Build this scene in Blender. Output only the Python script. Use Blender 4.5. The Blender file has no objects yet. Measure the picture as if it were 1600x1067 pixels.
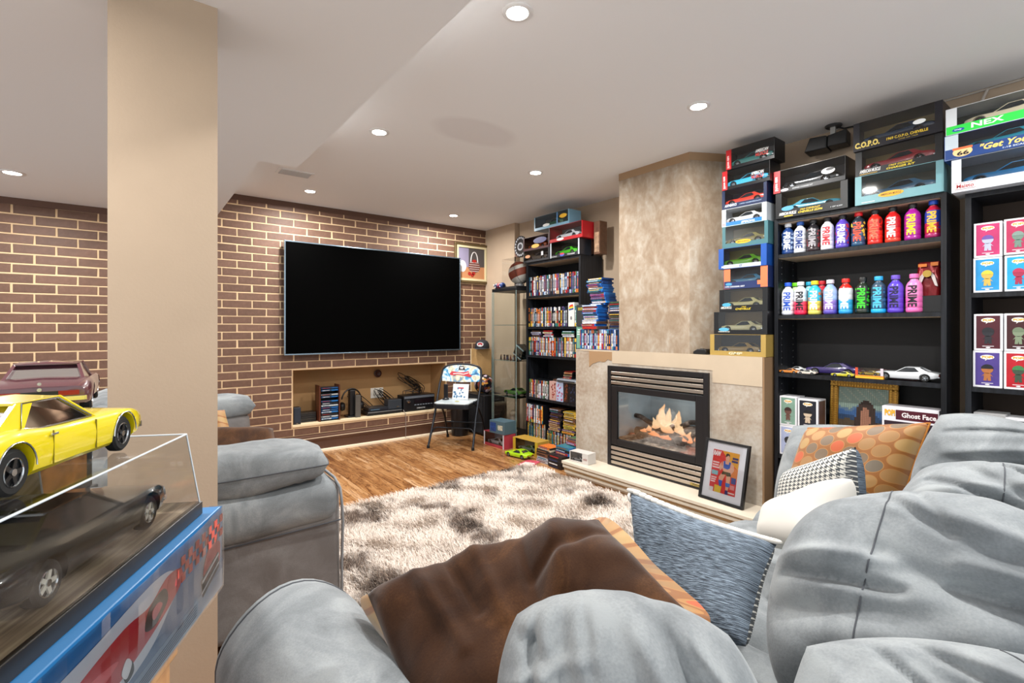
import bpy, bmesh, math, random
from mathutils import Vector, Matrix, noise
R = math.radians
PI = math.pi
C = bpy.context.scene.collection
sc = bpy.context.scene
rnd = random.Random(7)
# ------------------------------------------------------------------ camera, world, exposure
F, CXP, CYP, YAW, H = 770.7, 800.0, 513.7, R(37.74), 1.22
cam = bpy.data.cameras.new('camera'); camo = bpy.data.objects.new('camera', cam); C.objects.link(camo)
camo.location = (0, 0, H); camo.rotation_euler = (R(90), 0, -YAW)
cam.sensor_width = 36; cam.lens = F / 1600 * 36; cam.shift_y = -(533.5 - CYP) / 1600; cam.clip_start = 0.02
sc.camera = camo
w = bpy.data.worlds.new('world'); sc.world = w; w.use_nodes = True
w.node_tree.nodes['Background'].inputs[0].default_value = (0.93, 0.97, 1.0, 1)
w.node_tree.nodes['Background'].inputs[1].default_value = 1.55
sc.view_settings.view_transform = 'Standard'; sc.view_settings.look = 'None'; sc.view_settings.gamma = 1
sc.view_settings.exposure = -0.12
POT_W = 26.0
sc.cycles.transparent_max_bounces = 40
sc.cycles.max_bounces = 10

FW = (math.sin(YAW), math.cos(YAW)); RT = (math.cos(YAW), -math.sin(YAW))
def at(u, v, d):
    "point at photo column u, row v and forward distance d metres"
    t = (u - CXP) / F
    return Vector(((FW[0] + RT[0] * t) * d, (FW[1] + RT[1] * t) * d, H + (CYP - v) / F * d))
def yx(u, X):
    t = (u - CXP) / F
    return (FW[1] + RT[1] * t) * X / (FW[0] + RT[0] * t)
def zx(u, v, X):
    t = (u - CXP) / F
    return H + (CYP - v) / F * X / (FW[0] + RT[0] * t)
def xy(u, Y):
    t = (u - CXP) / F
    return (FW[0] + RT[0] * t) * Y / (FW[1] + RT[1] * t)
def zy(u, v, Y):
    t = (u - CXP) / F
    return H + (CYP - v) / F * Y / (FW[1] + RT[1] * t)

# ------------------------------------------------------------------ materials
def s2l(c):
    if isinstance(c, str):
        c = tuple(int(c[i:i + 2], 16) for i in (0, 2, 4))
    return tuple((x / 255 / 12.92) if x / 255 <= .04045 else ((x / 255 + .055) / 1.055) ** 2.4 for x in c) + (1,)
MC = {}
def mat(c, rough=.5, metal=0., spec=.5, emit=0., coat=0., bump=0., bscale=60., var=0., vscale=8., key=None, sheen=0., alpha=1.):
    k = key or (str(c), rough, metal, spec, emit, coat, bump, bscale, var, vscale, sheen, alpha)
    if k in MC: return MC[k]
    m = bpy.data.materials.new('paint'); m.use_nodes = True
    nt = m.node_tree; b = nt.nodes['Principled BSDF']; col = s2l(c)
    b.inputs['Base Color'].default_value = col; b.inputs['Roughness'].default_value = rough
    b.inputs['Metallic'].default_value = metal; b.inputs['Specular IOR Level'].default_value = spec
    b.inputs['Coat Weight'].default_value = coat
    b.inputs['Sheen Weight'].default_value = sheen
    if emit:
        b.inputs['Emission Color'].default_value = col; b.inputs['Emission Strength'].default_value = emit
    if bump or var:
        tc = nt.nodes.new('ShaderNodeTexCoord')
    if bump:
        n = nt.nodes.new('ShaderNodeTexNoise'); n.inputs['Scale'].default_value = bscale; n.inputs['Detail'].default_value = 4
        bp = nt.nodes.new('ShaderNodeBump'); bp.inputs['Strength'].default_value = bump; bp.inputs['Distance'].default_value = .01
        nt.links.new(tc.outputs['Object'], n.inputs['Vector']); nt.links.new(n.outputs[0], bp.inputs['Height']); nt.links.new(bp.outputs[0], b.inputs['Normal'])
    if var:
        n2 = nt.nodes.new('ShaderNodeTexNoise'); n2.inputs['Scale'].default_value = vscale; n2.inputs['Detail'].default_value = 5
        cr = nt.nodes.new('ShaderNodeValToRGB')
        cr.color_ramp.elements[0].position = .3; cr.color_ramp.elements[1].position = .7
        cr.color_ramp.elements[0].color = tuple(x * (1 - var) for x in col[:3]) + (1,)
        cr.color_ramp.elements[1].color = tuple(min(1, x * (1 + var)) for x in col[:3]) + (1,)
        nt.links.new(tc.outputs['Object'], n2.inputs['Vector']); nt.links.new(n2.outputs[0], cr.inputs[0]); nt.links.new(cr.outputs[0], b.inputs['Base Color'])
    MC[k] = m
    return m
class NT:
    "small node helper"
    def __init__(s, name, rough=.6):
        s.m = bpy.data.materials.new(name); s.m.use_nodes = True; s.t = s.m.node_tree
        s.b = s.t.nodes['Principled BSDF']; s.b.inputs['Roughness'].default_value = rough
    def n(s, t, **k):
        o = s.t.nodes.new('ShaderNode' + t)
        for a, v in k.items():
            if a[0] == '_': setattr(o, a[1:], v)
            else: o.inputs[a.replace('_', ' ')].default_value = v
        return o
    def l(s, a, b): s.t.links.new(a, b)
    def math(s, op, a, b=None, c=None):
        o = s.t.nodes.new('ShaderNodeMath'); o.operation = op
        for i, x in enumerate((a, b, c)):
            if x is None: continue
            if isinstance(x, (int, float)): o.inputs[i].default_value = x
            else: s.l(x, o.inputs[i])
        return o.outputs[0]
    def ramp(s, fac, els, interp='LINEAR'):
        o = s.t.nodes.new('ShaderNodeValToRGB'); r = o.color_ramp; r.interpolation = interp
        while len(r.elements) < len(els): r.elements.new(.5)
        for e, (p, c) in zip(r.elements, els): e.position = p; e.color = s2l(c)
        s.l(fac, o.inputs[0]); return o.outputs[0]
    def mix(s, f, a, b):
        o = s.t.nodes.new('ShaderNodeMix'); o.data_type = 'RGBA'
        for i, x in ((0, f), (6, a), (7, b)):
            if isinstance(x, (int, float)): o.inputs[i].default_value = x
            elif isinstance(x, (tuple, str)): o.inputs[i].default_value = s2l(x)
            else: s.l(x, o.inputs[i])
        return o.outputs[2]
    def bump(s, h, st=.3, d=.01):
        o = s.t.nodes.new('ShaderNodeBump'); o.inputs['Strength'].default_value = st; o.inputs['Distance'].default_value = d
        s.l(h, o.inputs['Height']); s.l(o.outputs[0], s.b.inputs['Normal'])
def glass_mat(tint=(1, 1, 1, 1), gl=.10, name='clear plastic', rough=.03):
    m = bpy.data.materials.new(name); m.use_nodes = True; nt = m.node_tree; nt.nodes.clear()
    o = nt.nodes.new('ShaderNodeOutputMaterial'); mx = nt.nodes.new('ShaderNodeMixShader'); mx.inputs[0].default_value = gl
    t = nt.nodes.new('ShaderNodeBsdfTransparent'); t.inputs[0].default_value = tint
    g = nt.nodes.new('ShaderNodeBsdfGlossy'); g.inputs['Roughness'].default_value = rough
    fr = nt.nodes.new('ShaderNodeFresnel'); fr.inputs[0].default_value = 1.45
    ad = nt.nodes.new('ShaderNodeMath'); ad.operation = 'ADD'; ad.inputs[1].default_value = gl
    nt.links.new(fr.outputs[0], ad.inputs[0]); nt.links.new(ad.outputs[0], mx.inputs[0])
    nt.links.new(t.outputs[0], mx.inputs[1]); nt.links.new(g.outputs[0], mx.inputs[2]); nt.links.new(mx.outputs[0], o.inputs[0])
    return m
GLASS = glass_mat((.93, .97, .96, 1), .03, 'cabinet glass')
FILM = glass_mat((.96, .97, .98, 1), .03, 'window film', .04)
ACRYL = glass_mat((.97, .98, .98, 1), .02, 'acrylic', .06)
EDGE = mat('cfd8dc', .15, 0, .6)
BLACK = mat('0c0d10', .45); BLACKG = mat('08080a', .15, coat=.5); CHROME = mat('c8ccd0', .18, 1); WHITE = mat('eeeeee', .5)
RUBBER = mat('101010', .8)

# ------------------------------------------------------------------ mesh tools
class MB:
    def __init__(s): s.v = []; s.f = []; s.m = []; s.uv = None
    def quad(s, a, b, c, d, m=0):
        n = len(s.v); s.v += [tuple(a), tuple(b), tuple(c), tuple(d)]; s.f.append((n, n + 1, n + 2, n + 3)); s.m.append(m); return s
    def poly(s, pts, m=0):
        n = len(s.v); s.v += [tuple(p) for p in pts]; s.f.append(tuple(range(n, n + len(pts)))); s.m.append(m); return s
    def box(s, x0, x1, y0, y1, z0, z1, m=0):
        n = len(s.v)
        s.v += [(x, y, z) for z in (z0, z1) for (x, y) in ((x0, y0), (x1, y0), (x1, y1), (x0, y1))]
        for q in ((0, 3, 2, 1), (4, 5, 6, 7), (0, 1, 5, 4), (1, 2, 6, 5), (2, 3, 7, 6), (3, 0, 4, 7)):
            s.f.append(tuple(n + i for i in q)); s.m.append(m)
        return s
    def prism(s, pts, z0, z1, m=0, axis='z'):
        "extrude polygon pts; axis y: pts are (x,z) and depth is y"
        n = len(s.v); k = len(pts)
        if axis == 'z': s.v += [(p[0], p[1], z0) for p in pts] + [(p[0], p[1], z1) for p in pts]
        elif axis == 'y': s.v += [(p[0], z0, p[1]) for p in pts] + [(p[0], z1, p[1]) for p in pts]
        else: s.v += [(z0, p[0], p[1]) for p in pts] + [(z1, p[0], p[1]) for p in pts]
        s.f.append(tuple(n + i for i in range(k))[::-1]); s.f.append(tuple(n + k + i for i in range(k)))
        for i in range(k): s.f.append((n + i, n + (i + 1) % k, n + k + (i + 1) % k, n + k + i))
        s.m += [m] * (k + 2); return s
    def disc(s, cx, cz, rx, rz, y0, y1, m=0, n=20): 
        return s.prism([(cx + rx * math.cos(2 * PI * i / n), cz + rz * math.sin(2 * PI * i / n)) for i in range(n)], y0, y1, m, 'y')
    def lathe(s, prof, cx=0, cy=0, z=0, n=20, mf=None, axis='z', caps=True):
        b = len(s.v); k = len(prof)
        for (r, h) in prof:
            for i in range(n):
                a = 2 * PI * i / n; p = (r * math.cos(a), r * math.sin(a))
                if axis == 'z': s.v.append((cx + p[0], cy + p[1], z + h))
                elif axis == 'y': s.v.append((cx + p[0], cy + h, z + p[1]))
                else: s.v.append((cx + h, cy + p[0], z + p[1]))
        for j in range(k - 1):
            for i in range(n):
                s.f.append((b + j * n + i, b + j * n + (i + 1) % n, b + (j + 1) * n + (i + 1) % n, b + (j + 1) * n + i)); s.m.append(mf(j) if mf else 0)
        if caps and prof[0][0] > 1e-5: s.f.append(tuple(b + i for i in range(n))[::-1]); s.m.append(mf(0) if mf else 0)
        if caps and prof[-1][0] > 1e-5: s.f.append(tuple(b + (k - 1) * n + i for i in range(n))); s.m.append(mf(k - 2) if mf else 0)
        return s
    def tube(s, pts, r, n=8, m=0, closed=False):
        pts = [Vector(p) for p in pts]; b = len(s.v); k = len(pts); up = None
        for i, p in enumerate(pts):
            if closed: d = pts[(i + 1) % k] - pts[i - 1]
            else: d = pts[min(i + 1, k - 1)] - pts[max(i - 1, 0)]
            d.normalize()
            if up is None: up = Vector((0, 0, 1)) if abs(d.z) < .9 else Vector((1, 0, 0))
            a = d.cross(up); 
            if a.length < 1e-4: a = d.orthogonal()
            a.normalize(); up = a.cross(d)
            rr = r[i] if isinstance(r, (list, tuple)) else r
            for j in range(n):
                t = 2 * PI * j / n; q = p + a * (rr * math.cos(t)) + up * (rr * math.sin(t)); s.v.append(tuple(q))
        rng = k if closed else k - 1
        for i in range(rng):
            i2 = (i + 1) % k
            for j in range(n):
                s.f.append((b + i * n + j, b + i * n + (j + 1) % n, b + i2 * n + (j + 1) % n, b + i2 * n + j)); s.m.append(m)
        if not closed:
            s.f.append(tuple(b + j for j in range(n))[::-1]); s.f.append(tuple(b + (k - 1) * n + j for j in range(n))); s.m += [m, m]
        return s
    def ball(s, c, r, m=0, n=14, k=8, sq=(1, 1, 1)):
        b = len(s.v)
        for i in range(k + 1):
            ph = PI * i / k - PI / 2
            for j in range(n):
                a = 2 * PI * j / n
                s.v.append((c[0] + r * sq[0] * math.cos(ph) * math.cos(a), c[1] + r * sq[1] * math.cos(ph) * math.sin(a), c[2] + r * sq[2] * math.sin(ph)))
        for i in range(k):
            for j in range(n):
                s.f.append((b + i * n + j, b + i * n + (j + 1) % n, b + (i + 1) * n + (j + 1) % n, b + (i + 1) * n + j)); s.m.append(m)
        return s
    def mesh(s, name, mats=()):
        me = bpy.data.meshes.new(name); me.from_pydata(s.v, [], s.f)
        for m in (mats if isinstance(mats, (list, tuple)) else [mats]): me.materials.append(m)
        me.polygons.foreach_set('material_index', s.m)
        if s.uv:
            l = me.uv_layers.new(name='UVMap')
            for lp in me.loops: l.data[lp.index].uv = s.uv[lp.vertex_index]
        me.update(); return me
def link(name, me, parent=None, loc=None, rz=None):
    o = bpy.data.objects.new(name, me); C.objects.link(o)
    if parent: o.parent = parent
    if loc is not None: o.location = loc
    if rz is not None: o.rotation_euler = (0, 0, rz)
    return o
def smooth(me, ang=40):
    me.polygons.foreach_set('use_smooth', [True] * len(me.polygons))
    try: me.set_sharp_from_angle(angle=R(ang))
    except Exception: pass
def obj(name, mb, mats, parent=None, bev=0, sm=0, seg=2, loc=None, rz=None, weld=False):
    me = mb.mesh(name, mats)
    if weld:
        b = bmesh.new(); b.from_mesh(me); bmesh.ops.remove_doubles(b, verts=b.verts, dist=1e-5); b.to_mesh(me); b.free()
    if sm: smooth(me, sm)
    o = link(name, me, parent, loc, rz)
    if bev:
        m = o.modifiers.new('bevel', 'BEVEL'); m.width = bev; m.segments = seg; m.limit_method = 'ANGLE'
    return o
def tag(o, label, cat, group=None):
    o['label'] = label; o['category'] = cat
    if group: o['group'] = group
    return o
def thing(name, label, cat, loc=(0, 0, 0), rz=0, group=None):
    o = bpy.data.objects.new(name, None); C.objects.link(o); o.location = loc; o.rotation_euler = (0, 0, rz); o.empty_display_size = .05
    return tag(o, label, cat, group)
def struct(o): o['kind'] = 'structure'; return o
def copy_tree(o, parent=None):
    c = o.copy(); C.objects.link(c)
    if parent: c.parent = parent
    for ch in list(o.children): copy_tree(ch, c)
    return c
# ---- text
TC = {}
def text_mesh(s, bold=0., shear=0.):
    k = (s, bold, shear)
    if k in TC: return TC[k]
    cu = bpy.data.curves.new('lettering', 'FONT'); cu.body = s; cu.offset = bold; cu.shear = shear; cu.resolution_u = 2
    o = bpy.data.objects.new('lettering', cu)
    me = o.to_mesh(); v = [tuple(p.co) for p in me.vertices]; f = [tuple(p.vertices) for p in me.polygons]
    o.to_mesh_clear(); bpy.data.objects.remove(o)
    xs = [p[0] for p in v] or [0, 1]; ys = [p[1] for p in v] or [0, 1]
    x0, x1, y0, y1 = min(xs), max(xs), min(ys), max(ys)
    v = [((p[0] - x0) / max(x1 - x0, 1e-6), (p[1] - y0) / max(y1 - y0, 1e-6)) for p in v]
    TC[k] = (v, f); return TC[k]
def tx(mb, s, x0, x1, z0, z1, y=-.0006, m=0, bold=.02, shear=0., rot=False, slope=0., flip=False):
    "lettering on the local front plane (x right, z up); rot: reads downwards"
    v, f = text_mesh(s, bold, shear); n = len(mb.v)
    for (a, b) in v:
        if rot: x = x0 + (x1 - x0) * b; z = z1 - (z1 - z0) * a
        else: x = x0 + (x1 - x0) * a; z = z0 + (z1 - z0) * b
        z += slope * (x - x0)
        mb.v.append((x, y, z))
    for q in f: mb.f.append(tuple(n + i for i in q)); mb.m.append(m)
    return mb
# ================================================================== SETTING
YB, XW, XW2, ZC, ZL = 5.06, 3.43, 3.57, 2.44, 2.175      # brick wall, right wall near / far, ceiling, low ceiling
TAN = mat('b4a08a', .8, spec=.25, var=.05, vscale=3, bump=.05, bscale=120)
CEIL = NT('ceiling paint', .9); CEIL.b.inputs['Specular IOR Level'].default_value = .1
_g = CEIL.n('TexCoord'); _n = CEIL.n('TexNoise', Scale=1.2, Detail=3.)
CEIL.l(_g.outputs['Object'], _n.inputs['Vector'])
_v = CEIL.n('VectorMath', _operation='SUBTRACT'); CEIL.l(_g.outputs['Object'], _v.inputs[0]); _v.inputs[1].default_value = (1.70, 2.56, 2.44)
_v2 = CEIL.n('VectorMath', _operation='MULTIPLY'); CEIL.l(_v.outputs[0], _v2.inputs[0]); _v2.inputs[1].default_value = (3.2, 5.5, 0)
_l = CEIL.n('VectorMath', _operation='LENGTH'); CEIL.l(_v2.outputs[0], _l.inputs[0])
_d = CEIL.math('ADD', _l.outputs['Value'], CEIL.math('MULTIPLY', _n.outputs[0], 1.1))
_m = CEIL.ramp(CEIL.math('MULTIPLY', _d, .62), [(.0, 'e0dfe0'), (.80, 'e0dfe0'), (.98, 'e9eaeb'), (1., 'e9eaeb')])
CEIL.l(_m, CEIL.b.inputs['Base Color']); CEILM = CEIL.m

def wallbox(name, x0, x1, y0, y1, z0, z1, m):
    return struct(obj(name, MB().box(x0, x1, y0, y1, z0, z1), m))
# ceiling: high part and the two low parts (bulkheads)
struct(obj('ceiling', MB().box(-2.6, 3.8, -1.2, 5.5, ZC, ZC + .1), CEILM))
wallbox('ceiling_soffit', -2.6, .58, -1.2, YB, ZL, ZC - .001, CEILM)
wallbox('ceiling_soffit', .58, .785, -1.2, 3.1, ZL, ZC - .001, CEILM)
# walls
struct(obj('wall_right', MB().prism([(XW, -1.2), (3.9, -1.2), (3.9, 5.5), (3.50, 5.5), (3.50, 4.47), (XW2, 4.47), (XW2, 2.3), (XW, 2.3)], 0, ZC), TAN))
wallbox('wall_pillar', -.048, .206, 1.70, 1.95, 0, ZL, TAN)
MORTAR = mat('ddc099', .8, bump=.15, bscale=90, var=.10, vscale=6)
BRICK = NT('painted brick', .55)
_tc = BRICK.n('TexCoord'); _oi = BRICK.n('ObjectInfo'); _n = BRICK.n('TexNoise', Scale=30., Detail=5.)
BRICK.l(_tc.outputs['Object'], _n.inputs['Vector'])
_a = BRICK.math('ADD', BRICK.math('MULTIPLY', _oi.outputs['Random'], .35), BRICK.math('MULTIPLY', _n.outputs[0], .6))
BRICK.l(BRICK.ramp(_a, [(.2, '5c4132'), (.5, '6d4f3f'), (.8, '7c5b4a')]), BRICK.b.inputs['Base Color']); BRICK.bump(_n.outputs[0], .25)
BROWN = mat('5a3d2e', .55, var=.08, vscale=5, bump=.1, bscale=60)
NX0, NX1, NZ0, NZ1, NYB = 1.241, 2.931, .28, .82, 5.42        # niche
wb = MB()
wb.box(-2.5, NX0, YB, YB + .45, 0, ZC); wb.box(NX1, 3.5, YB, YB + .45, 0, ZC)
wb.box(NX0, NX1, YB, YB + .45, 0, NZ0); wb.box(NX0, NX1, YB, YB + .45, NZ1, ZC)
wall_brick = struct(obj('wall_back', wb, MORTAR))
NICHE = mat('b08a5c', .8, var=.08, vscale=4)
struct(obj('trim_1', MB().box(NX0, NX1, NYB, YB + .45, NZ0, NZ1).box(NX0, NX0 + .004, YB + .004, NYB, NZ0, NZ1).box(NX1 - .004, NX1, YB + .004, NYB, NZ0, NZ1).box(NX0, NX1, YB + .004, NYB, NZ1 - .004, NZ1).box(NX0, NX1, YB + .01, NYB, NZ0, NZ0 + .003), NICHE))
struct(obj('trim_2', MB().box(NX0 - .004, NX1 + .004, YB - .012, YB + .09, NZ0 - .012, NZ0 + .008), mat('ecd9b4', .6)))
# bricks
def hidden_brick(x, z):
    v = (x * FW[0] + YB * FW[1]); u = CXP + F * (x * RT[0] + YB * RT[1]) / v; vv = CYP - F * (z - H) / v
    return u < -25 or 176 < u < 332 or (452 < u < 712 and 392 < vv < 540) or (u < 400 and vv > 640) or (u < 170 and vv > 655) or (u > 690 and vv > 640)
bricks = []; PITCH = .0722; BW = .2415
for k in range(31):
    z1 = 2.347 - k * PITCH + PITCH; 
    if k == 0: z1 = 2.347 + .045
    z0 = 2.347 - k * PITCH if k else 2.347
    if z0 < .17: break
    off = 0.767 if k % 2 == 0 else .767 + BW * .5
    if k in (0, 1): pass
    i0 = -14
    for i in range(i0, 13):
        a = off + i * BW; b = a + BW
        j = random.Random(k * 50 + i)
        g = .0045 + j.random() * .002
        a2, b2, c2, d2 = a + g, b - g, z0 + .005, z1 - (.005 if k else 0)
        if z0 >= ZL - .05:
            if b2 < .62: continue
            a2 = max(a2, .585)
        a2 = max(a2, -2.49); b2 = min(b2, 3.495)
        if b2 - a2 < .03: continue
        zz = (c2 + d2) / 2
        if NZ0 - .03 < zz < NZ1 + .012:
            if a2 < NX0 < b2: b2 = NX0 - .012
            elif a2 < NX1 < b2: a2 = NX1 + .012
            elif NX0 < a2 < NX1: continue
            if b2 - a2 < .03: continue
        bricks.append((a2, b2, c2, d2))
vis = [b for b in bricks if not hidden_brick((b[0] + b[1]) / 2, (b[2] + b[3]) / 2)]
hid = [b for b in bricks if hidden_brick((b[0] + b[1]) / 2, (b[2] + b[3]) / 2)]
vis.sort(key=lambda b: -(b[1] - b[0]) / (((b[0] + b[1]) / 2) ** 2 + 25)); hid += vis[300:]; vis = vis[:300]
BM = {}
for (a, b, c, d) in vis:
    k = (round(b - a, 3), round(d - c, 3), rnd.randrange(3))
    if k not in BM:
        wv = [((rnd.random() - .5) * .004) for _ in range(8)]; W2, H2 = (b - a) / 2, (d - c) / 2
        m = MB(); t = .0035
        out = [(-W2 + wv[0], -H2 + wv[1]), (W2 + wv[2], -H2 + wv[3]), (W2 + wv[4], H2 + wv[5]), (-W2 + wv[6], H2 + wv[7])]
        inn = [(x * .985, z * .93) for x, z in out]
        m.poly([(x, -t, z) for x, z in inn])
        for i in range(4):
            p, q = out[i], out[(i + 1) % 4]; r_, s_ = inn[(i + 1) % 4], inn[i]
            m.quad((p[0], 0, p[1]), (q[0], 0, q[1]), (r_[0], -t, r_[1]), (s_[0], -t, s_[1]))
        BM[k] = m.mesh('brick', BRICK.m)
    link('brick', BM[k], wall_brick, ((a + b) / 2, YB, (c + d) / 2))
hb = MB()
for (a, b, c, d) in hid: hb.box(a, b, YB - .0035, YB + .002, c, d)
o = obj('brickwork', hb, BRICK.m, wall_brick); o['kind'] = 'stuff'
struct(obj('trim_3', MB().box(.58, 3.5, YB - .0036, YB + .01, 2.388, ZC), BROWN))
struct(obj('trim_4', MB().box(-2.5, .58, YB - .0036, YB + .01, 2.07 + .055, ZL), BROWN))
struct(obj('trim_5', MB().box(-2.5, 3.5, YB - .0036, YB + .01, .165, .1805), BROWN))
struct(obj('baseboard_back', MB().prism([(YB, 0), (YB - .014, 0), (YB - .014, .10), (YB - .018, .105), (YB - .03, .125), (YB - .03, .14), (YB - .022, .148), (YB - .022, .16), (YB - .006, .168), (YB, .168)], -2.5, 3.5, 0, 'x'), BROWN))
struct(obj('trim_6', MB().prism([(YB - .014, 0), (YB - .034, 0), (YB - .032, .018), (YB - .014, .026)], -2.5, 3.5, 0, 'x'), mat('ead9bd', .5)))
struct(obj('trim_7', MB().box(-2.5, 3.5, YB - .033, YB - .02, .140, .1455), mat('d9c4a6', .5)))
# floor
FL = NT('laminate', .28); FL.b.inputs['Specular IOR Level'].default_value = .35
_tc = FL.n('TexCoord'); _mp = FL.n('Mapping'); _mp.inputs['Scale'].default_value = (9, 1.1, 1); _oi = FL.n('ObjectInfo')
_cx = FL.n('VectorMath', _operation='ADD'); FL.l(_tc.outputs['Object'], _cx.inputs[0])
_cb = FL.n('CombineXYZ'); FL.l(FL.math('MULTIPLY', _oi.outputs['Random'], 37.), _cb.inputs[0]); FL.l(FL.math('MULTIPLY', _oi.outputs['Random'], 91.), _cb.inputs[1]); FL.l(_cb.outputs[0], _cx.inputs[1])
FL.l(_cx.outputs[0], _mp.inputs[0])
_n = FL.n('TexNoise', Scale=1.6, Detail=7., Roughness=.6, Distortion=1.2); FL.l(_mp.outputs[0], _n.inputs['Vector'])
_n2 = FL.n('TexNoise', Scale=3.5, Detail=3., Distortion=2.); FL.l(_mp.outputs[0], _n2.inputs['Vector'])
_n3 = FL.n('TexNoise', Scale=14., Detail=3.); FL.l(_mp.outputs[0], _n3.inputs['Vector'])
_a = FL.math('ADD', FL.math('MULTIPLY', _n.outputs[0], .85), FL.math('MULTIPLY', _oi.outputs['Random'], .16))
_c = FL.ramp(_a, [(.30, '6f4628'), (.45, '9a6a3e'), (.56, 'b28456'), (.68, 'caa27a'), (.8, 'dabd9a')])
_k = FL.ramp(_n2.outputs[0], [(.53, 'ffffff'), (.56, '8a6448'), (.585, '8a6448'), (.61, 'ffffff')])
_mm = FL.n('Mix', _data_type='RGBA', _blend_type='MULTIPLY'); _mm.inputs[0].default_value = .85
FL.l(_c, _mm.inputs[6]); FL.l(_k, _mm.inputs[7])
FL.l(FL.mix(FL.math('MULTIPLY', FL.math('SUBTRACT', _n3.outputs[0], .4), .5), _mm.outputs[2], '7a4a28'), FL.b.inputs['Base Color'])
FL.bump(_n3.outputs[0], .06)
floor = struct(obj('floor', MB().box(-2.6, 3.8, -1.2, 5.5, -.1, -.004), mat('5d3820', .5)))
fr = MB(); PW = .118; pm = {}
xs = -2.5; row = 0
while xs < 3.5:
    y = -1.2 - (row * .43) % 1.2
    while y < 5.05:
        y1 = min(y + 1.2, 5.05); y0 = max(y, -1.2)
        if y1 - y0 > .02:
            if xs > .45 and xs < 3.2 and y1 > 2.2:
                k = round(y1 - y0, 3)
                if k not in pm:
                    L2 = k / 2; g = .0007; h = PW / 2 - g; m = MB(); e = .0012
                    m.quad((-h + e, -L2 + e, 0), (h - e, -L2 + e, 0), (h - e, L2 - e, 0), (-h + e, L2 - e, 0))
                    for p, q in (((-h, -L2), (h, -L2)), ((h, -L2), (h, L2)), ((h, L2), (-h, L2)), ((-h, L2), (-h, -L2))):
                        m.quad((p[0], p[1], -.004), (q[0], q[1], -.004), (q[0] - math.copysign(e, q[0]), q[1] - math.copysign(e, q[1]), 0), (p[0] - math.copysign(e, p[0]), p[1] - math.copysign(e, p[1]), 0))
                    pm[k] = m.mesh('plank', FL.m)
                link('plank', pm[k], floor, (xs + PW / 2, (y0 + y1) / 2, 0))
            else: fr.box(xs + .0007, xs + PW - .0007, y0, y1 - .001, -.004, 0)
        y += 1.2
    xs += PW; row += 1
o = obj('floorboards', fr, FL.m, floor); o['kind'] = 'stuff'
# chimney breast + surround (plaster)
PL = NT('rubbed plaster', .75); PL.b.inputs['Specular IOR Level'].default_value = .25
_tc = PL.n('TexCoord'); _mp = PL.n('Mapping'); _mp.inputs['Scale'].default_value = (1, 1, .7); PL.l(_tc.outputs['Object'], _mp.inputs[0])
_n = PL.n('TexNoise', Scale=9., Detail=8., Roughness=.65, Distortion=.6); PL.l(_mp.outputs[0], _n.inputs['Vector'])
_n2 = PL.n('TexNoise', Scale=30., Detail=5.); PL.l(_mp.outputs[0], _n2.inputs['Vector'])
_a = PL.math('ADD', PL.math('MULTIPLY', _n.outputs[0], .75), PL.math('MULTIPLY', _n2.outputs[0], .3))
PL.l(PL.ramp(_a, [(.34, '8c7864'), (.47, '978571'), (.56, 'a29381'), (.68, 'b0a698')]), PL.b.inputs['Base Color']); PL.bump(_n2.outputs[0], .15)
PL2 = NT('pale plaster', .75); PL2.b.inputs['Specular IOR Level'].default_value = .25
_tc = PL2.n('TexCoord'); _n = PL2.n('TexNoise', Scale=4., Detail=8., Roughness=.65, Distortion=.4); PL2.l(_tc.outputs['Object'], _n.inputs['Vector'])
_n2 = PL2.n('TexNoise', Scale=40., Detail=4.); PL2.l(_tc.outputs['Object'], _n2.inputs['Vector'])
_a = PL2.math('ADD', PL2.math('MULTIPLY', _n.outputs[0], .75), PL2.math('MULTIPLY', _n2.outputs[0], .3))
PL2.l(PL2.ramp(_a, [(.40, '9b8a79'), (.52, 'ab9f90'), (.66, 'bbb4aa')]), PL2.b.inputs['Base Color']); PL2.bump(_n2.outputs[0], .12)
struct(obj('wall_chimney', MB().prism([(3.05, 2.56), (3.05, 1.94), (XW, 1.735), (XW2, 1.735), (XW2, 2.56)], 1.045, ZC), PL.m))
struct(obj('trim_8', MB().prism([(3.048, 2.562), (3.048, 1.939), (XW, 1.732), (XW2, 1.732), (XW2, 2.562)], 2.385, ZC), mat('9c7f60', .8)))
SY0, SY1, FY0, FY1, FZ1 = 1.445, 3.036, 1.79, 2.66, .925
sur = MB().box(3.05, XW - .002, SY0, FY0, 0, 1.045).box(3.05, XW - .002, FY1, SY1, 0, 1.045).box(3.05, XW - .002, FY0, FY1, FZ1, 1.045).box(3.42, XW, FY0, FY1, 0, FZ1)
struct(obj('wall_fireplace', sur, PL2.m))
CREAM = mat('bcab94', .7, var=.04)
struct(obj('trim_9', MB().box(3.0475, 3.06, SY0 - .001, 2.63, .945, 1.0465).box(3.0475, 3.06, SY0 - .001, FY0 - .02, .865, .945).box(3.0475, 3.06, 2.63, 2.98, 1.035, 1.0465), CREAM))
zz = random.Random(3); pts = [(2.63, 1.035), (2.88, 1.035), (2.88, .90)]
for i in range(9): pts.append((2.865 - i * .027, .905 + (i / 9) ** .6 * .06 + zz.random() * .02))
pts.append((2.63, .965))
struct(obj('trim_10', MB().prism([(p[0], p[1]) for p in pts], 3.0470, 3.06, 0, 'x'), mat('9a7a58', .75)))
struct(obj('fireplace_side', MB().box(3.05, XW, SY0 - .012, SY0, 0, 1.045), mat('8f7152', .8)))  # full-height right side of the fireplace surround, browner than its front
HM = mat('cfc4b2', .45, var=.05, vscale=6); HB = mat('a98658', .5, var=.1)
hearth = thing('hearth', 'stepped cream and brown moulded hearth ledge in front of the fireplace', 'hearth')
HY0, HY1 = 1.30, 2.97
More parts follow.
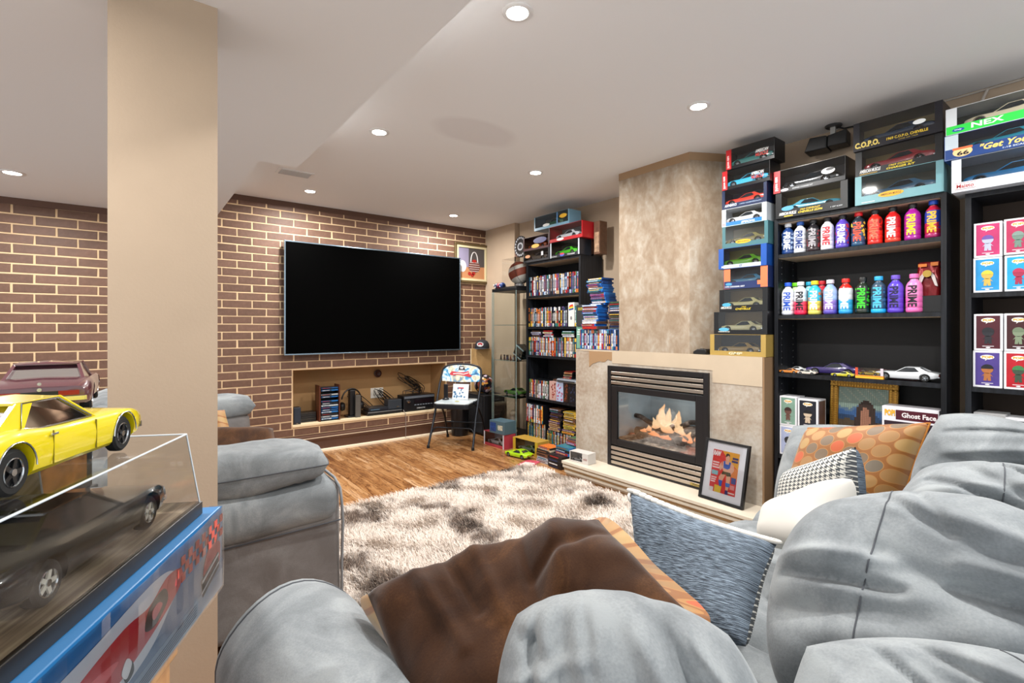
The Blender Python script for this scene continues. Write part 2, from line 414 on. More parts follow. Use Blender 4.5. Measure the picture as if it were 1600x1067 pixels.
for i, (x, z0, z1, m, nm) in enumerate([(2.815, .112, .135, HM, 'slab'), (2.828, .102, .112, HB, 'moulding'), (2.826, .080, .102, HM, 'moulding'), (2.842, .058, .080, HB, 'moulding'), (2.846, .034, .058, HM, 'moulding'), (2.862, .016, .034, HM, 'moulding'), (2.87, 0, .016, HB, 'moulding')]):
    obj(nm, MB().box(x, 3.05, HY0, HY1, z0, z1), m, hearth, bev=.003)
# skirting on the far right wall, wire on right wall by ceiling
cw = MB().tube([(XW - .006, .93, 2.43), (XW - .006, .55, 2.43), (XW - .006, .0, 2.432), (XW - .006, -.6, 2.43)], .005)
cw.tube([(XW - .006, .50, 2.428), (XW - .012, .515, 2.39), (XW - .012, .53, 2.33), (XW - .01, .54, 2.24)], .007)
tag(obj('wall_cable', cw, mat('b9b0a6', .5)), 'pale cable run along the ceiling edge above the right boxes', 'cable')

# ------------------------------------------------------------------ pot lights
LAMP = mat('fffaf0', .3, emit=40)
def pot(x, y, z, label, power=POT_W):
    t = thing('recessed_light', label, 'ceiling light', (x, y, z), 0, 'recessed ceiling lights')
    prof = [(.040, -.001), (.043, -.006), (.055, -.006), (.060, -.003), (.061, .0)]
    me = MB().lathe(prof, n=28); o = obj('trim_ring', me, mat('dcdcdc', .4), t, sm=40)
    obj('lamp', MB().lathe([(.0001, -.004), (.026, -.006), (.040, -.002)], n=24), LAMP, t)
    l = bpy.data.lights.new('lamp_glow', 'AREA'); l.shape = 'DISK'; l.size = .09; l.energy = power; l.color = (1, .975, .94); l.spread = R(172)
    lo = bpy.data.objects.new('lamp_glow', l); C.objects.link(lo); lo.parent = t; lo.location = (0, 0, -.012)
    return t
pot(1.18, 1.49, ZC, 'round recessed ceiling light nearest the camera at top centre of photo')
pot(1.22, 2.92, ZC, 'round recessed ceiling light beside the soffit edge above the rug')
pot(2.46, 1.51, ZC, 'round recessed ceiling light nearest the boxed cars on the right wall')
pot(2.50, 2.93, ZC, 'round recessed ceiling light in front of the chimney breast')
pot(1.26, 4.55, ZC, 'round recessed ceiling light above the left end of the television')
pot(2.75, 4.58, ZC, 'round recessed ceiling light above the right end of the television')
pot(-.57, 4.25, ZL, 'round recessed light in the low ceiling left of the pillar')
pot(-.60, 1.3, ZL, 'round recessed light in the low ceiling over the car display, added out of view', POT_W * .8)  # this and the next two are unseen lights added to brighten the room
pot(1.2, .05, ZC, 'round recessed ceiling light behind the sectional, added out of view', POT_W)
pot(2.5, .05, ZC, 'round recessed ceiling light above the right sofa end, added out of view', POT_W * .6)
v = MB(); v.box(-.13, .13, -.07, .07, -.006, 0)
o = obj('ceiling_vent', v, mat('e4e4e4', .6), loc=(1.02, 4.09, ZC)); tag(o, 'small white ceiling air vent near the end of the soffit', 'vent')
for i in range(7): obj('slat', MB().box(-.11, .11, -.055 + i * .018, -.047 + i * .018, -.010, -.006), mat('c4c4c4', .6), o)
# ================================================================== TELEVISION AND BRICK WALL THINGS
tv = thing('television', 'large black flat screen television mounted on the brick wall', 'television', (2.108, 4.97, .97))
obj('screen', MB().box(-.958, .958, -.004, .01, .012, 1.072), mat('010101', .6, spec=.02), tv)
fr_ = MB()
for a in ((-.966, .966, 0, .013), (-.966, .966, 1.071, 1.084), ): fr_.box(a[0], a[1], -.012, .03, a[2], a[3])
for a in ((-.966, -.955), (.955, .966)): fr_.box(a[0], a[1], -.012, .03, .013, 1.071)
obj('bezel', fr_, mat('8ea3b3', .22, .9), tv, bev=.002)
obj('back_housing', MB().box(-.95, .95, .012, .05, .02, 1.06), BLACK, tv, bev=.01)
obj('wall_mount', MB().box(-.3, .3, .05, .086, .35, .75), BLACK, tv)
# picture on the brick wall
p = thing('framed_painting', 'gold framed still life painting of a handled basket and red apples', 'painting', (3.285, YB - .004, 1.775))
PW_, PH_ = .245, .48
f_ = MB()
for a in ((-PW_, PW_, 0, .03), (-PW_, PW_, PH_ - .03, PH_)): f_.box(a[0], a[1], -.03, 0, a[2], a[3])
for a in ((-PW_, -PW_ + .03), (PW_ - .03, PW_)): f_.box(a[0], a[1], -.03, 0, .03, PH_ - .03)
obj('frame', f_, mat('6b5a3c', .4, .4), p, bev=.006)
f_ = MB()
for a in ((-PW_ + .03, PW_ - .03, .03, .055), (-PW_ + .03, PW_ - .03, PH_ - .055, PH_ - .03)): f_.box(a[0], a[1], -.02, 0, a[2], a[3])
for a in ((-PW_ + .03, -PW_ + .055), (PW_ - .055, PW_ - .03)): f_.box(a[0], a[1], -.02, 0, .055, PH_ - .055)
obj('liner', f_, mat('dcd0a8', .5), p)
cv = MB(); a_, b_ = PW_ - .055, .055
cv.poly([(-a_, -.006, b_), (a_, -.006, b_), (a_, -.006, b_ + .15), (-a_, -.006, b_ + .13)], 0)
cv.poly([(-a_, -.006, b_ + .13), (a_, -.006, b_ + .15), (a_, -.006, PH_ - .055), (-a_, -.006, PH_ - .055)], 1)
cv.poly([(-a_, -.007, b_ + .13), (-.04, -.007, b_ + .14), (-.04, -.007, PH_ - .06), (-a_, -.007, PH_ - .055)], 2)
cv.disc(-.13, .20, .055, .07, -.0085, -.0075, 3); cv.disc(.04, .20, .085, .07, -.009, -.0075, 4)
for i in range(5): cv.box(.04 - .08 + abs(i - 2) * .008, .04 + .08 - abs(i - 2) * .008, -.0095, -.0088, .145 + i * .026, .150 + i * .026, 3)
cv.tube([(.04 + .05 * math.cos(t), -.009, .26 + .12 * math.sin(t)) for t in [PI * i / 12 for i in range(13)]], .006, 6, 3)
for q in ((-.03, .115), (.01, .10), (.03, .12)): cv.disc(q[0], q[1], .022, .022, -.010, -.0085, 5)
cv.disc(.04, .27, .03, .02, -.0095, -.0088, 5)
obj('canvas', cv, [mat('b98158', .6), mat('4a4544', .6), mat('8d86a0', .6), mat('dad6d6', .6), mat('6b3a30', .6), mat('a8221a', .5)], p)

# ------------------------------------------------------------------ niche electronics
nz = NZ0 + .0085
def niche_x(u): return xy(u, 5.12)
sp = thing('small_speaker', 'small upright black speaker at left end of the brick wall niche', 'speaker', (1.285, 5.075, nz))
obj('body', MB().box(-.035, .035, 0, .08, 0, .165), mat('20242c', .5), sp, bev=.005)
obj('grille', MB().box(-.03, .03, -.004, 0, .02, .16), mat('2c3340', .9, bump=.6, bscale=900), sp)
obj('badge', MB().box(-.008, .008, -.005, -.003, .008, .014), CHROME, sp)
bx = thing('hard_drive_stack', 'low stack of flat dark cases between small speaker and disc rack', 'case', (1.39, 5.16, nz))
for i in range(5): obj('case', MB().box(-.06 + rnd.random() * .01, .098, 0, .13, i * .019, i * .019 + .016), mat(['1c1c20', '2a2624', '17181b'][i % 3], .4), bx, bev=.002)
rk = thing('disc_rack', 'wooden sided disc rack tower in the niche holding a column of discs', 'rack', (1.60, 5.08, nz - .02)); rk.scale = (.64, 1, .76)
for s_ in (-.152, .152): obj('side_panel', MB().box(s_ - .01, s_ + .01, 0, .15, .0, .50), mat('5a2c1c', .4, var=.15), rk, bev=.003)
obj('base', MB().box(-.17, .17, -.005, .15, .0, .02), mat('4a2a1c', .4), rk)
obj('back_rail', MB().box(-.145, .145, .13, .14, .02, .46), BLACK, rk)
for i in range(15): [obj('support', MB().box(a, b, .0, .13, .0445 + i * .029, .0465 + i * .029), BLACK, rk) for a, b in ((-.142, -.13), (.13, .142))]
ca = [('blue', '1c62a8'), ('dark grey', '2b2d33'), ('white', 'cfd6da'), ('black', '131417')]
def hcase(name, w_, d_, h_, cols, rz_=0, cat='disc case', label='', group='', loc=(0, 0, 0), spine=.6):
    "a disc case lying flat: spine faces local -y"
    m = MB().box(0, w_, 0, d_, 0, h_, 0)
    m.quad((.003, -.0006, .0015), (w_ * spine, -.0006, .0015), (w_ * spine, -.0006, h_ - .0015), (.003, -.0006, h_ - .0015), 1)
    m.box(.012, w_ * spine * .8, -.001, -.0006, h_ * .3, h_ * .65, 2)
    m.quad((.004, .004, h_ + .0005), (w_ - .004, .004, h_ + .0005), (w_ - .004, d_ - .004, h_ + .0005), (.004, d_ - .004, h_ + .0005), 1)
    me = m.mesh(name, [mat(cols[0], .35)] + [mat(c, .35, var=.5, vscale=110) for c in cols[1:]]); o = link(name, me, None, loc, rz_)
    return tag(o, label, cat, group)
ORD = ['first', 'second', 'third', 'fourth', 'fifth', 'sixth', 'seventh', 'eighth', 'ninth', 'tenth', 'eleventh', 'twelfth', 'thirteenth', 'fourteenth', 'fifteenth', 'sixteenth', 'seventeenth', 'eighteenth', 'nineteenth', 'twentieth'] + ['twenty ' + x for x in ['first', 'second', 'third', 'fourth', 'fifth', 'sixth', 'seventh', 'eighth', 'ninth']] + ['thirtieth'] + ['thirty ' + x for x in ['first', 'second', 'third', 'fourth', 'fifth', 'sixth', 'seventh', 'eighth', 'ninth']]
ci = 0
for i in range(15):
    if i in (12, 9): continue
    nm_, c_ = [('blue', '1c62a8'), ('blue', '2470b5'), ('pale', 'b9c2c8'), ('blue', '1b5590'), ('black', '1b1c20')][(i * 7) % 5]
    hcase('disc_case', .166, .12, .013, (c_, ['c8d2d8', '26364c', '30343c'][i % 3], ['12304f', 'd0d4d8', '9a2020'][i % 3]), 0, 'disc case', '%s disc case, %s from the bottom in the niche disc rack' % (nm_, ORD[ci]), 'discs in the niche rack', (1.60 - .083, 5.085, nz - .02 + (.0475 + i * .029) * .76)); ci += 1
for i in range(2):
    hd_x = 0
hp = thing('headphones', 'black over-ear headphones on their stand in the niche', 'headphones', (1.86, 5.17, nz))
obj('headband', MB().tube([(.105 * math.cos(t), .02, .17 + .125 * math.sin(t)) for t in [PI * i / 16 - .15 + .3 * 0 for i in range(17)]], .008, 8), BLACK, hp, sm=40)
for s_ in (-1, 1): obj('ear_cup', MB().lathe([(.0001, -.022), (.04, -.02), (.048, 0), (.04, .02), (.0001, .022)], cx=s_ * .10, cy=.02, z=.115, n=18, axis='x'), BLACK, hp, sm=40)
obj('stand', MB().box(-.03, .03, -.02, .05, .015, .285), mat('15161a', .4), hp, bev=.008)
obj('stand_base', MB().box(-.06, .06, -.04, .09, 0, .015), mat('15161a', .4), hp, bev=.004)
dk = thing('charging_dock', 'grey upright dock beside the headphones in the niche', 'dock', (1.895, 5.09, nz))
obj('body', MB().box(-.025, .03, 0, .03, 0, .235), mat('55524e', .4), dk, bev=.006)
pl_ = thing('disc_player', 'flat silver edged disc player lying in the niche under the router box', 'player', (2.19, 5.09, nz))
obj('body', MB().box(-.19, .20, 0, .22, .006, .045), mat('15181d', .3), pl_, bev=.004)
obj('front_strip', MB().box(-.19, .20, -.004, 0, .03, .040), mat('9aa4ad', .3, .8), pl_)
for s_ in (-.15, .16): obj('foot', MB().lathe([(.015, 0), (.015, .007)], cx=s_, cy=.05, n=12), RUBBER, pl_)
g2 = thing('game_console', 'slim black box stacked on the left of the silver edged disc player', 'console', (2.135, 5.10, nz + .046))
obj('body', MB().box(-.12, .1, 0, .17, 0, .035), mat('1b2028', .35), g2, bev=.004)
obj('light_bar', MB().box(-.1, .0, -.003, 0, .012, .018), mat('5b7d96', .3), g2)
g3 = thing('router_box', 'black network box with small badge on the right of the disc player', 'box', (2.31, 5.10, nz + .046))
obj('body', MB().box(-.075, .085, 0, .12, 0, .105), mat('2b323a', .45), g3, bev=.006)
obj('badge', MB().box(.02, .05, -.003, 0, .02, .03), CHROME, g3)
rc = thing('receiver', 'wide black audio receiver with knob and display in the niche', 'receiver', (2.61, 5.085, nz)); rc.scale = (1.25, 1, .9)
obj('body', MB().box(-.16, .24 - .09, 0, .17, .012, .20), mat('101217', .35), rc, bev=.004)
obj('face_strip', MB().box(-.155, .145, -.005, 0, .165, .192), mat('8f9aa8', .3, .7), rc)
obj('display', MB().box(-.06, .13, -.004, 0, .10, .15), mat('1b1216', .1), rc)
obj('knob', MB().lathe([(.02, 0), (.018, -.016), (.0001, -.018)], cx=-.115, cy=-.002, z=.13, n=16, axis='y'), CHROME, rc, sm=40)
for i in range(7): obj('button', MB().box(-.055 + i * .027, -.038 + i * .027, -.006, 0, .075, .085), mat('77808c', .4), rc)
obj('lettering', tx(MB(), 'DENON', -.03, .05, .03, .045, y=-.002), mat('c0c4c8', .5), rc)
for s_ in (-.13, .12): obj('foot', MB().lathe([(.016, 0), (.016, .013)], cx=s_, cy=.04, n=12), RUBBER, rc)
sx = thing('power_outlet', 'white double wall outlet with plugs at the back of the niche', 'outlet', (2.25, NYB - .001, .43))
obj('plate', MB().box(-.09, .06, -.006, 0, 0, .115), mat('e8e4da', .4), sx, bev=.002)
for i in range(2): obj('socket', MB().box(-.06 + i * .07, -.025 + i * .07, -.012, -.005, .03, .09), mat('cdc8bd', .5), sx)
sx = thing('junction_box', 'small dark round cable hole plate high on the niche back', 'plate', (2.235, NYB - .001, .71))
obj('cup', MB().lathe([(.035, 0), (.045, -.03), (.030, -.035), (.0001, -.02)], n=16, axis='y'), mat('3a1a14', .5), sx, sm=40)
r2 = random.Random(5)
for k, (cx_, cz_, lab, n_) in enumerate(((2.28, .42, 'tangle of black cables looping behind the disc player', 5), (2.58, .60, 'tall loops of black cable rising behind the receiver', 6), (2.0, .40, 'black power leads beside the headphone stand', 2))):
    ct = thing('cable_bundle', lab, 'cable', (cx_, 5.335 + .012 * (k - 1), nz), 0, 'cables in the niche')
    for i in range(n_):
        a0 = r2.random() * .3; rx_, rz_ = .08 + r2.random() * .07, .06 + r2.random() * .08
        pts = [(-.12 + a0, 0, .01), (-.10 + a0, .02, cz_ - .40)]
        for j in range(13): t = -PI * .8 + j * PI * 1.8 / 12; pts.append((rx_ * math.cos(t) * -1 + a0 * .3, .02 * math.sin(i + t), cz_ - .30 + rz_ * math.sin(t + 1.2)))
        pts.append((.15, 0, .02))
        obj('lead', MB().tube(pts, .0042, 6), BLACK, ct, sm=60)
o = obj('white_cable', MB().tube([(2.40, 5.075, nz + .03), (2.41, 5.035, nz - .01), (2.405, 5.022, .15), (2.40, 5.015, .02), (2.44, 4.99, .006)], .003, 6), mat('8a8078', .6)); tag(o, 'thin cable hanging from the receiver down the baseboard', 'cable')

# ================================================================== BOOKCASES
BK = NT('black ash veneer', .42); BK.b.inputs['Specular IOR Level'].default_value = .3
_tc = BK.n('TexCoord'); _mp = BK.n('Mapping'); _mp.inputs['Scale'].default_value = (60, 60, 3); BK.l(_tc.outputs['Object'], _mp.inputs[0])
_n = BK.n('TexNoise', Scale=1., Detail=6.); BK.l(_mp.outputs[0], _n.inputs['Vector'])
BK.l(BK.ramp(_n.outputs[0], [(.35, '0e0f12'), (.7, '22252b')]), BK.b.inputs['Base Color']); BK.bump(_n.outputs[0], .1)
RAW = mat('c4ad92', .6)
def bookcase(label, Y1, Y0, X, depth, top, shelves, back=True, backcol=None):
    "local x 0..w left to right, y depth"
    wd = Y1 - Y0; t = thing('bookcase', label, 'bookcase', (X, Y1, 0), -PI / 2)
    T = .022
    for a in (0, wd - T): obj('side_panel', MB().box(a, a + T, 0, depth, 0, top), BK.m, t, bev=.001)
    obj('top_panel', MB().box(T, wd - T, .002, depth, top - T, top), BK.m, t)
    obj('plinth', MB().box(T, wd - T, .02, .035, 0, .06), BK.m, t)
    for z in shelves:
        s = obj('shelf', MB().box(T, wd - T, .004, depth - .005, z - T, z), BK.m, t)
    if back: obj('back_panel', MB().box(T, wd - T, depth - .006, depth, 0, top), backcol or mat('0b0b0d', .6), t)
    u_ = MB()
    for z in list(shelves[:]) + [top]: u_.box(T, wd - T, .012, depth - .01, z - T - .0012, z - T - .0002)
    return t, u_
SH = [.06, .45, .949, 1.303, 1.675]
bkR, u_ = bookcase('tall black bookcase with drink bottles and a portrait, under the boxed cars', 1.42, .605, 3.15, .275, 1.89, SH)
obj('shelf_underside', MB().box(.022, .793, .012, .26, 1.6505, 1.6525).box(.022, .793, .012, .26, 1.8655, 1.8675).box(.022, .793, .012, .26, 1.2790, 1.2805), RAW, bkR)
h_ = MB()
for y in (.05, .21):
    for i in range(40):
        z = .2 + i * .04
        for x in (.0225, .7925): h_.lathe([(.003, 0), (.003, .0008 if x < .4 else -.0008)], cx=x, cy=y, z=z, n=6, axis='x')
o = obj('pin_holes', h_, mat('8d8d90', .4), bkR); o['kind'] = 'stuff'
bkR2, u_ = bookcase('black bookcase at the right edge of the photo holding figure boxes', .538, -.262, 3.15, .275, 1.862, [.06, .45, .60 - .02, .945, 1.39], backcol=mat('3a2c22', .7))
bkL, u_ = bookcase('narrow black bookcase crammed with disc cases left of the fireplace', 3.96, 3.178, 3.25, .29, 1.90, [.08, .52, .95, 1.24, 1.555])
obj('shelf_underside', MB().box(.022, .76, .012, .27, 1.8755, 1.8775).box(.022, .76, .012, .27, 1.5305, 1.5325), RAW, bkL)

# ------------------------------------------------------------------ disc cases
PAL = [('white', 'd8dce0'), ('pale blue', '9fb4cc'), ('black', '17181c'), ('dark blue', '22355c'), ('red', 'a3221f'), ('orange', 'd0702c'), ('brown', '6e4a34'), ('grey', '77797f'), ('silver', 'b4bac2'), ('purple', '594878'), ('yellow', 'd9b042'), ('green', '3f6d4a'), ('teal', '2f7280'), ('tan', 'b79b78')]
VC = {}
def vcase(kind, th, h_, dp, cA, cB, cC, body):
    k = (round(th, 3), round(h_, 3), cA, cB, cC, kind)
    if k in VC: return VC[k]
    m = MB().box(0, th, 0, dp, 0, h_, 0)
    y = -.0007; e = .0012
    m.quad((e, y, .003), (th - e, y, .003), (th - e, y, h_ * .18), (e, y, h_ * .18), 2)
    m.quad((e, y, h_ * .18), (th - e, y, h_ * .18), (th - e, y, h_ * .80), (e, y, h_ * .80), 1)
    m.quad((e, y, h_ * .80), (th - e, y, h_ * .80), (th - e, y, h_ - .003), (e, y, h_ - .003), 3)
    # title block, small squares
    m.box(th * .3, th * .7, y - .0004, y, h_ * .30, h_ * .70, 3 if kind % 2 else 2)
    if kind % 3 == 0: m.box(th * .2, th * .8, y - .0004, y, h_ * .83, h_ * .93, 1)
    if kind % 3 == 1: m.box(th * .2, th * .8, y - .0004, y, h_ * .05, h_ * .14, 1)
    VC[k] = m.mesh('disc_case', [mat(body, .35)] + [mat(q, .4, var=.55, vscale=110) for q in (cA, cB, cC)]); return VC[k]
def case_row(Y1, Y0, X, z, hh, shelf_words, group, seed, pal=None, thick=(.012, .020), tilt=0., body='15161a', dp=.135, name='disc_case', cat='disc case'):
    r = random.Random(seed); y = Y1; n = 0
    while n < 38:
        th = r.uniform(*thick); 
        if y - th < Y0: break
        i = r.choice(pal) if pal else r.randrange(len(PAL)); nm, c = PAL[i]
        b_, c_ = PAL[r.randrange(len(PAL))][1], PAL[r.randrange(len(PAL))][1]
        h2 = hh * r.choice((1, 1, 1, .985, .97))
        me = vcase(r.randrange(6), round(th * 500) / 500, round(h2, 3), dp, c, b_, c_, body)
        o = link(name, me, None, (X + r.uniform(-.004, .008), y, z + .0007), -PI / 2)
        tag(o, ('%s spined %s, %s from left %s' % (nm, cat, ORD[n], shelf_words)) if n < 20 or True else '', cat, group)
        y -= th + .0006; n += 1
    return y
W_ = [0, 1, 2, 7, 8, 9, 6, 4, 3, 8, 0]
case_row(3.93, 3.21, 3.265, 1.555, .20, 'on top shelf of disc bookcase', 'disc cases on the top shelf', 11, W_, (.016, .026))
case_row(3.93, 3.36, 3.265, 1.24, .195, 'on second shelf of disc bookcase', 'disc cases on the second shelf', 12, [5, 0, 6, 13, 10, 7, 8, 4, 2, 5], (.014, .024))
case_row(3.265, 3.205, 3.265, 1.24, .19, 'right of the white box set', 'disc cases on the second shelf', 13, [12, 1, 0], (.014, .02))
bs = thing('box_set', 'wide white box set with rainbow stripes on the second shelf of disc cases', 'box', (3.262, 3.35, 1.241), -PI / 2)
obj('sleeve', MB().box(0, .08, 0, .14, 0, .225), mat('dcdcd6', .4), bs, bev=.002)
obj('stripes', MB().poly([(.01, -.001, .15), (.07, -.001, .16), (.07, -.001, .175), (.01, -.001, .165)], 0).poly([(.01, -.001, .165), (.07, -.001, .175), (.07, -.001, .19), (.01, -.001, .18)], 1).poly([(.01, -.001, .18), (.07, -.001, .19), (.06, -.001, .21), (.02, -.001, .2)], 2), [mat('31468e', .4), mat('e2c53a', .4), mat('cf3e2c', .4)], bs)
obj('figure_print', MB().disc(.04, .08, .012, .018, -.001, -.0003), mat('77767a', .5), bs)
case_row(3.93, 3.205, 3.265, .95, .19, 'on third shelf of disc bookcase', 'disc cases on the third shelf', 14, None, (.014, .024))
def hstack(Y1, X, z, n, w_, h_, words, group, seed, pal, body='15161a', jit=.01, spine=.93, d_=.135):
    r = random.Random(seed); zz = z
    for i in range(n):
        nm, c = PAL[r.choice(pal)]; th = h_ * r.uniform(.85, 1.2)
        hcase('disc_case', w_, d_, th, (body if isinstance(body, str) else r.choice(body), c, PAL[r.randrange(len(PAL))][1]), -PI / 2 + r.uniform(-.05, .05), 'disc case', '%s flat disc case, %s from bottom %s' % (nm, ORD[i], words), group, (X + r.uniform(-jit, jit), Y1 + r.uniform(-jit, jit), zz), spine)
        zz += th + .0012
    return zz
for (y1, n, wd, nm, sd, pl) in ((3.90, 4, .17, 'in the left pile on the third shelf', 21, [8, 2, 10, 9]), (3.72, 4, .15, 'in the second pile on the third shelf', 22, [4, 0, 4, 3]), (3.44, 4, .18, 'in the right pile on the third shelf', 23, [11, 4, 0, 12])):
    hstack(y1, 3.275, 1.1415, n, wd, .014, nm, 'disc cases piled on the third shelf', sd, pl)
# fourth shelf
case_row(3.93, 3.62, 3.262, .52, .185, 'on fourth shelf of disc bookcase', 'disc cases on the fourth shelf', 15, [6, 5, 0, 4, 8, 7], (.014, .02))
for k, (y1, wd, c1, c2, nm) in enumerate(((3.615, .095, 'b8948c', '8c2f2a', 'pink patterned'), (3.515, .095, 'a9b8d6', 'b04a6a', 'pale blue printed'), (3.415, .06, '2a1a16', '7d3a22', 'dark brown'), (3.35, .11, '131318', '28304a', 'black'))):
    b_ = thing('box_set', '%s box set standing on the fourth shelf of disc cases' % nm, 'box', (3.262, y1, .521), -PI / 2)
    obj('sleeve', MB().box(0, wd, 0, .135, 0, .185), mat(c1, .4), b_, bev=.002)
    pr = MB(); r = random.Random(k)
    for i in range(16): 
        x, z = .008 + r.random() * (wd - .02), .01 + r.random() * .15; pr.box(x, x + .012, -.001, -.0003, z, z + .016)
    obj('print', pr, mat(c2, .5), b_)
cs = thing('silver_console', 'silver grey rounded console lying on the fourth shelf cases', 'console', (3.245, 3.50, .708), -PI / 2)
obj('body', MB().box(0, .27, 0, .17, 0, .035), mat('9aa2ac', .3, .5), cs, bev=.014, seg=4)
obj('front_panel', MB().box(.02, .25, -.003, .003, .01, .02), mat('2a2d33', .3), cs)
hstack(3.60, 3.30, .709, 1, .01 + .08, .014, 'under the fourth shelf top pile', 'paper stack above the fourth shelf', 24, [6])
hstack(3.45, 3.30, .7445, 6, .12, .010, 'in the small pile on the silver console', 'small cases on the silver console', 25, [13, 4, 6, 4])
# lower section: books in two tiers, the upper tier standing proud of the shelf
case_row(3.92, 3.66, 3.245, .081, .19, 'in lowest row of disc bookcase', 'disc cases in the lowest row', 16, [8, 7, 12, 10, 2], (.013, .02))
case_row(3.928, 3.66, 3.222, .272, .185, 'in the tier above the lowest row', 'disc cases in the tier above the lowest row', 17, [10, 5, 0, 9, 5, 4, 7], (.013, .02))
case_row(3.62, 3.205, 3.235, .081, .15, 'in lowest row beside hearth', 'coloured small cases at bottom right', 18, [0, 6, 1, 12, 11, 4, 5, 10, 10, 3], (.012, .018))
zt = hstack(3.60, 3.25, .232, 12, .17, .0165, 'in the lower left pile above the coloured row', 'cases piled above the coloured row', 26, [6, 13, 2, 9])
zt = hstack(3.41, 3.25, .232, 11, .18, .0175, 'in the lower right pile above the coloured row', 'cases piled above the coloured row', 27, [6, 10, 9, 10])
# blue case piles standing on the fireplace ledge
case_row(3.02, 2.60, 3.085, 1.047, .168, 'standing on fireplace ledge', 'cases standing on the fireplace ledge', 31, [2, 4, 10, 0, 7, 8, 1, 2], (.014, .024), body='1d5fae')
BL = ['1f66b8', '1a57a4', '2a7ccc', '143f7c']
BLp = [0, 4, 3, 0, 8, 1]
ztop = hstack(2.985, 3.07, 1.217, 3, .17, .021, 'in the front pile on the fireplace ledge', 'blue cases piled on the ledge', 32, [4, 0, 4], ['5c4438', '1f66b8'])
hstack(2.98, 3.075, ztop, 9, .17, .0135, 'in the middle of the front ledge pile', 'blue cases piled on the ledge', 33, BLp, BL)
ztop2 = hstack(2.93, 3.12, ztop + 9 * .0152, 7, .165, .0135, 'in the upper middle of the ledge pile', 'blue cases piled on the ledge', 34, [6, 4, 2, 13], BL)
hstack(2.955, 3.11, ztop2, 8, .17, .0135, 'at the top of the ledge pile', 'blue cases piled on the ledge', 35, [10, 4, 12, 3, 2], BL)
hstack(2.745, 3.14, 1.217, 14, .15, .0145, 'in the rear pile against the chimney', 'cases piled against the chimney', 36, [2, 6, 3], ['1a1b20', '5c4438', '1a57a4'])
bb = thing('box_set', 'grey green box set leaning on the left end of the fireplace ledge', 'box', (3.09, 3.03, 1.047), -PI / 2)
obj('sleeve', MB().box(-.10, -.005, .02, .16, 0, .195), mat('6fa08c', .5), bb, bev=.002)
obj('lettering', MB().box(-.09, -.03, .019, .0195, .12, .13).box(-.09, -.02, .019, .0195, .14, .15).box(-.08, -.03, .019, .0195, .16, .17), mat('cfe0d8', .5), bb)
bb.location.x = 3.13
bb = thing('box_set', 'dark grey box set with yellow lettering above the grey green box', 'box', (3.14, 3.03, 1.2425), -PI / 2)
obj('sleeve', MB().box(-.09, .0, 0, .14, 0, .19), mat('2c2f30', .5), bb, bev=.002)
obj('lettering', tx(MB(), 'SOUTH', -.07, .0 - .01, .14, .165, y=-.001), mat('c9b43c', .5), bb)
# discs piled on the floor at the corner of the hearth
hstack(3.46, 2.96, .0, 4, .17, .026, 'in the left floor pile below the disc bookcase', 'dark cases piled on the floor', 41, [2, 6, 2, 8], ['1c1c20', '2a2420'], .006)
hstack(3.27, 2.94, .0, 4, .17, .026, 'in the middle floor pile below the disc bookcase', 'dark cases piled on the floor', 42, [2, 2, 4, 8], ['1c1c20', '2a2420'], .006)
hstack(3.45, 2.97, .1125, 2, .17, .016, 'at the top of the left floor pile', 'dark cases piled on the floor', 43, [13, 5], ['c8b8a0', '2a2420'], .006)
hstack(3.24, 3.00, .1125, 3, .17, .022, 'at the top of the middle floor pile', 'dark cases piled on the floor', 44, [2, 4, 12], ['1c1c20', '8c1f4a', '2a6cb0'], .006)
hstack(3.20, 3.10, .19, 3, .14, .018, 'on the pile nearest the fireplace surround', 'bright cases beside the surround', 45, [11, 4, 12], ['b4264e', '2a8ac0'], .01)
# ================================================================== FIREPLACE INSERT
FB = mat('1b191b', .4, .2); ST = mat('b9aea2', .28, .85)
fp = thing('fireplace_insert', 'black gas fireplace insert with steel louvres and a burning log fire', 'fireplace', (3.03, FY1, .137), -PI / 2)
FWd, FH = FY1 - FY0, FZ1 - .137 + .001
m = MB()
m.box(0, .035, -.004, .03, 0, FH).box(FWd - .035, FWd, -.004, .03, 0, FH).box(.035, FWd - .035, -.004, .03, FH - .035, FH).box(.035, FWd - .035, -.004, .03, 0, .012)
obj('surround_frame', m, FB, fp, bev=.002)
m = MB(); dz0, dz1 = .165, FH - .155
gx0, gx1, gz0, gz1 = .095, FWd - .095, dz0 + .05, dz1 - .045
m.box(.035, gx0, .0, .02, dz0, dz1).box(gx1, FWd - .035, .0, .02, dz0, dz1).box(gx0, gx1, .0, .02, dz0, gz0).box(gx0, gx1, .0, .02, gz1, dz1)
obj('door_frame', m, FB, fp, bev=.003)
obj('glass', MB().box(gx0, gx1, .012, .016, gz0, gz1), glass_mat((.93, .95, .97, 1), .09, 'fire glass', .04), fp)
for i in range(3): obj('louvre', MB().box(.035, FWd - .035, -.002, .014, dz1 + .012 + i * .038, dz1 + .036 + i * .038), ST, fp, bev=.003)
for i in range(4): obj('louvre', MB().box(.035, FWd - .035, -.002, .014, .014 + i * .038, .040 + i * .038), ST, fp, bev=.003)
m = MB(); m.box(.0355, FWd - .0355, .02, .025, .012, dz0).box(.0355, FWd - .0355, .02, .025, dz1, FH - .035); obj('louvre_backing', m, mat('050505', .6), fp)
bp_ = thing('brand_plate', 'small gold maker plate on the lowest fireplace louvre', 'plate', (3.0265, FY1 - FWd + .13, .140), -PI / 2)
obj('plate', MB().box(0, .085, -.0015, 0, .014, .034), mat('a8955a', .3, .8), bp_); obj('lettering', tx(MB(), 'Fyre', .02, .07, .018, .030, y=-.002), mat('1a1a1a', .5), bp_)
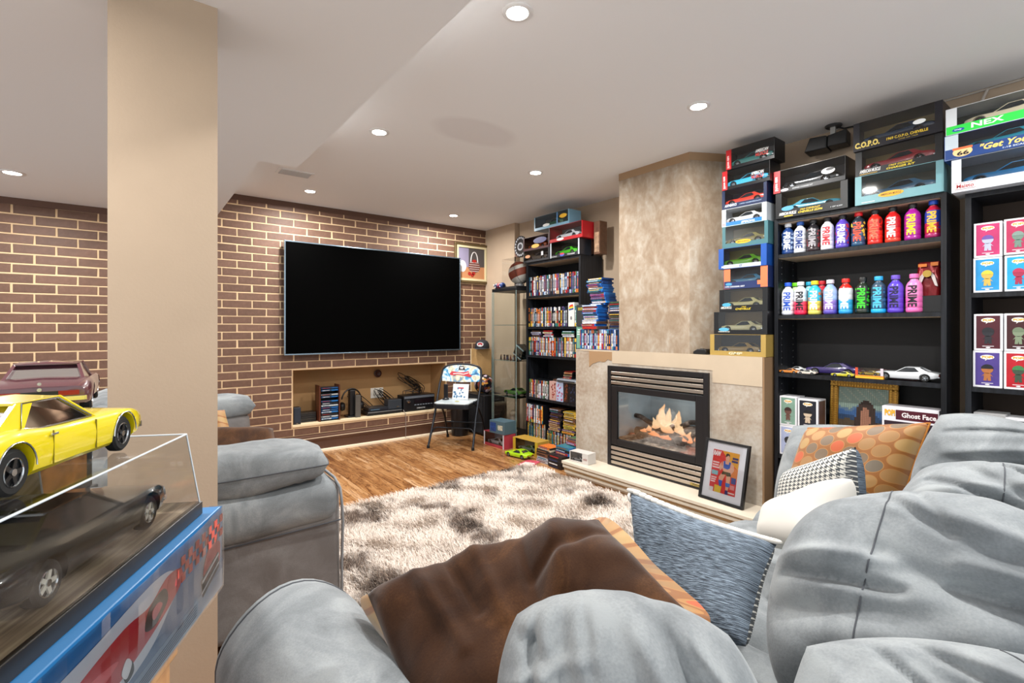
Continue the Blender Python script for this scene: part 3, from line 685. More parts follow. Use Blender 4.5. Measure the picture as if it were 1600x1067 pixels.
IN = mat('93a8b4', .8, var=.2, vscale=5)  # bluish reflection and haze of the fire glass put into the liner colour
m = MB(); fx0, fx1, fd = .06, FWd - .06, .37
m.quad((fx0, .03, .19), (fx0 + .08, fd, .19), (fx0 + .08, fd, .78), (fx0, .03, .78), 0); m.quad((fx1 - .08, fd, .19), (fx1, .03, .19), (fx1, .03, .78), (fx1 - .08, fd, .78), 0)
m.quad((fx0 + .08, fd, .19), (fx1 - .08, fd, .19), (fx1 - .08, fd, .78), (fx0 + .08, fd, .78), 0); m.quad((fx0, .03, .74), (fx1, .03, .74), (fx1, fd, .74), (fx0, fd, .74), 0)
obj('firebox_liner', m, IN, fp)
gnd = MB(); G = 26; rr = random.Random(4)
pts = [[(fx0 + .01 + (fx1 - fx0 - .02) * i / G, .03 + (fd - .04) * j / 12, .20 + .02 * noise.noise((i * .5, j * .5, 3)) + .012 * rr.random() + .07 * (j / 12)) for i in range(G + 1)] for j in range(13)]
for j in range(12):
    for i in range(G): gnd.quad(pts[j][i], pts[j][i + 1], pts[j + 1][i + 1], pts[j + 1][i])
EM = NT('embers', .9); _tc = EM.n('TexCoord'); _n = EM.n('TexNoise', Scale=22., Detail=5.); EM.l(_tc.outputs['Object'], _n.inputs['Vector'])
EM.l(EM.ramp(_n.outputs[0], [(.35, '3a332c'), (.5, '7d7062'), (.65, 'b3a797')]), EM.b.inputs['Base Color'])
EM.b.inputs['Emission Color'].default_value = (1, .12, .03, 1)
_n2 = EM.n('TexNoise', Scale=7., Detail=3.); EM.l(_tc.outputs['Object'], _n2.inputs['Vector'])
EM.l(EM.math('MULTIPLY', EM.math('MAXIMUM', EM.math('SUBTRACT', _n2.outputs[0], .60), 0.), 3.), EM.b.inputs['Emission Strength']); EM.bump(_n.outputs[0], .8)
o = obj('ember_bed', gnd, EM.m, fp); o['kind'] = 'stuff'
LG = NT('charred log', .9); _tc = LG.n('TexCoord'); _n = LG.n('TexNoise', Scale=26., Detail=6.); LG.l(_tc.outputs['Object'], _n.inputs['Vector'])
LG.l(LG.ramp(_n.outputs[0], [(.35, '1e1a18'), (.52, '4b423c'), (.68, '8a8078')]), LG.b.inputs['Base Color']); LG.bump(_n.outputs[0], .9)
for (a, b, r_) in (((.16, .16, .27), (.70, .20, .26), .038), ((.10, .22, .38), (.52, .20, .30), .022), ((.30, .26, .33), (.78, .22, .33), .036), ((.22, .10, .25), (.60, .13, .25), .03), ((.46, .18, .34), (.66, .25, .41), .02), ((.55, .10, .26), (.72, .24, .33), .028)):
    A, B = Vector(a), Vector(b); P = [A.lerp(B, i / 9) + Vector((0, .004 * math.sin(i * 2), .008 * math.sin(i * 1.3))) for i in range(10)]
    obj('log', MB().tube(P, [r_ * (.85 + .3 * abs(noise.noise((i * .7, r_ * 90, 1)))) for i in range(10)], 12), LG.m, fp, sm=60)
FLM = bpy.data.materials.new('flame'); FLM.use_nodes = True; nt = FLM.node_tree; nt.nodes.clear()
_o = nt.nodes.new('ShaderNodeOutputMaterial'); _e = nt.nodes.new('ShaderNodeEmission'); _tc = nt.nodes.new('ShaderNodeTexCoord'); _sx = nt.nodes.new('ShaderNodeSeparateXYZ'); _cr = nt.nodes.new('ShaderNodeValToRGB')
_mr = nt.nodes.new('ShaderNodeMapRange'); _mr.inputs[1].default_value = .26; _mr.inputs[2].default_value = .56
nt.links.new(_tc.outputs['Object'], _sx.inputs[0]); nt.links.new(_sx.outputs[2], _mr.inputs[0]); nt.links.new(_mr.outputs[0], _cr.inputs[0])
_cr.color_ramp.elements[0].color = (1, .22, .04, 1); _cr.color_ramp.elements[1].color = (1, .50, .22, 1); _cr.color_ramp.elements.new(.3).color = (1, .66, .36, 1)
_e.inputs[1].default_value = 1.6; nt.links.new(_cr.outputs[0], _e.inputs[0])
_t = nt.nodes.new('ShaderNodeBsdfTransparent'); _mx = nt.nodes.new('ShaderNodeMixShader'); _lw = nt.nodes.new('ShaderNodeLayerWeight'); _lw.inputs[0].default_value = .35; _pw = nt.nodes.new('ShaderNodeMath'); _pw.operation = 'MULTIPLY_ADD'; _pw.inputs[1].default_value = -.95; _pw.inputs[2].default_value = .85; nt.links.new(_lw.outputs['Facing'], _pw.inputs[0]); nt.links.new(_pw.outputs[0], _mx.inputs[0])
nt.links.new(_t.outputs[0], _mx.inputs[1]); nt.links.new(_e.outputs[0], _mx.inputs[2]); nt.links.new(_mx.outputs[0], _o.inputs[0])
rf = random.Random(12)
for (x, y, z, h_, w_) in ((.39, .17, .32, .24, .045), (.42, .2, .33, .19, .04), (.50, .2, .32, .19, .045), (.53, .17, .31, .13, .035), (.33, .17, .31, .11, .035), (.45, .15, .30, .10, .05), (.57, .16, .30, .09, .03), (.29, .14, .29, .06, .03), (.25, .13, .28, .04, .03), (.63, .15, .28, .08, .03), (.68, .17, .27, .07, .025), (.73, .18, .27, .10, .022), (.37, .11, .27, .05, .05), (.47, .10, .265, .045, .05), (.60, .12, .27, .05, .04), (.66, .12, .265, .05, .025)):
    prof = [(.0001, 0)] + [(w_ * 1.05 * (math.sin(PI * min(1, t_ * 1.0) ** .55)) ** .8 * (1 - .25 * t_), h_ * t_) for t_ in [x_ / 12 for x_ in range(1, 12)]] + [(.0001, h_)]
    h_ *= .82; prof = [(a, b * .82) for a, b in prof]; m = MB().lathe(prof, n=12); ph = rf.random() * 6
    m.v = [(x + vx * (1 + .5 * noise.noise((vx * 60, vz * 40, ph))) + math.sin(vz / h_ * 5 + ph) * w_ * .45 * (vz / h_) + .35 * w_ * noise.noise((vz * 30, ph, 2)), y + vy * .4, z + vz) for vx, vy, vz in m.v]
    obj('flame', m, FLM, fp, sm=60)
l = bpy.data.lights.new('fire_glow', 'POINT'); l.energy = 4.; l.color = (1, .86, .74); l.shadow_soft_size = .08
lo = bpy.data.objects.new('fire_glow', l); C.objects.link(lo); lo.parent = fp; lo.location = (.46, .12, .42)
l = bpy.data.lights.new('firebox_glow', 'AREA'); l.energy = .0; 
bpy.data.lights.remove(l)

# ================================================================== CARS
def car_parts():
    st = [(.1355, .0300, .022, .030, .0), (.1348, .046, .017, .036, 0), (.1310, .0495, .0145, .0395, 0), (.1200, .0520, .0125, .0425, 0), (.1040, .0545, .0115, .0450, 0), (.0860, .0555, .011, .0465, 0), (.0660, .0545, .0105, .0462, 0), (.0450, .0525, .010, .0460, 0), (.0200, .0515, .010, .0462, 0), (-.0050, .0512, .010, .0464, 0), (-.0300, .0516, .010, .0475, 0), (-.0480, .0530, .0105, .0495, 0), (-.0640, .0550, .011, .0515, 0), (-.0800, .0560, .0115, .0522, 0), (-.0960, .0550, .013, .0512, 0), (-.1120, .0530, .0155, .0490, 0), (-.1250, .0505, .019, .0462, 0), (-.1335, .0470, .022, .0430, 0), (-.1350, .0300, .027, .0385, 0)]
    b = bmesh.new(); rings = []
    for (x, w_, z0, z1, _) in st:
        hh = z1 - z0; prof = [(-w_ * .88, z0), (-w_ * .955, z0 + hh * .10), (-w_ * .99, z0 + hh * .32), (-w_ * 1.0, z0 + hh * .58), (-w_ * .985, z0 + hh * .74), (-w_ * .955, z0 + hh * .88), (-w_ * .895, z0 + hh * .975), (-w_ * .80, z0 + hh * 1.0), (-w_ * .5, z0 + hh * 1.01), (0, z0 + hh * 1.04)]
        prof = prof + [(-p[0], p[1]) for p in prof[-2::-1]]
        rings.append([b.verts.new((x, y, z)) for y, z in prof])
    for i in range(len(rings) - 1):
        for j in range(len(rings[0])): 
            k = (j + 1) % len(rings[0]); b.faces.new((rings[i][j], rings[i][k], rings[i + 1][k], rings[i + 1][j]))
    b.faces.new(rings[0][::-1]); b.faces.new(rings[-1])
    bmesh.ops.recalc_face_normals(b, faces=b.faces)
    me = bpy.data.meshes.new('body'); b.to_mesh(me); b.free()
    o = bpy.data.objects.new('body', me); C.objects.link(o)
    cut = MB()
    for x in (.086, -.080):
        for s_ in (-1, 1): cut.lathe([(.0225, 0), (.0225, .022)], cx=x, cy=(.036 if s_ > 0 else -.058), z=.020, n=24, axis='y')
    cme = cut.mesh('cut'); bb = bmesh.new(); bb.from_mesh(cme); bmesh.ops.recalc_face_normals(bb, faces=bb.faces); bb.to_mesh(cme); bb.free()
    co = bpy.data.objects.new('cut', cme); C.objects.link(co)
    md = o.modifiers.new('b', 'BOOLEAN'); md.operation = 'DIFFERENCE'; md.object = co; md.solver = 'EXACT'
    dg = bpy.context.evaluated_depsgraph_get(); me2 = bpy.data.meshes.new_from_object(o.evaluated_get(dg))
    bpy.data.objects.remove(o); bpy.data.objects.remove(co)
    # greenhouse: glass block, roof, pillars
    zb, zr = .046, .0705
    base = [(.040, .045), (-.088, .045)]; roof = [(-.004, .0365), (-.052, .0365)]
    gl = MB(); P = lambda x, y, z: (x, y, z)
    B = [(.040, -.044, zb), (-.086, -.044, zb + .002), (-.086, .044, zb + .002), (.040, .044, zb)]
    T = [(-.002, -.0355, zr), (-.050, -.0355, zr), (-.050, .0355, zr), (-.002, .0355, zr)]
    for i in range(4): gl.quad(B[i], B[(i + 1) % 4], T[(i + 1) % 4], T[i])
    gl.quad(*T)
    bb = bmesh.new(); bb.from_mesh(me2)
    rf_ = MB(); rf_.prism([(.003, -.036), (.001, -.037), (-.054, -.037), (-.058, -.034), (-.058, .034), (-.054, .037), (.001, .037), (.003, .036)], zr - .0008, zr + .0012)
    # crowned roof top
    rf_.poly([(.000, -.034, zr + .0012), (-.054, -.034, zr + .0012), (-.050, 0, zr + .0035), (-.004, 0, zr + .0035)]); rf_.poly([(-.004, 0, zr + .0035), (-.050, 0, zr + .0035), (-.054, .034, zr + .0012), (.000, .034, zr + .0012)])
    rf_.poly([(.000, .034, zr + .0012), (.000, -.034, zr + .0012), (-.004, 0, zr + .0035)]); rf_.poly([(-.054, -.034, zr + .0012), (-.054, .034, zr + .0012), (-.050, 0, zr + .0035)])
    for s_ in (-1, 1):
        q = [(-.060, s_ * .0452, zb), (-.094, s_ * .0452, zb + .003), (-.056, s_ * .0368, zr + .0005), (-.036, s_ * .0372, zr + .0005)]
        q2 = [(x, y - s_ * .004, z) for x, y, z in q]; rf_.poly(q if s_ < 0 else q[::-1]); rf_.poly(q2 if s_ > 0 else q2[::-1]); rf_.quad(q[1], q2[1], q2[2], q[2]); rf_.quad(q[0], q2[0], q2[3], q[3])
        rf_.tube([(.043, s_ * .0452, zb - .001), (.001, s_ * .0368, zr + .0003)], .0016, 6)
    rm = rf_.mesh('r'); bb.from_mesh(rm); bb.to_mesh(me2); bb.free(); smooth(me2, 32)
    return me2, gl.mesh('windows')
BODY, WIN = car_parts()
_wh = MB().lathe([(.0115, -.0065), (.0165, -.0068), (.0188, -.0045), (.0190, 0), (.0188, .0045), (.0165, .0068), (.0115, .0065), (.0115, -.0065)], n=26, axis='y', caps=False); WHM = _wh.mesh('wheel', RUBBER); smooth(WHM, 40)
_ri = MB().lathe([(.0118, -.0068), (.0110, -.0072), (.0100, -.005), (.0098, .006)], n=22, axis='y', caps=False)
for i in range(5):
    a = 2 * PI * i / 5; c_, s_ = math.cos(a), math.sin(a); n_ = (-s_, c_)
    pts = [(c_ * .0105 + n_[0] * .0018, s_ * .0105 + n_[1] * .0018), (c_ * .0105 - n_[0] * .0018, s_ * .0105 - n_[1] * .0018), (-n_[0] * .0022, -n_[1] * .0022), (n_[0] * .0022, n_[1] * .0022)]
    _ri.prism(pts, -.0062, -.0045, 1, 'y')
_ri.disc(0, 0, .003, .003, -.0072, -.004, 0, 10)
_hb = MB().disc(0, 0, .0098, .0098, -.0035, -.003, 0, 16)
RIM = _ri.mesh('rim', [CHROME, mat('8c9096', .3, .7)]); HUBB = _hb.mesh('hub_shadow', mat('18181a', .6)); smooth(RIM, 35)
BUMP = MB().box(-.002, .003, -.047, .047, -.003, .003).box(-.006, .0, -.049, -.046, -.003, .003).box(-.006, 0, .046, .049, -.003, .003).mesh('bumper', CHROME)
GRI = MB().box(0, .0015, -.040, .040, -.0045, .0045).mesh('grille', mat('131316', .4))
HL = MB().lathe([(.0001, .0022), (.003, .002), (.0042, 0)], n=12, axis='x').mesh('headlight', mat('dfe6ea', .1)); smooth(HL, 60)
TL = MB().box(-.0015, .001, -.011, .011, -.0032, .0032).mesh('tail_light', mat('9a1014', .2))
TIN = mat('22282d', .08, coat=.6)
WIN.materials.append(TIN); BODY.materials.append(WHITE)
def paint(c, metal=.0): return mat(c, .25, metal, coat=1.)
def make_car(name, label, colr, loc, rz, scale=1., group=None, detail=2, trim=None, glassm=None, spoke=None):
    "detail 2: all parts, 1: without lamps and rims"
    t = thing(name, label, 'toy car', loc, rz, group); t.scale = (scale,) * 3
    o = link('body', BODY, t); o.material_slots[0].link = 'OBJECT'; o.material_slots[0].material = paint(colr)
    wn = link('windows', WIN, t)
    if glassm: wn.material_slots[0].link = 'OBJECT'; wn.material_slots[0].material = glassm
    for x in (.086, -.080):
        for s_ in (-1, 1):
            w_ = link('wheel', WHM, t, (x, s_ * .0455, .019), 0 if s_ < 0 else PI)
            if detail >= 1:
                r_i = link('rim', RIM, w_)
                if spoke: r_i.material_slots[1].link = 'OBJECT'; r_i.material_slots[1].material = mat(spoke, .3)
            if detail >= 2: link('hub_shadow', HUBB, w_)
    link('bumper', BUMP, t, (.1345, 0, .022)); link('bumper', BUMP, t, (-.1345, 0, .026), PI)
    if detail >= 2:
        link('grille', GRI, t, (.1343, 0, .031)); 
        for s_ in (-1, 1):
            for d_ in (.030, .039): link('headlight', HL, t, (.1355, s_ * d_, .031))
            link('tail_light', TL, t, (-.1350, s_ * .030, .034))
    return t
# ------------------------------------------------------------------ car display boxes (front faces local -y)
def carbox(label, loc, w_, h_, d_, carton, back, lip=.035, side=.03, top=.006, group='boxed model cars', rz=-PI / 2, inner=None, texts=(), shapes=(), sidecol=None, lipcol=None):
    t = thing('car_box', label, 'box', loc, rz, group); T = .002
    cm, bm_ = mat(carton, .3), mat(back, .6, var=.12, vscale=9)
    m = MB()
    m.box(0, w_, d_ - T, d_, 0, h_).box(0, w_, .0, d_ - T, 0, T).box(0, w_, T * 0, d_ - T, h_ - T, h_).box(0, T, 0, d_ - T, T, h_ - T).box(w_ - T, w_, 0, d_ - T, T, h_ - T)
    obj('carton', m, cm, t)
    obj('backdrop', MB().box(T, w_ - T, d_ - T - .0015, d_ - T - .0005, T, h_ - T).box(side, w_ - side, .004, d_ - T - .002, lip * .35, lip * .35 + .0015), bm_, t)
    m = MB()
    if side > .004: m.box(T, side, 0, T, T, h_ - T).box(w_ - side, w_ - T, 0, T, T, h_ - T)
    obj('side_strip', m, mat(sidecol, .3) if sidecol else cm, t) if m.v else None
    obj('front_lip', MB().box(side if side > .004 else T, w_ - (side if side > .004 else T), 0, T, T, lip), mat(lipcol, .3) if lipcol else cm, t)
    obj('window', MB().quad((side, .001, lip), (w_ - side, .001, lip), (w_ - side, .001, h_ - T), (side, .001, h_ - T)), FILM, t)
    cols = {}
    for s_ in shapes:      # (colour, fn(mb))
        m = MB(); s_[1](m); obj('badge', m, mat(s_[0], .4), t)
    for (s_, c_, x0, x1, z0, z1, kw) in texts:
        m = MB(); tx(m, s_, x0, x1, z0, z1, y=-.0012, **kw); obj('lettering', m, mat(c_, .4), t)
    return t
def boxed(label, carlabel, Y1, X, z, w_, h_, carton, back, carcol, d_=.13, sc_=1., group='boxed model cars', flip=False, **k):
    d_ = max(d_, .142 * sc_); b = carbox(label, (X, Y1, z), w_, h_, d_, carton, back, group=group, **k)
    lip = k.get('lip', .035)
    lo = b.matrix_basis @ Vector((w_ / 2, d_ * .50, lip * .35 + .0024))
    c = make_car('model_car', carlabel, carcol, lo, (PI / 2 if not flip else -PI / 2), sc_, 'cars inside display boxes', 1)
    c.location.x = X + d_ * .47
    return b, c
def oval(x, z, rx, rz, y=-.0011): return lambda m: m.disc(x, z, rx, rz, y, y + .0008, 0, 20)
def rect(x0, x1, z0, z1, y=-.0009): return lambda m: m.box(x0, x1, y, y + .0007, z0, z1)
IT = dict(shear=.25); RO = dict(rot=True)
G1 = 'boxed cars stacked beside the chimney'
e = .0008
W31 = .312
boxed('gold carton car box at the bottom of the tall stack beside the chimney', 'gold model car inside the gold box at the stack bottom', 1.795, 3.062, 1.047, .365, .137, 'a98d4a', '3a3838', 'a88a4c', group=G1, texts=[('GMP', 'e8e0c0', .13, .22, .008, .024, IT)], lip=.03)
boxed('black car box second from the bottom of the chimney stack', 'cream model car inside the second box from the stack bottom', 1.775, 3.075, 1.1855, .348, .145, '0f1013', '8f7440', 'd9d2a0', group=G1, lip=.028, shapes=[('57a7c9', oval(.07, .03, .035, .012))], texts=[('AMERICAN MUSCLE', 'd8d8d0', .03, .11, .012, .02, IT)])
boxed('black car box with yellow lettering on its lip, third from the bottom beside the chimney', 'cream yellow model car in the third box from the stack bottom', 1.745, 3.09, 1.332, W31, .144, '0f1013', '8f7440', 'd8d090', group=G1, lip=.040, side=.03, shapes=[('4aa0c4', oval(.05, .045, .030, .012))], texts=[('1969', 'd8b82c', .15, .18, .026, .033, IT), ('CHEVELLE', 'e3c92e', .11, .21, .010, .022, IT), ('AMERICAN MUSCLE', 'e8e8e0', .01, .085, .018, .034, IT)])
boxed('navy and orange car box, fourth from the bottom beside the chimney', 'blue model convertible in the fourth box from the stack bottom', 1.715, 3.09, 1.478, .285, .133, '1e2c5a', '4a4f55', '2d7ea6', group=G1, lip=.045, side=.045, sidecol='d8734a', shapes=[('4a90bf', oval(.035, .032, .022, .009)), ('1e2c5a', rect(.004, .045, .004, .05, -.0005)), ('d8734a', rect(.22, .28, .02, .045))], texts=[('1970 COUGAR XR7', 'dfe6ee', .01, .14, .010, .020, {})])
boxed('bright blue car box, fifth from the bottom beside the chimney', 'lime green model car in the fifth box from the stack bottom', 1.748, 3.085, 1.612, W31, .134, '1a4c9c', '8a8450', '6fbf2a', group=G1, lip=.025, side=.035, lipcol='b9c4d4', texts=[('Maisto', 'e8eef5', .02, .06, .006, .02, IT), ('GT', '1a2c5a', .14, .16, .006, .02, {})])
boxed('teal grey car box with a yellow emblem, sixth from the bottom beside the chimney', 'olive gold model car in the sixth box from the stack bottom', 1.725, 3.09, 1.747, .295, .141, '3f6a70', '6b6a48', '8c8446', group=G1, lip=.03, side=.022, shapes=[('e0a92a', oval(.14, .032, .05, .013))], texts=[('AMERICAN MUSCLE', '5a3a10', .10, .18, .027, .037, IT)])
boxed('white and blue special edition car box, seventh from the bottom beside the chimney', 'silver white roadster in the seventh box from the stack bottom', 1.728, 3.09, 1.889, .29, .113, 'cfd6dc', '3a3c30', 'c8c8c8', group=G1, lip=.026, side=.028, lipcol='1f6cc0', texts=[('SPECIAL', 'f2f6fa', .13, .22, .007, .02, IT), ('Maisto', 'b02020', .006, .027, .010, .018, {})], sc_=.95)
boxed('navy blue car box third from the top beside the chimney', 'red model car in the third box from the stack top', 1.727, 3.09, 2.003, .29, .124, '1b2746', '2c3a52', 'c0392b', group=G1, lip=.032, side=.02, texts=[('AUTHENTICS', 'dfe6f0', .02, .10, .012, .028, IT), ('1970 CHEVROLET', '9fb2cc', .12, .26, .014, .021, {})])
boxed('black box with red strip, second from the top beside the chimney', 'sky blue model car in the second box from the stack top', 1.722, 3.085, 2.128, .305, .124, '17181b', '2e3438', '3fb2d8', group=G1, lip=.02, side=.003, shapes=[('c01f26', rect(.0, .035, .0, .123))], texts=[('auto world', 'f0e4e4', .008, .026, .01, .09, RO), ('AMERICAN', 'cfcfcf', .19, .27, .055, .075, IT), ('MUSCLE', 'c03028', .19, .27, .032, .052, IT)])
boxed('black box with red strip and teal car, topmost beside the chimney', 'dark teal model car in the topmost box of the chimney stack', 1.69, 3.075, 2.253, .305, .128, '17181b', '2e3438', '2f6f6c', group=G1, lip=.02, side=.003, shapes=[('c01f26', rect(.0, .035, .0, .127))], texts=[('auto world', 'f0e4e4', .008, .026, .01, .09, RO), ('AMERICAN', 'cfcfcf', .19, .27, .06, .08, IT), ('MUSCLE', 'c03028', .19, .27, .037, .057, IT)])
# on the bookcase
G2 = 'boxed cars on the tall bookcase'
boxed('black car box with light blue car directly on the left of the tall bookcase', 'light blue model car in the box above the bottles, left', 1.405, 3.135, 1.8915, .385, .155, '111316', 'a08a50', '3f9cb4', group=G2, lip=.048, side=.035, texts=[('1969 CHEVROLET', 'dcbc2e', .14, .25, .030, .040, IT), ('CHEVELLE SS396', 'e3c92e', .13, .26, .014, .026, IT), ('1 OF 4,250', 'c8ccd0', .30, .36, .014, .022, IT), ('AMERICAN MUSCLE', 'e8e8e8', .02, .12, .016, .034, IT)], shapes=[('4a94c4', oval(.07, .055, .035, .014)), ('d2b030', rect(.05, .10, .006, .012))], flip=True, sc_=1.12)
boxed('black car box with red strip on the left, above the light blue car box', 'black model car in the upper left box over the bookcase', 1.415, 3.13, 2.0475, .385, .135, '17181b', '3a3a3c', '1d1f22', group=G2, lip=.024, side=.003, shapes=[('c01f26', rect(.0, .04, .0, .134)), ('e4e4e4', oval(.30, .07, .035, .018)), ('17181b', oval(.31, .078, .022, .008, -.0014)), ('e0d8e0', oval(.065, .012, .022, .008, -.0014))], texts=[('auto world', 'f0e4e4', .010, .030, .015, .10, RO), ('DODGE CHARGER R/T', 'c8ccd0', .11, .22, .008, .015, {})], sc_=1.1)
boxed('teal edged car box with yellow emblem at the bottom right on the tall bookcase', 'steel blue model car in the teal edged box', .985, 3.135, 1.8915, .372, .155, '6fa0a8', '4c5240', '48789a', group=G2, lip=.045, side=.03, shapes=[('e0a92a', oval(.16, .035, .055, .015)), ('cfd4d0', rect(.03, .09, .008, .012))], texts=[('AMERICAN MUSCLE', '5a3a10', .115, .205, .029, .041, IT)], flip=False, sc_=1.15)
boxed('black car box with red car in the middle of the right bookcase stack', 'red model car in the middle box of the right stack', .985, 3.14, 2.0475, .368, .135, '111316', '8a7440', 'b03038', group=G2, lip=.036, side=.03, shapes=[('a98a3c', rect(.02, .10, .006, .010))], texts=[('1969 DODGE', 'dcbc2e', .15, .25, .022, .032, IT), ('CHARGER R/T', 'e3c92e', .14, .26, .008, .018, IT), ('AMERICAN MUSCLE', 'e8e8e8', .02, .115, .014, .032, IT)], sc_=1.12)
boxed('black car box with large gold letters at the top of the bookcase stack', 'dark blue model car in the box with large gold letters', .99, 3.125, 2.1835, .375, .152, '14131c', '8f7a48', '34465e', group=G2, lip=.045, side=.03, texts=[('C.O.P.O.', 'd8c060', .008, .12, .012, .044, dict(bold=.05)), ('1969 C.O.P.O. CHEVELLE', 'e0c030', .15, .32, .020, .034, {}), ('ONE OF 1969', 'a89030', .20, .28, .009, .014, {})], shapes=[('e8ecee', oval(.285, .075, .026, .012))], sc_=1.15)
# right bookcase top
G3 = 'boxed cars at the right edge'
boxed('white car box with red logo at the bottom of the right edge stack', 'bright blue model car in the lowest box at right edge', .575, 3.085, 1.8635, .40, .155, 'c9d0d8', '3c4a52', '2a8fd0', group=G3, lip=.045, side=.035, shapes=[('f2f2f2', rect(.012, .085, .012, .04)), ('a02028', rect(.012, .085, .012, .0135, -.0014)), ('a02028', rect(.012, .085, .0385, .04, -.0014))], texts=[('Maisto', 'a02028', .018, .079, .017, .035, dict(bold=.03))], sc_=1.2)
boxed('blue car box with orange shield in the middle of the right edge stack', 'teal model convertible in the middle box at right edge', .60, 3.08, 2.0195, .42, .118, '1f3f7c', '43484c', '1f7f96', group=G3, lip=.05, side=.05, sidecol='b9c6cf', shapes=[('1f3f7c', rect(.003, .05, .003, .05, -.0006)), ('e8c48c', oval(.065, .030, .035, .022)), ('d86a3c', rect(.03, .10, .042, .052, -.0013))], texts=[('66', '1a1a1a', .045, .088, .014, .034, dict(bold=.04)), ('ROUTE', 'e8c48c', .045, .09, .044, .050, {}), ('"Get Your', 'f0cf6c', .125, .30, .018, .046, dict(shear=.3, bold=.03)), ('1:18 SCALE', 'c8d4e4', .20, .28, .006, .013, {})], sc_=1.05)
boxed('bright green and white car box on top of the right edge stack', 'cream model car in the green box at right edge', .595, 3.08, 2.1385, .42, .125, 'cfd4d8', '2c3c36', 'd8ccb0', group=G3, lip=.04, side=.04, lipcol='2fd04c', shapes=[('2fd04c', rect(.002, .04, .002, .04, -.0006)), ('2fd04c', rect(.38, .42, .002, .075, -.0006)), ('1a4c9c', oval(.045, .018, .022, .008))], texts=[('Welly', 'e8f0f8', .032, .058, .014, .022, IT), ('NEX', 'e6f6e8', .09, .20, .012, .036, dict(bold=.03))], sc_=1.1)
# on the disc bookcase
G4 = 'boxed cars on the disc bookcase'
boxed('grey car box at the bottom left on the disc bookcase', 'grey and tan model car in the lower left box', 3.985, 3.235, 1.9015, .395, .12, '3a3c40', '55585c', '77706a', group=G4, lip=.02, side=.012, sc_=1.1, shapes=[('c89068', oval(.07, .06, .04, .016)), ('d0d4d8', rect(.28, .31, .05, .09))])
boxed('dark car box with checker corner holding a green car, right on the disc bookcase', 'bright green racing car in the checker cornered box', 3.575, 3.235, 1.9015, .40, .15, '20242c', '3c3a38', '4fc02a', group=G4, lip=.03, side=.02, sc_=1.1, sidecol='b9c0c8', shapes=[('4a5cc0', oval(.17, .022, .03, .016)), ('d03040', oval(.17, .03, .03, .008, -.0014))], texts=[('RACING', 'd8d8d8', .01, .10, .008, .018, IT), ('THUNDER', 'd8d8d8', .24, .34, .010, .022, IT)])
boxed('maroon and blue car box in the middle left over the disc bookcase', 'red and yellow model car in the maroon box', 3.985, 3.235, 2.0225, .395, .135, '4a1c22', '6a2c34', 'c0582c', group=G4, lip=.02, side=.012, sc_=1.05, shapes=[('e0b02c', oval(.19, .035, .06, .02)), ('2c2c6c', oval(.26, .085, .10, .03))])
boxed('large red ended car box second from the top over the disc bookcase', 'white police style model car in the red ended box', 3.58, 3.225, 2.0525, .45, .15, 'b01c24', '6c7074', 'c8ccd0', group=G4, lip=.03, side=.01, sc_=1.15, d_=.18, texts=[('1:18', 'f0f0f0', .13, .19, .010, .022, IT)], shapes=[('e8e0e0', oval(.16, .018, .05, .012)), ('2a1c20', rect(.0, .012, .0, .149))])
boxed('light blue car box topmost over the disc bookcase', 'green and yellow model car in the topmost light blue box', 3.80, 3.225, 2.2035, .50, .135, '6f9cb4', '4a5c60', '3f6a58', group=G4, lip=.025, side=.014, sc_=1.1, shapes=[('e0b02c', oval(.42, .085, .05, .02)), ('5a8cc0', rect(.33, .345, .02, .13)), ('d8dcd8', oval(.18, .035, .05, .014))])
# support boxes: topmost and red box rest on stacks below
for (lab, Y1, w_, c1, c2, z, X) in (('tall slim figure box leaning beside the red ended car box', 3.115, .07, '6a4c3a', 'a88a70', 1.9015, 3.36),):
    b_ = thing('figure_box', lab, 'box', (X, Y1 - .0, z), -PI / 2)
    obj('carton', MB().box(0, w_, 0, .1, 0, .30), mat(c1, .5, var=.3, vscale=20), b_, bev=.001); obj('print', MB().box(.008, w_ - .008, -.001, 0, .02, .2), mat(c2, .5, var=.5, vscale=30), b_)
b_ = thing('figure_box', 'tall dark box with a small figure print, right end of the disc bookcase top', 'box', (3.33, 3.30, 1.9015), -PI / 2)
b_.location = (3.44, 3.035 + .215, 1.9015)
obj('carton', MB().box(.0, .065, 0, .08, 0, .27), mat('2a2422', .5, var=.3, vscale=20), b_, bev=.001)
obj('print', MB().disc(.033, .17, .02, .028, -.001, 0).box(.012, .05, -.001, 0, .02, .14), mat('9a6a58', .5), b_)

# ================================================================== DRINK BOTTLES
RB = .036; BH = .205
def body_profile():
    return [(.030, .0), (.0345, .004), (RB, .010), (RB, .022), (.0345, .024), (.0345, .026), (RB, .028), (RB, .052), (.0348, .054), (RB, .056), (RB, .080), (.0348, .082), (RB, .084), (RB, .108), (.0350, .110), (RB, .113), (RB, .128), (.0350, .138), (.0325, .148), (.0280, .158), (.0210, .166), (.0175, .170), (.0165, .176)]
BP = body_profile()
def zone(j):
    h = (BP[j][1] + BP[j + 1][1]) / 2
    return 3 if h < .024 else (0 if h < .083 else (1 if h < .150 else 2))
_b = MB().lathe(BP, n=28, mf=zone); BOT = _b.mesh('bottle_body', [WHITE] * 4); smooth(BOT, 60)
_c = MB().lathe([(.0195, .0), (.0200, .002), (.0200, .020), (.0190, .0225), (.0001, .0230)], n=24); CAPM = _c.mesh('cap', WHITE); smooth(CAPM, 50)
_n = MB().lathe([(.0166, 0), (.0166, .010)], n=20); NECK = _n.mesh('neck', glass_mat((.8, .85, .9, 1), .1, 'bottle neck')); smooth(NECK, 60)
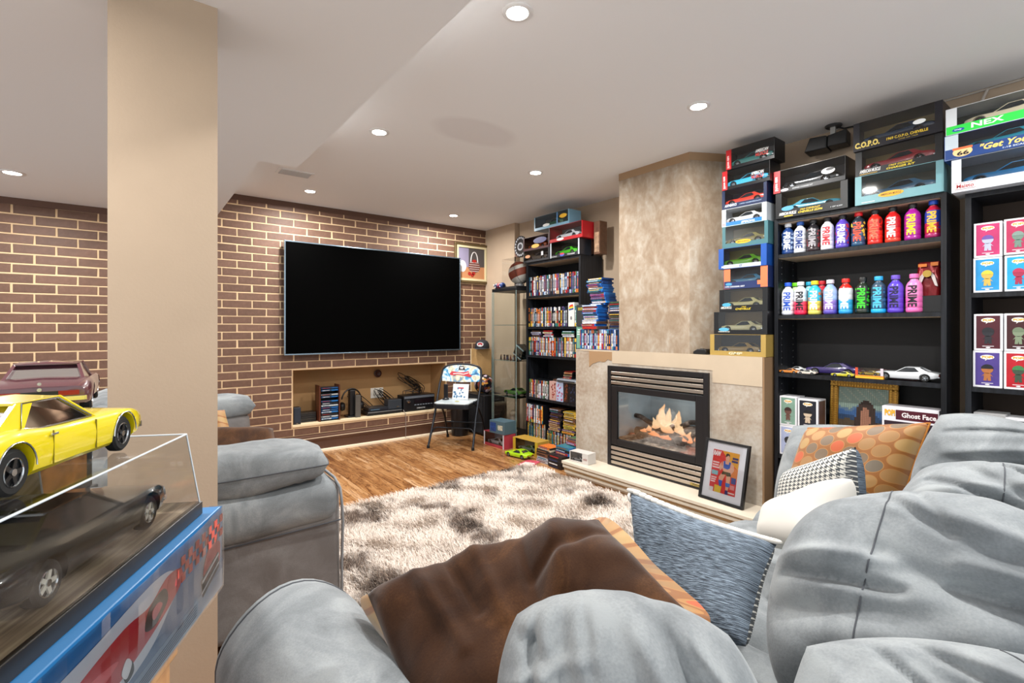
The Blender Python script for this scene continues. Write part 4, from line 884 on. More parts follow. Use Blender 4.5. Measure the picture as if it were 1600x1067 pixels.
def bent_text(s, z0, z1, half, a0=0.):
    v, f = text_mesh(s, .03, 0.)
    b = bmesh.new(); vs = [b.verts.new(((y - .5) * 2 * half, 0, z1 - (z1 - z0) * x)) for x, y in v]
    for q in f:
        try: b.faces.new([vs[i] for i in q])
        except ValueError: pass
    for i in range(1, 8):
        g = b.verts[:] + b.edges[:] + b.faces[:]
        bmesh.ops.bisect_plane(b, geom=g, plane_co=(-half + 2 * half * i / 8, 0, 0), plane_no=(1, 0, 0))
    for vv in b.verts:
        a = vv.co.x / RB + a0; vv.co.x = (RB + .0006) * math.sin(a); vv.co.y = -(RB + .0006) * math.cos(a)
    me = bpy.data.meshes.new('lettering'); b.to_mesh(me); b.free(); me.materials.append(WHITE); return me
PRIME = bent_text('PRIME', .030, .142, .0205)
SPL = {}
def splash_mesh(seed):
    if seed in SPL: return SPL[seed]
    r = random.Random(seed); m = MB()
    for i in range(16):
        a = r.uniform(.75, 1.5) * (1 if r.random() < .7 else -1); z = r.uniform(.03, .14); s_ = r.uniform(.004, .009)
        pts = [(a + s_ / RB * math.cos(t) * r.uniform(.6, 1.3), z + s_ * math.sin(t) * r.uniform(.6, 1.5)) for t in [2 * PI * k / 7 for k in range(7)]]
        m.poly([((RB + .0005) * math.sin(x), -(RB + .0005) * math.cos(x), y) for x, y in pts])
    SPL[seed] = m.mesh('label_splash', WHITE); return SPL[seed]
def bottle(u, z, X, cap, cols, txt, label, splash=None, rz=0., group='drink bottles on the upper shelf', front=True):
    Y = yx(u, X); t = thing('drink_bottle', label, 'bottle', (X, Y, z + .0006), math.atan2(-X, Y) + rz * 0 + 0, group)
    t.rotation_euler = (0, 0, math.atan2(Y, X) - PI / 2 - .25 + rz)
    b = link('bottle_body', BOT, t); lo, mid, sh, bt = cols
    for i, c in enumerate((lo, mid, sh, bt)):
        b.material_slots[i].link = 'OBJECT'; b.material_slots[i].material = mat(c, .3, coat=.3)
    link('neck', NECK, t, (0, 0, .172))
    c = link('cap', CAPM, t, (0, 0, .181)); c.material_slots[0].link = 'OBJECT'; c.material_slots[0].material = mat(cap, .4)
    if txt and front:
        x = link('lettering', PRIME, t); x.material_slots[0].link = 'OBJECT'; x.material_slots[0].material = mat(txt, .4)
    if splash:
        x = link('label_splash', splash_mesh(int(u)), t); x.material_slots[0].link = 'OBJECT'; x.material_slots[0].material = mat(splash, .4); x['kind'] = 'stuff'
    return t
U1 = [1231.5, 1250.5, 1271, 1293, 1316.6, 1341.6, 1367.4, 1395, 1426, 1458.5]
def S4(c, d=None, e=None, f=None): return (c, d or c, e or d or c, f or c)
up = [('e9edf2', S4('1d3c74'), 'e6ecf4', 'navy blue drink bottle with white cap, at left end of the upper row', '9fb6d6'),
      ('2a62b8', S4('e2e6ec'), '1e3a7c', 'white drink bottle with dark blue letters and blue cap, upper row', None),
      ('1b1b1f', S4('2a1a1e', '1c1c22'), 'a7a3a8', 'black drink bottle with red splashes and grey letters, upper row', 'a02430'),
      ('1d1d20', S4('dedfe6'), 'c02a34', 'white drink bottle with red letters and black cap, upper row', 'c4c6d8'),
      ('1b1b22', S4('5a46b4'), 'e8e8f2', 'purple drink bottle with white letters and black cap, upper row', 'c02a50'),
      ('d8222a', S4('1f4a6c', '1d2c38'), 'e0503a', 'dark teal drink bottle with red cap and yellow splash, upper row', 'd8c040'),
      ('242428', S4('d8281f'), 'f06a4a', 'red drink bottle with pale red letters and black cap, upper row', '7a1010'),
      ('1c1c20', S4('d8241c', 'c41a1c', 'c41a1c', 'e0402a'), 'f4e8e8', 'red drink bottle with white letters and black cap, upper row', None),
      ('1c1c20', S4('a01c90'), 'e8d020', 'magenta drink bottle with yellow letters and black cap, upper row', None),
      ('1d4fc0', S4('b01c3c', '1e3ca0', 'b01c3c', 'a01c60'), 'f0b428', 'red and blue drink bottle with orange letters, right end of upper row', '1e3ca0')]
for u, (cp, cl, t_, lb, sp_) in zip(U1, up): bottle(u, 1.675, 3.20, cp, cl, t_, lb, sp_).scale = (.95, .95, .93)
U2 = [1231.5, 1251.2, 1273.2, 1297.4, 1321.6, 1348, 1373, 1399.4, 1428.4]
lowr = [('1f56c8', S4('e6eaf0', 'e8ecf2', 'e8ecf2', 'd8dce8'), '1d4fb8', 'white drink bottle with blue letters and blue cap, lower row left end', None),
        ('e2e4ea', S4('e0305a', 'dcdde4', 'e4e6ec', 'e81c50'), '16161c', 'pink and white drink bottle with black letters, lower row', None),
        ('f0d020', S4('d8cc50', '2fb4cc', '2fb4cc', 'd8d060'), 'eef2f2', 'turquoise and yellow drink bottle with yellow cap, lower row', 'e07a3a'),
        ('cfd0dc', S4('8a6cb8', '9ab4e0', '8fb0e0', '5a4cb0'), 'dccff0', 'lilac and pale blue drink bottle with grey cap, lower row', None),
        ('d8241c', S4('38a8e0', 'e2e8ee', 'd8281f', '2a9ce0'), 'f4f4f8', 'red, white and blue drink bottle with red cap, lower row', None),
        ('1b1d1c', S4('17241a', '1c2a1e'), '3fd030', 'black drink bottle with bright green letters, lower row', '2fb424'),
        ('2fa8e0', S4('28506c', '2c4054', '3a5064', '22b0e8'), '4fc0f0', 'dark drink bottle with sky blue letters and blue cap, lower row', '38688a'),
        ('6a50c0', S4('5a3cc0', '5a42c4'), '1c1440', 'violet drink bottle with dark letters and violet cap, lower row', None),
        ('e870b0', S4('e86cb0', 'ec84bc'), '1c1420', 'pink drink bottle with black letters and pink cap, lower row', None)]
for u, (cp, cl, t_, lb, sp_) in zip(U2, lowr): bottle(u, 1.303, 3.20, cp, cl, t_, lb, sp_, group='drink bottles on the lower shelf').scale = (.97, .97, .98)
for u, cp, cl, lb in ((1243.5, '6fd020', 'c8e8b0', 'lime capped drink bottle behind the two leftmost lower bottles'), (1265, '1f9cc0', '8cc8dc', 'teal capped drink bottle behind the pink and yellow bottles'), (1284.5, 'c01c28', 'c83040', 'red capped drink bottle behind the yellow and lilac bottles')):
    bottle(u, 1.303, 3.29, cp, S4(cl), None, lb, None, group='drink bottles in the back row')
# maroon bag and black box at the end of the lower bottles
bg = thing('toy_figure_box', 'small black box under the maroon snack bag beside the pink bottle', 'box', (3.20, .735, 1.3035), -PI / 2)
obj('carton', MB().box(0, .10, 0, .10, 0, .085), mat('08080a', .3), bg, bev=.002)
bag = thing('snack_bag', 'maroon foil bag with white bow and round gold seal beside the pink bottle', 'bag', (3.255, .693, 1.389), -PI / 2)
gm = MB(); n_ = 14
def bagp(a, b, s_):
    x = (a - .5) * .105 * (1 + .12 * math.sin(b * 5)); z = b * .175
    th = .030 * math.sqrt(max(0, 1 - (2 * a - 1) ** 4)) * (1 - .75 * b ** 3) + .004 * noise.noise((a * 6, b * 7, s_))
    return (x, -s_ * th, z)
for s_ in (1, -1):
    for i in range(n_):
        for j in range(n_):
            q = [bagp(i / n_, j / n_, s_), bagp((i + 1) / n_, j / n_, s_), bagp((i + 1) / n_, (j + 1) / n_, s_), bagp(i / n_, (j + 1) / n_, s_)]
            gm.quad(*(q if s_ > 0 else q[::-1]))
obj('pouch', gm, mat('7a1218', .25, .3, var=.3, vscale=14), bag, sm=50, weld=True)
obj('ribbon', MB().prism([(-.03, .05), (-.042, .045), (-.03, .10), (-.01, .125), (.012, .125), (.03, .10), (.042, .045), (.03, .05), (.014, .10), (-.012, .10)], -.040, -.034, 0, 'y'), mat('dcd4d0', .5), bag, bev=.001)
obj('seal', MB().disc(0, .112, .018, .018, -.046, -.040), mat('a88c3c', .4, .4), bag)
obj('collar_print', MB().box(-.04, -.005, -.026, -.022, .150, .165).box(.01, .04, -.026, -.022, .152, .17), mat('c06a1c', .4), bag)

# cars on the third shelf
G5 = 'loose model cars on the bookcase shelf'
zs = .9495
def shelf_car(u, X, rz, sc_, col, lab, name='model_car'):
    return make_car(name, lab, col, (X, yx(u, X), zs), rz, sc_, G5, 2)
shelf_car(1418, 3.235, PI / 2 + .03, 1.0, 'd4d8dc', 'large silver white model coupe at the right end of the car shelf')
shelf_car(1302, 3.275, PI / 2 + .18, .98, '2a1c5c', 'dark purple model car standing at an angle on the car shelf')
shelf_car(1243, 3.34, PI / 2 + .3, .46, 'd0d4d4', 'small white model car at the back left of the car shelf')
shelf_car(1292, 3.392, PI / 2, .42, '9c9a60', 'small olive model car behind the purple car')
shelf_car(1234, 3.182, PI / 2, .40, 'c87a2c', 'tiny orange model car at the front left of the car shelf')
shelf_car(1262, 3.178, PI / 2, .38, 'cfc8bc', 'tiny white and orange model car on the left of the shelf')
shelf_car(1318, 3.180, PI / 2, .42, 'b4ac20', 'tiny yellow green model car in front of the purple car')
shelf_car(1376, 3.372, PI / 2, .58, '8a1c30', 'dark red model car behind the silver white coupe')
shelf_car(1424, 3.378, PI / 2, .5, '5c1420', 'maroon model car in the shadow behind the white coupe')
shelf_car(1343, 3.388, PI / 2, .44, '16181c', 'small black model car behind the little yellow boxed car')
cb = thing('car_box', 'tiny orange and yellow car box on the edge of the car shelf', 'box', (3.165, yx(1337, 3.17), zs), -PI / 2)
obj('base_card', MB().box(0, .128, 0, .045, 0, .018), mat('e0902c', .4), cb); obj('lip_print', MB().box(0, .128, -.001, 0, .002, .009), mat('e8c030', .4), cb)
obj('cover', MB().box(0, .128, .0, .045, .0185, .058), FILM, cb)
obj('end_strip', MB().box(.0, .012, -.001, .0, .018, .058), mat('d04a2c', .4), cb); obj('end_strip', MB().box(.115, .128, -.001, .0, .018, .058), mat('cfc4cc', .4), cb)
make_car('model_car', 'tiny black and yellow car inside the orange box', 'b8a020', (3.165 + .022, yx(1337, 3.17) - .064, zs + .0185), PI / 2, .34, 'cars inside display boxes', 1)

# ------------------------------------------------------------------ framed portrait stand-in and figure boxes
po = thing('framed_portrait', 'gilt framed mosaic picture leaning at the back of the bookcase', 'picture', (3.31, yx(1294, 3.31), .452), -PI / 2)
pw, ph = .335, .470
m = MB()
for a in ((0, pw, 0, .045), (0, pw, ph - .045, ph)): m.box(a[0], a[1], 0, .022, a[2], a[3])
for a in ((0, .045), (pw - .045, pw)): m.box(a[0], a[1], 0, .022, .045, ph - .045)
GD = mat('a5772a', .35, .55, var=.25, vscale=60); fr1 = obj('frame', m, GD, po, bev=.005)
m = MB()
for i in range(24):
    x = .008 + i * (pw - .016) / 23
    for z in (.012, ph - .012, .033, ph - .033): m.box(x - .0045, x + .0045, -.005, .001, z - .005, z + .005)
for i in range(1, 34):
    z = .008 + i * (ph - .016) / 34
    for x in (.012, pw - .012, .033, pw - .033): m.box(x - .005, x + .005, -.005, .001, z - .0045, z + .0045)
o = obj('studs', m, mat('c8983c', .35, .5), po); o['kind'] = 'stuff'
# landscape of small tiles with a dark draped mound: a plain stand-in
NX, NZ = 24, 38; m = MB(); tw, tz = (pw - .09) / NX, (ph - .09) / NZ
cols = ['8fa69a', '3c68a0', '27466c', '5a4a34', '8a5a30', '3a2418', 'b07a60', '1c2024', 'a9b4a4', '5f7c98']
for i in range(NX):
    for j in range(NZ):
        a, b = (i + .5) / NX, (j + .5) / NZ; nn = noise.noise((a * 5, b * 5, 2.)) * .06
        c = 0 if b > .70 + nn else (9 if b > .66 + nn else (1 if b > .58 + nn else (2 if b > .50 + nn else (3 if b > .38 + nn else 4))))
        if b > .80 and (i + j) % 5 == 0: c = 8
        d_ = ((a - .56) / .20) ** 2 + ((b - .58) / .24) ** 2
        if d_ < 1 or (b < .6 and abs(a - .56) < .20 + (.6 - b) * .12): c = 5
        if ((a - .55) / .10) ** 2 + ((b - .52) / .20) ** 2 < 1: c = 6
        if b < .30 and abs(a - .55) < .34 - b * .25: c = 7
        m.box(.045 + i * tw + .0003, .045 + (i + 1) * tw - .0003, .008, .012, .045 + j * tz + .0003, .045 + (j + 1) * tz - .0003, c)
o = obj('mosaic', m, [mat(c, .45) for c in cols], po); o['kind'] = 'stuff'
obj('backing', MB().box(.04, pw - .04, .012, .02, .04, ph - .04), mat('2a2a2a', .6), po)
po.rotation_euler = (R(-4), 0, -PI / 2); po.location.z = .4535
def figbox(loc, w_, h_, d_, panel, fig, hair, label, group, carton='e6e6ea', panel2=None, rz=-PI / 2, ears=0):
    t = thing('figure_box', label, 'box', loc, rz, group)
    obj('carton', MB().box(0, w_, 0, d_, 0, h_), mat(carton, .35), t, bev=.0015)
    m = MB().box(w_ * .09, w_ * .91, -.0008, .0, h_ * .06, h_ * .95); obj('front_panel', m, mat(panel, .3, var=.12, vscale=18), t)
    if panel2: obj('side_print', MB().box(w_, w_ + .0008, d_ * .1, d_ * .9, h_ * .06, h_ * .95), mat(panel2, .4, var=.3, vscale=20), t)
    m = MB().disc(w_ * .5, h_ * .83, w_ * .24, h_ * .062, -.0016, -.0008).poly([(w_ * .45, -.0016, h_ * .78), (w_ * .42, -.0016, h_ * .73), (w_ * .52, -.0016, h_ * .775)])
    obj('speech_bubble', m, mat('f2f0ea', .4), t)
    obj('lettering', tx(MB(), 'POP!', w_ * .32, w_ * .70, h_ * .80, h_ * .865, y=-.0024, bold=.05), mat('e0a828', .4), t)
    # plain generic toy silhouette, no features
    m = MB(); cx = w_ * .5
    m.disc(cx, h_ * .50, w_ * .205, h_ * .115, -.0016, -.0008); m.prism([(cx - w_ * .10, h_ * .40), (cx + w_ * .10, h_ * .40), (cx + w_ * .13, h_ * .19), (cx + .02 * w_, h_ * .19), (cx, h_ * .27), (cx - .02 * w_, h_ * .19), (cx - w_ * .13, h_ * .19)], -.0016, -.0008, 0, 'y')
    m.prism([(cx - w_ * .2, h_ * .30), (cx - w_ * .08, h_ * .40), (cx - w_ * .08, h_ * .35)], -.0017, -.0008, 0, 'y').prism([(cx + w_ * .2, h_ * .30), (cx + w_ * .08, h_ * .35), (cx + w_ * .08, h_ * .40)], -.0017, -.0008, 0, 'y')
    obj('figure_print', m, mat(fig, .4), t)
    m = MB(); m.prism([(cx + w_ * .215 * math.cos(a), h_ * .515 + h_ * .12 * math.sin(a)) for a in [PI * i / 12 for i in range(13)]], -.0024, -.0016, 0, 'y')
    obj('hair_print', m, mat(hair, .4), t)
    obj('caption', MB().box(w_ * .3, w_ * .7, -.0015, -.0008, h_ * .115, h_ * .13).disc(cx, h_ * .085, w_ * .08, h_ * .018, -.0015, -.0008), mat('e0dce0', .5), t)
    return t
GP = 'boxed toy figures in the right bookcase'; X2 = 3.165
for (u0, u1, z, pn, fg, hr, lb) in ((1521.5, 1566.5, 1.5545, 'b83268', 'b0b4cc', '6a4c9c', 'pink figure box with purple haired print, top left of right bookcase'), (1568.5, 1614, 1.5575, 'b03058', '6a8478', '7c9088', 'pink figure box with grey green print, top right at photo edge'),
                                   (1520.5, 1566, 1.3905, '1f8cc8', 'c8a850', 'c8c040', 'bright blue figure box with yellow green print, upper shelf lower row'), (1569.5, 1615, 1.3905, '1f9cd0', 'a02848', 'b02c50', 'bright blue figure box with crimson print at photo edge'),
                                   (1521.5, 1567.5, 1.118, '4a1420', '24242a', '1c1c22', 'dark maroon figure box with black print, lower shelf left'), (1569, 1615, 1.1185, '3c1418', '7c8a70', '6c7c62', 'dark maroon figure box with olive print at photo edge'),
                                   (1520, 1566.5, .9455, '4c3c84', 'a86838', '1c1c24', 'purple and black figure box, lower shelf bottom row left'), (1568.5, 1615, .9455, 'b01c28', '3c4c3c', '3c7c48', 'bright red figure box with green print at photo edge')):
    y0, y1 = yx(u0, X2), yx(u1, X2)
    hh = (1.554 - 1.3905 - .0005) if z > 1.3 else (1.1175 - .9455)
    if z > 1.5: hh = .163
    figbox((X2, y0, z), y0 - y1 - .001, hh - .0005, .09, pn, fg, hr, lb, GP)
for (u0, u1, pn, ct, lb) in ((1521, 1567, 'c8c0b0', 'a8a8a8', 'grey boxed figure at the bottom of the right bookcase'), (1570, 1618, '1c2030', 'e0e0e4', 'white and navy boxed figure at the lower photo edge')):
    y0, y1 = yx(u0, X2), yx(u1, X2); figbox((X2, y0, .7645 - .184), y0 - y1 + .01, .245 if pn[0] == 'c' else .235, .12, pn, 'a88c80', '3a2c28', lb, GP, ct)
GQ = 'boxed toy figures in the tall bookcase'
figbox((3.165, 1.394, .631), .098, .178, .115, '7c9c8c', '6a4a40', '3a2420', 'green fronted figure box at the left of the portrait, upper', GQ)
figbox((3.165, 1.394, .4515), .098, .178, .115, 'aab4d4', '3a3a3a', '2c2c30', 'pale blue figure box under the green fronted one', GQ)
figbox((3.165, 1.290, .631), .110, .172, .115, '20222c', 'c8b49c', '16161a', 'black fronted figure box between green box and portrait', GQ, panel2='5c4038')
figbox((3.165, 1.290, .4515), .110, .178, .115, '8c8c98', '4a4a4a', '2c2c30', 'grey figure box under the black fronted one', GQ)
gb = thing('figure_box', 'wide white and maroon figure box at the right of the portrait', 'box', (3.168, .872, .452), -PI / 2)
gw = .235; obj('carton', MB().box(0, gw, 0, .12, 0, .360), mat('e2e0e6', .35), gb, bev=.002)
obj('name_band', MB().box(.06, gw - .004, -.0008, 0, .295, .345), mat('4c1424', .35), gb)
obj('lettering', tx(MB(), 'Ghost Face', .085, .225, .308, .334, y=-.0014, bold=.03), mat('e8e0e0', .4), gb)
obj('lettering', tx(MB(), 'POP!', .012, .058, .310, .345, y=-.0014, bold=.06), mat('e0a828', .4), gb)
obj('lower_panel', MB().box(.01, gw - .01, -.0008, 0, .02, .285), mat('2c1c28', .35), gb)

# speaker on the ceiling corner
sk = thing('wall_speaker', 'black angled speaker on a white bracket under the ceiling above the boxes', 'speaker', (3.30, 1.20, 2.30), -PI / 2 + .12)
m = MB().prism([(-.07, .012), (-.055, -.012), (.075, .0), (.075, .085), (-.06, .075)], 0, .13, 0, 'x'); m2 = MB()
m2.prism([(-.10, 0), (.02, 0), (.02, .075), (-.07, .082)], -.02, .10, 0, 'y').prism([(.02, .008), (.12, .008), (.12, .09), (.02, .075)], -.01, .09, 0, 'y')
obj('body', m2, mat('0c0c0e', .5), sk, bev=.006)
obj('bracket', MB().box(.03, .055, .02, .045, .08, .132), mat('a8a8a4', .4, .3), sk); obj('mount_plate', MB().lathe([(.04, .128), (.045, .1325), (.045, .139)], cx=.045, cy=.03, n=20), mat('3c3c3e', .4), sk, sm=40)
obj('lead', MB().tube([(.06, .04, .13), (.09, .07, .12), (.13, .09, .125), (.16, .10, .11)], .005, 6), BLACK, sk)

# ================================================================== GLASS CABINET CORNER
gc = thing('display_cabinet', 'tall narrow glass display cabinet with black top beside the disc bookcase', 'cabinet', (3.15, 4.43, 0), -PI / 2)
gw_, gd_, gh_ = .43, .335, 1.62
GL2 = glass_mat((.95, .985, .97, 1), .02, 'thin glass')
obj('base', MB().box(0, gw_, 0, gd_, 0, .10), BLACK, gc, bev=.003); obj('top', MB().box(0, gw_, 0, gd_, gh_, gh_ + .035), BLACK, gc, bev=.003)
for a in (.002, gw_ - .002): obj('side_glass', MB().quad((a, .004, .10), (a, gd_, .10), (a, gd_, gh_), (a, .004, gh_)), GL2, gc)
obj('door', MB().quad((.006, .002, .11), (gw_ - .006, .002, .11), (gw_ - .006, .002, gh_ - .01), (.006, .002, gh_ - .01)), GL2, gc)
GE = mat('8fa8a4', .15, .2)
for x in (.002, gw_ - .002, .028): obj('edge', MB().box(x - .0025, x + .0025, -.001, .004, .10, gh_), GE, gc)
for z in (.50, .885, 1.262): 
    s_ = obj('shelf', MB().box(.006, gw_ - .006, .010, gd_ - .01, z - .005, z), GL2, gc); obj('shelf_edge', MB().box(.006, gw_ - .006, .008, .0098, z - .006, z), GE, s_)
make_car('model_car', 'green and cream model car inside the glass cabinet', '5fa03a', (3.32, 4.22, .5012), PI / 2, 1.1, None, 1)
for i in range(9):
    t = thing('figurine', 'tiny dark figurine, %s from the left on a glass cabinet shelf' % ORD[i], 'figurine', (3.24 + (i % 3) * .02, 4.385 - i * .037, .8857), -PI / 2, 'figurines in the glass cabinet')
    c = ['2a2c34', '5a2a30', '8a8c94', '3a3c6c', 'a04030', '24242a', 'b0b0b4', '1c2c3c', '4c3c34'][i]
    obj('body', MB().lathe([(.008, 0), (.010, .01), (.006, .024), (.009, .03), (.003, .034)], n=10), mat(c, .5), t, sm=50); obj('head', MB().ball((0, 0, .042), .010, n=10, k=6), mat(['c09a80', '2a2a30'][i % 2], .5), t, sm=60); obj('stand', MB().box(-.012, .012, -.01, .01, -.0003, .002), BLACK, t)
tb = thing('clear_case', 'tilted clear plastic case resting in the glass cabinet', 'case', (3.26, 4.13, .965), -PI / 2)
o = obj('shell', MB().box(-.07, .07, 0, .12, 0, .11), glass_mat((.72, .85, .90, 1), .15, 'blue case', .1), tb); o.rotation_euler = (0, R(28), 0)
o = obj('rim', MB().box(-.072, .072, -.002, .004, .10, .112).box(-.072, .072, -.002, .004, -.002, .006), mat('a8c0c8', .3), tb); o.rotation_euler = (0, R(28), 0)
tb.location.z = .925
st_ = thing('small_statue', 'pale round figure plaque at the bottom of the glass cabinet', 'figurine', (3.30, 4.25, .1006), -PI / 2)
obj('base', MB().lathe([(.05, 0), (.055, .012), (.045, .02)], n=20), mat('b89c8c', .5), st_, sm=40); obj('body', MB().lathe([(.02, .02), (.04, .06), (.05, .10), (.03, .15), (.015, .17)], n=18), mat('c8b09c', .5), st_, sm=60); obj('head', MB().ball((0, 0, .20), .035), mat('d8c4ac', .5), st_, sm=60)
# basketball in its case, little helmets, round plaque
bc = thing('ball_case', 'clear acrylic case with stand on top of the glass cabinet', 'case', (3.17, 4.27, gh_ + .0355), -PI / 2)
obj('cover', MB().quad((0, 0, .012), (.27, 0, .012), (.27, 0, .31), (0, 0, .31)).quad((0, .27, .012), (.27, .27, .012), (.27, .27, .31), (0, .27, .31)).quad((0, 0, .012), (0, .27, .012), (0, .27, .31), (0, 0, .31)).quad((.27, 0, .012), (.27, .27, .012), (.27, .27, .31), (.27, 0, .31)).quad((0, 0, .31), (.27, 0, .31), (.27, .27, .31), (0, .27, .31)), glass_mat((.97, .98, .98, 1), .02, 'ball case glass'), bc); obj('base', MB().box(-.004, .274, -.004, .274, 0, .012), BLACK, bc)
obj('ring', MB().lathe([(.05, .0121), (.055, .0121), (.045, .045), (.042, .045)], cx=.135, cy=.135, n=24), mat('b0b4b8', .2, .5), bc, sm=40)
bl = thing('basketball', 'brown and white basketball displayed in a clear case on the cabinet', 'ball', (3.305, 4.135, gh_ + .035 + .165), .5)
BBM = NT('basketball leather', .5); _tc = BBM.n('TexCoord'); _sp = BBM.n('SeparateXYZ'); BBM.l(_tc.outputs['Object'], _sp.inputs[0])
_a = BBM.math('ADD', _sp.outputs[2], BBM.math('MULTIPLY', _sp.outputs[1], .35))
_w = BBM.math('LESS_THAN', BBM.math('ABSOLUTE', BBM.math('SUBTRACT', _a, .047)), .022); _w2 = BBM.math('LESS_THAN', _a, -.055)
_n = BBM.n('TexNoise', Scale=400.); BBM.l(_tc.outputs['Object'], _n.inputs['Vector']); BBM.bump(_n.outputs[0], .3)
BBM.l(BBM.mix(BBM.math('MAXIMUM', _w, _w2), '8a3c22', 'd8d2c8'), BBM.b.inputs['Base Color'])
obj('panels', MB().ball((0, 0, 0), .122, n=32, k=20), BBM.m, bl, sm=80)
m = MB(); rr_ = .1225
m.tube([(rr_ * math.cos(t), rr_ * math.sin(t) * math.cos(1.2), rr_ * math.sin(t) * math.sin(1.2)) for t in [2 * PI * i / 32 for i in range(32)]], .0018, 5, 0, True)
m.tube([(rr_ * math.cos(t) * .2, rr_ * math.sin(t), rr_ * math.cos(t) * .98) for t in [2 * PI * i / 32 for i in range(32)]], .0018, 5, 0, True)
o = obj('seams', m, BLACK, bl); o['kind'] = 'stuff'
for i, (yy, c1, c2, lb) in enumerate(((4.41, '2a3040', 'd8dce0', 'white and dark'), (4.36, '8a1c28', '1c2c6c', 'red and blue'), (4.305, '1c3a78', '14284c', 'dark blue'))):
    t = thing('mini_helmet', '%s souvenir baseball standing at the front left of the cabinet top' % lb, 'ball', (3.20 - .012, yy, gh_ + .036 + .033), 0, 'souvenir balls on the cabinet')
    t.name = 'souvenir_ball'; obj('ball', MB().ball((0, 0, 0), .033 if i < 2 else .034, n=18, k=12), mat(c1, .4, var=.2, vscale=30), t, sm=80)
    m = MB()
    for k in range(5): a = k * 1.3 + i; m.ball((-.031 * math.cos(a * .5 - .9), .031 * math.sin(a - 1.8) * .6, .018 * math.cos(a * 2)), .008, 0, 8, 5)
    o = obj('spots', m, mat(c2 if i != 2 else 'c8ccd4', .5), t); o['kind'] = 'stuff'
    bpy.data.objects[t.name].location = (3.20, yy - 0.002, gh_ + .0355 + .0345)
rp = thing('round_plaque', 'round black and white disc trophy standing behind the basketball case', 'plaque', (3.40, 4.13, 2.09), -PI / 2)
ps = thing('poker_shelf', 'small bracket', 'shelf') if False else None
m = MB().disc(0, 0, .12, .12, -.006, .006, 0, 32); obj('disc', m, mat('1a1a1e', .3), rp)
m = MB()
for k in range(18):
    a = 2 * PI * k / 18; m.disc(.098 * math.cos(a), .098 * math.sin(a), .012, .012, -.0075, -.006, 0, 10)
m.disc(0, 0, .055, .045, -.0075, -.006, 0, 20); o = obj('chip_print', m, mat('a8aab0', .4), rp); o['kind'] = 'stuff'
obj('center', MB().disc(0, 0, .035, .028, -.009, -.0075, 0, 20), mat('2c2c34', .4), rp)
obj('backdrop_card', MB().box(-.13, .13, .006, .012, -.16, .0), mat('6a4a3c', .6, var=.5, vscale=30), rp)
obj('figure_print', MB().disc(-.02, -.07, .03, .04, .004, .0058, 0).disc(.06, -.08, .03, .05, .004, .0058, 0), mat('b89a88', .5), rp)
obj('easel_leg', MB().box(-.13, -.12, -.004, .012, -.13 - .30, -.13).box(.12, .13, -.004, .012, -.43, -.13), BLACK, rp)
[bpy.data.objects.remove(o) for o in list(rp.children) if o.name.startswith('easel')]
for s_ in (-.12, .12): obj('easel_leg', MB().box(s_ - .005, s_ + .005, .0, .012, gh_ + .0360 - 2.14, -.10), BLACK, rp)
rp.location = (3.455, 4.305, 2.14); rp.scale = (.9, 1, 1)

# subwoofer, bin, ball, cap near the chair
sb = thing('subwoofer', 'black subwoofer cabinet between the folding chair and glass cabinet', 'speaker', (2.93, 4.96, .0), -R(35))
sb.location = (3.17, 4.98, 0); sb.rotation_euler = (0, 0, -PI / 2)
SBm = obj('body', MB().box(0, .36, 0, .30, .012, .46), mat('17181c', .5), sb, bev=.008); obj('grille', MB().box(.02, .34, -.006, 0, .03, .44), mat('1d1e23', .9, bump=.5, bscale=700), sb, bev=.004)
for x in (.04, .32):
    for y in (.04, .26): obj('foot', MB().lathe([(.018, 0), (.018, .012)], cx=x, cy=y, n=12), RUBBER, sb)
bn = thing('waste_bin', 'black tapered plastic bin behind the folding chair', 'bin', (3.0, 4.86, 0)); bn.scale = (.78, .78, 1)
m = MB().lathe([(.115, 0), (.12, .004), (.14, .38), (.147, .385), (.147, .40), (.137, .40), (.13, .37), (.112, .01), (.0001, .008)], n=28); obj('shell', m, mat('141519', .3), bn, sm=40)
obj('liner', MB().lathe([(.149, .36), (.152, .38), (.150, .405), (.134, .405), (.130, .35)], n=28), mat('22232a', .25), bn, sm=60)
bbl = thing('patterned_ball', 'dark glossy ball with pink and orange patches on the subwoofer', 'ball', (3.27, 4.76, .4605 + .1155))
m = MB().ball((0, 0, 0), .115, n=26, k=16)
BM2 = NT('patch ball', .25); _tc = BM2.n('TexCoord'); _n = BM2.n('TexVoronoi', Scale=24.); BM2.l(_tc.outputs['Object'], _n.inputs['Vector'])
_sx = BM2.n('SeparateXYZ'); BM2.l(_n.outputs['Color'], _sx.inputs[0]); BM2.l(BM2.ramp(_sx.outputs[0], [(.0, '16161c'), (.5, '30304a'), (.66, 'c8b8c8'), (.78, '7a3a2c'), (.9, 'c08838')], 'CONSTANT'), BM2.b.inputs['Base Color'])
obj('shell', m, BM2.m, bbl, sm=80); obj('stand_ring', MB().lathe([(.05, -.115), (.06, -.115), (.06, -.1), (.05, -.1)], n=20), BLACK, bbl)
cd = thing('cardboard_panel', 'tan cardboard panel standing behind the glass cabinet against the wall', 'panel', (3.34, 4.94, .0), -R(50))
cd.location = (3.35, 4.945, .4604); obj('sheet', MB().box(-.13, .13, 0, .012, 0, .52), mat('b4905c', .7, var=.1), cd, bev=.002); obj('edge_tape', MB().box(-.13, -.118, -.001, .013, 0, .52), mat('ddc8a4', .6), cd)
cp = thing('baseball_cap', 'dark cap with red and white front hanging over the cardboard panel', 'cap', (3.34, 4.90, .995), -R(50))
m = MB()
for i in range(9):
    ph = PI / 2 * i / 8
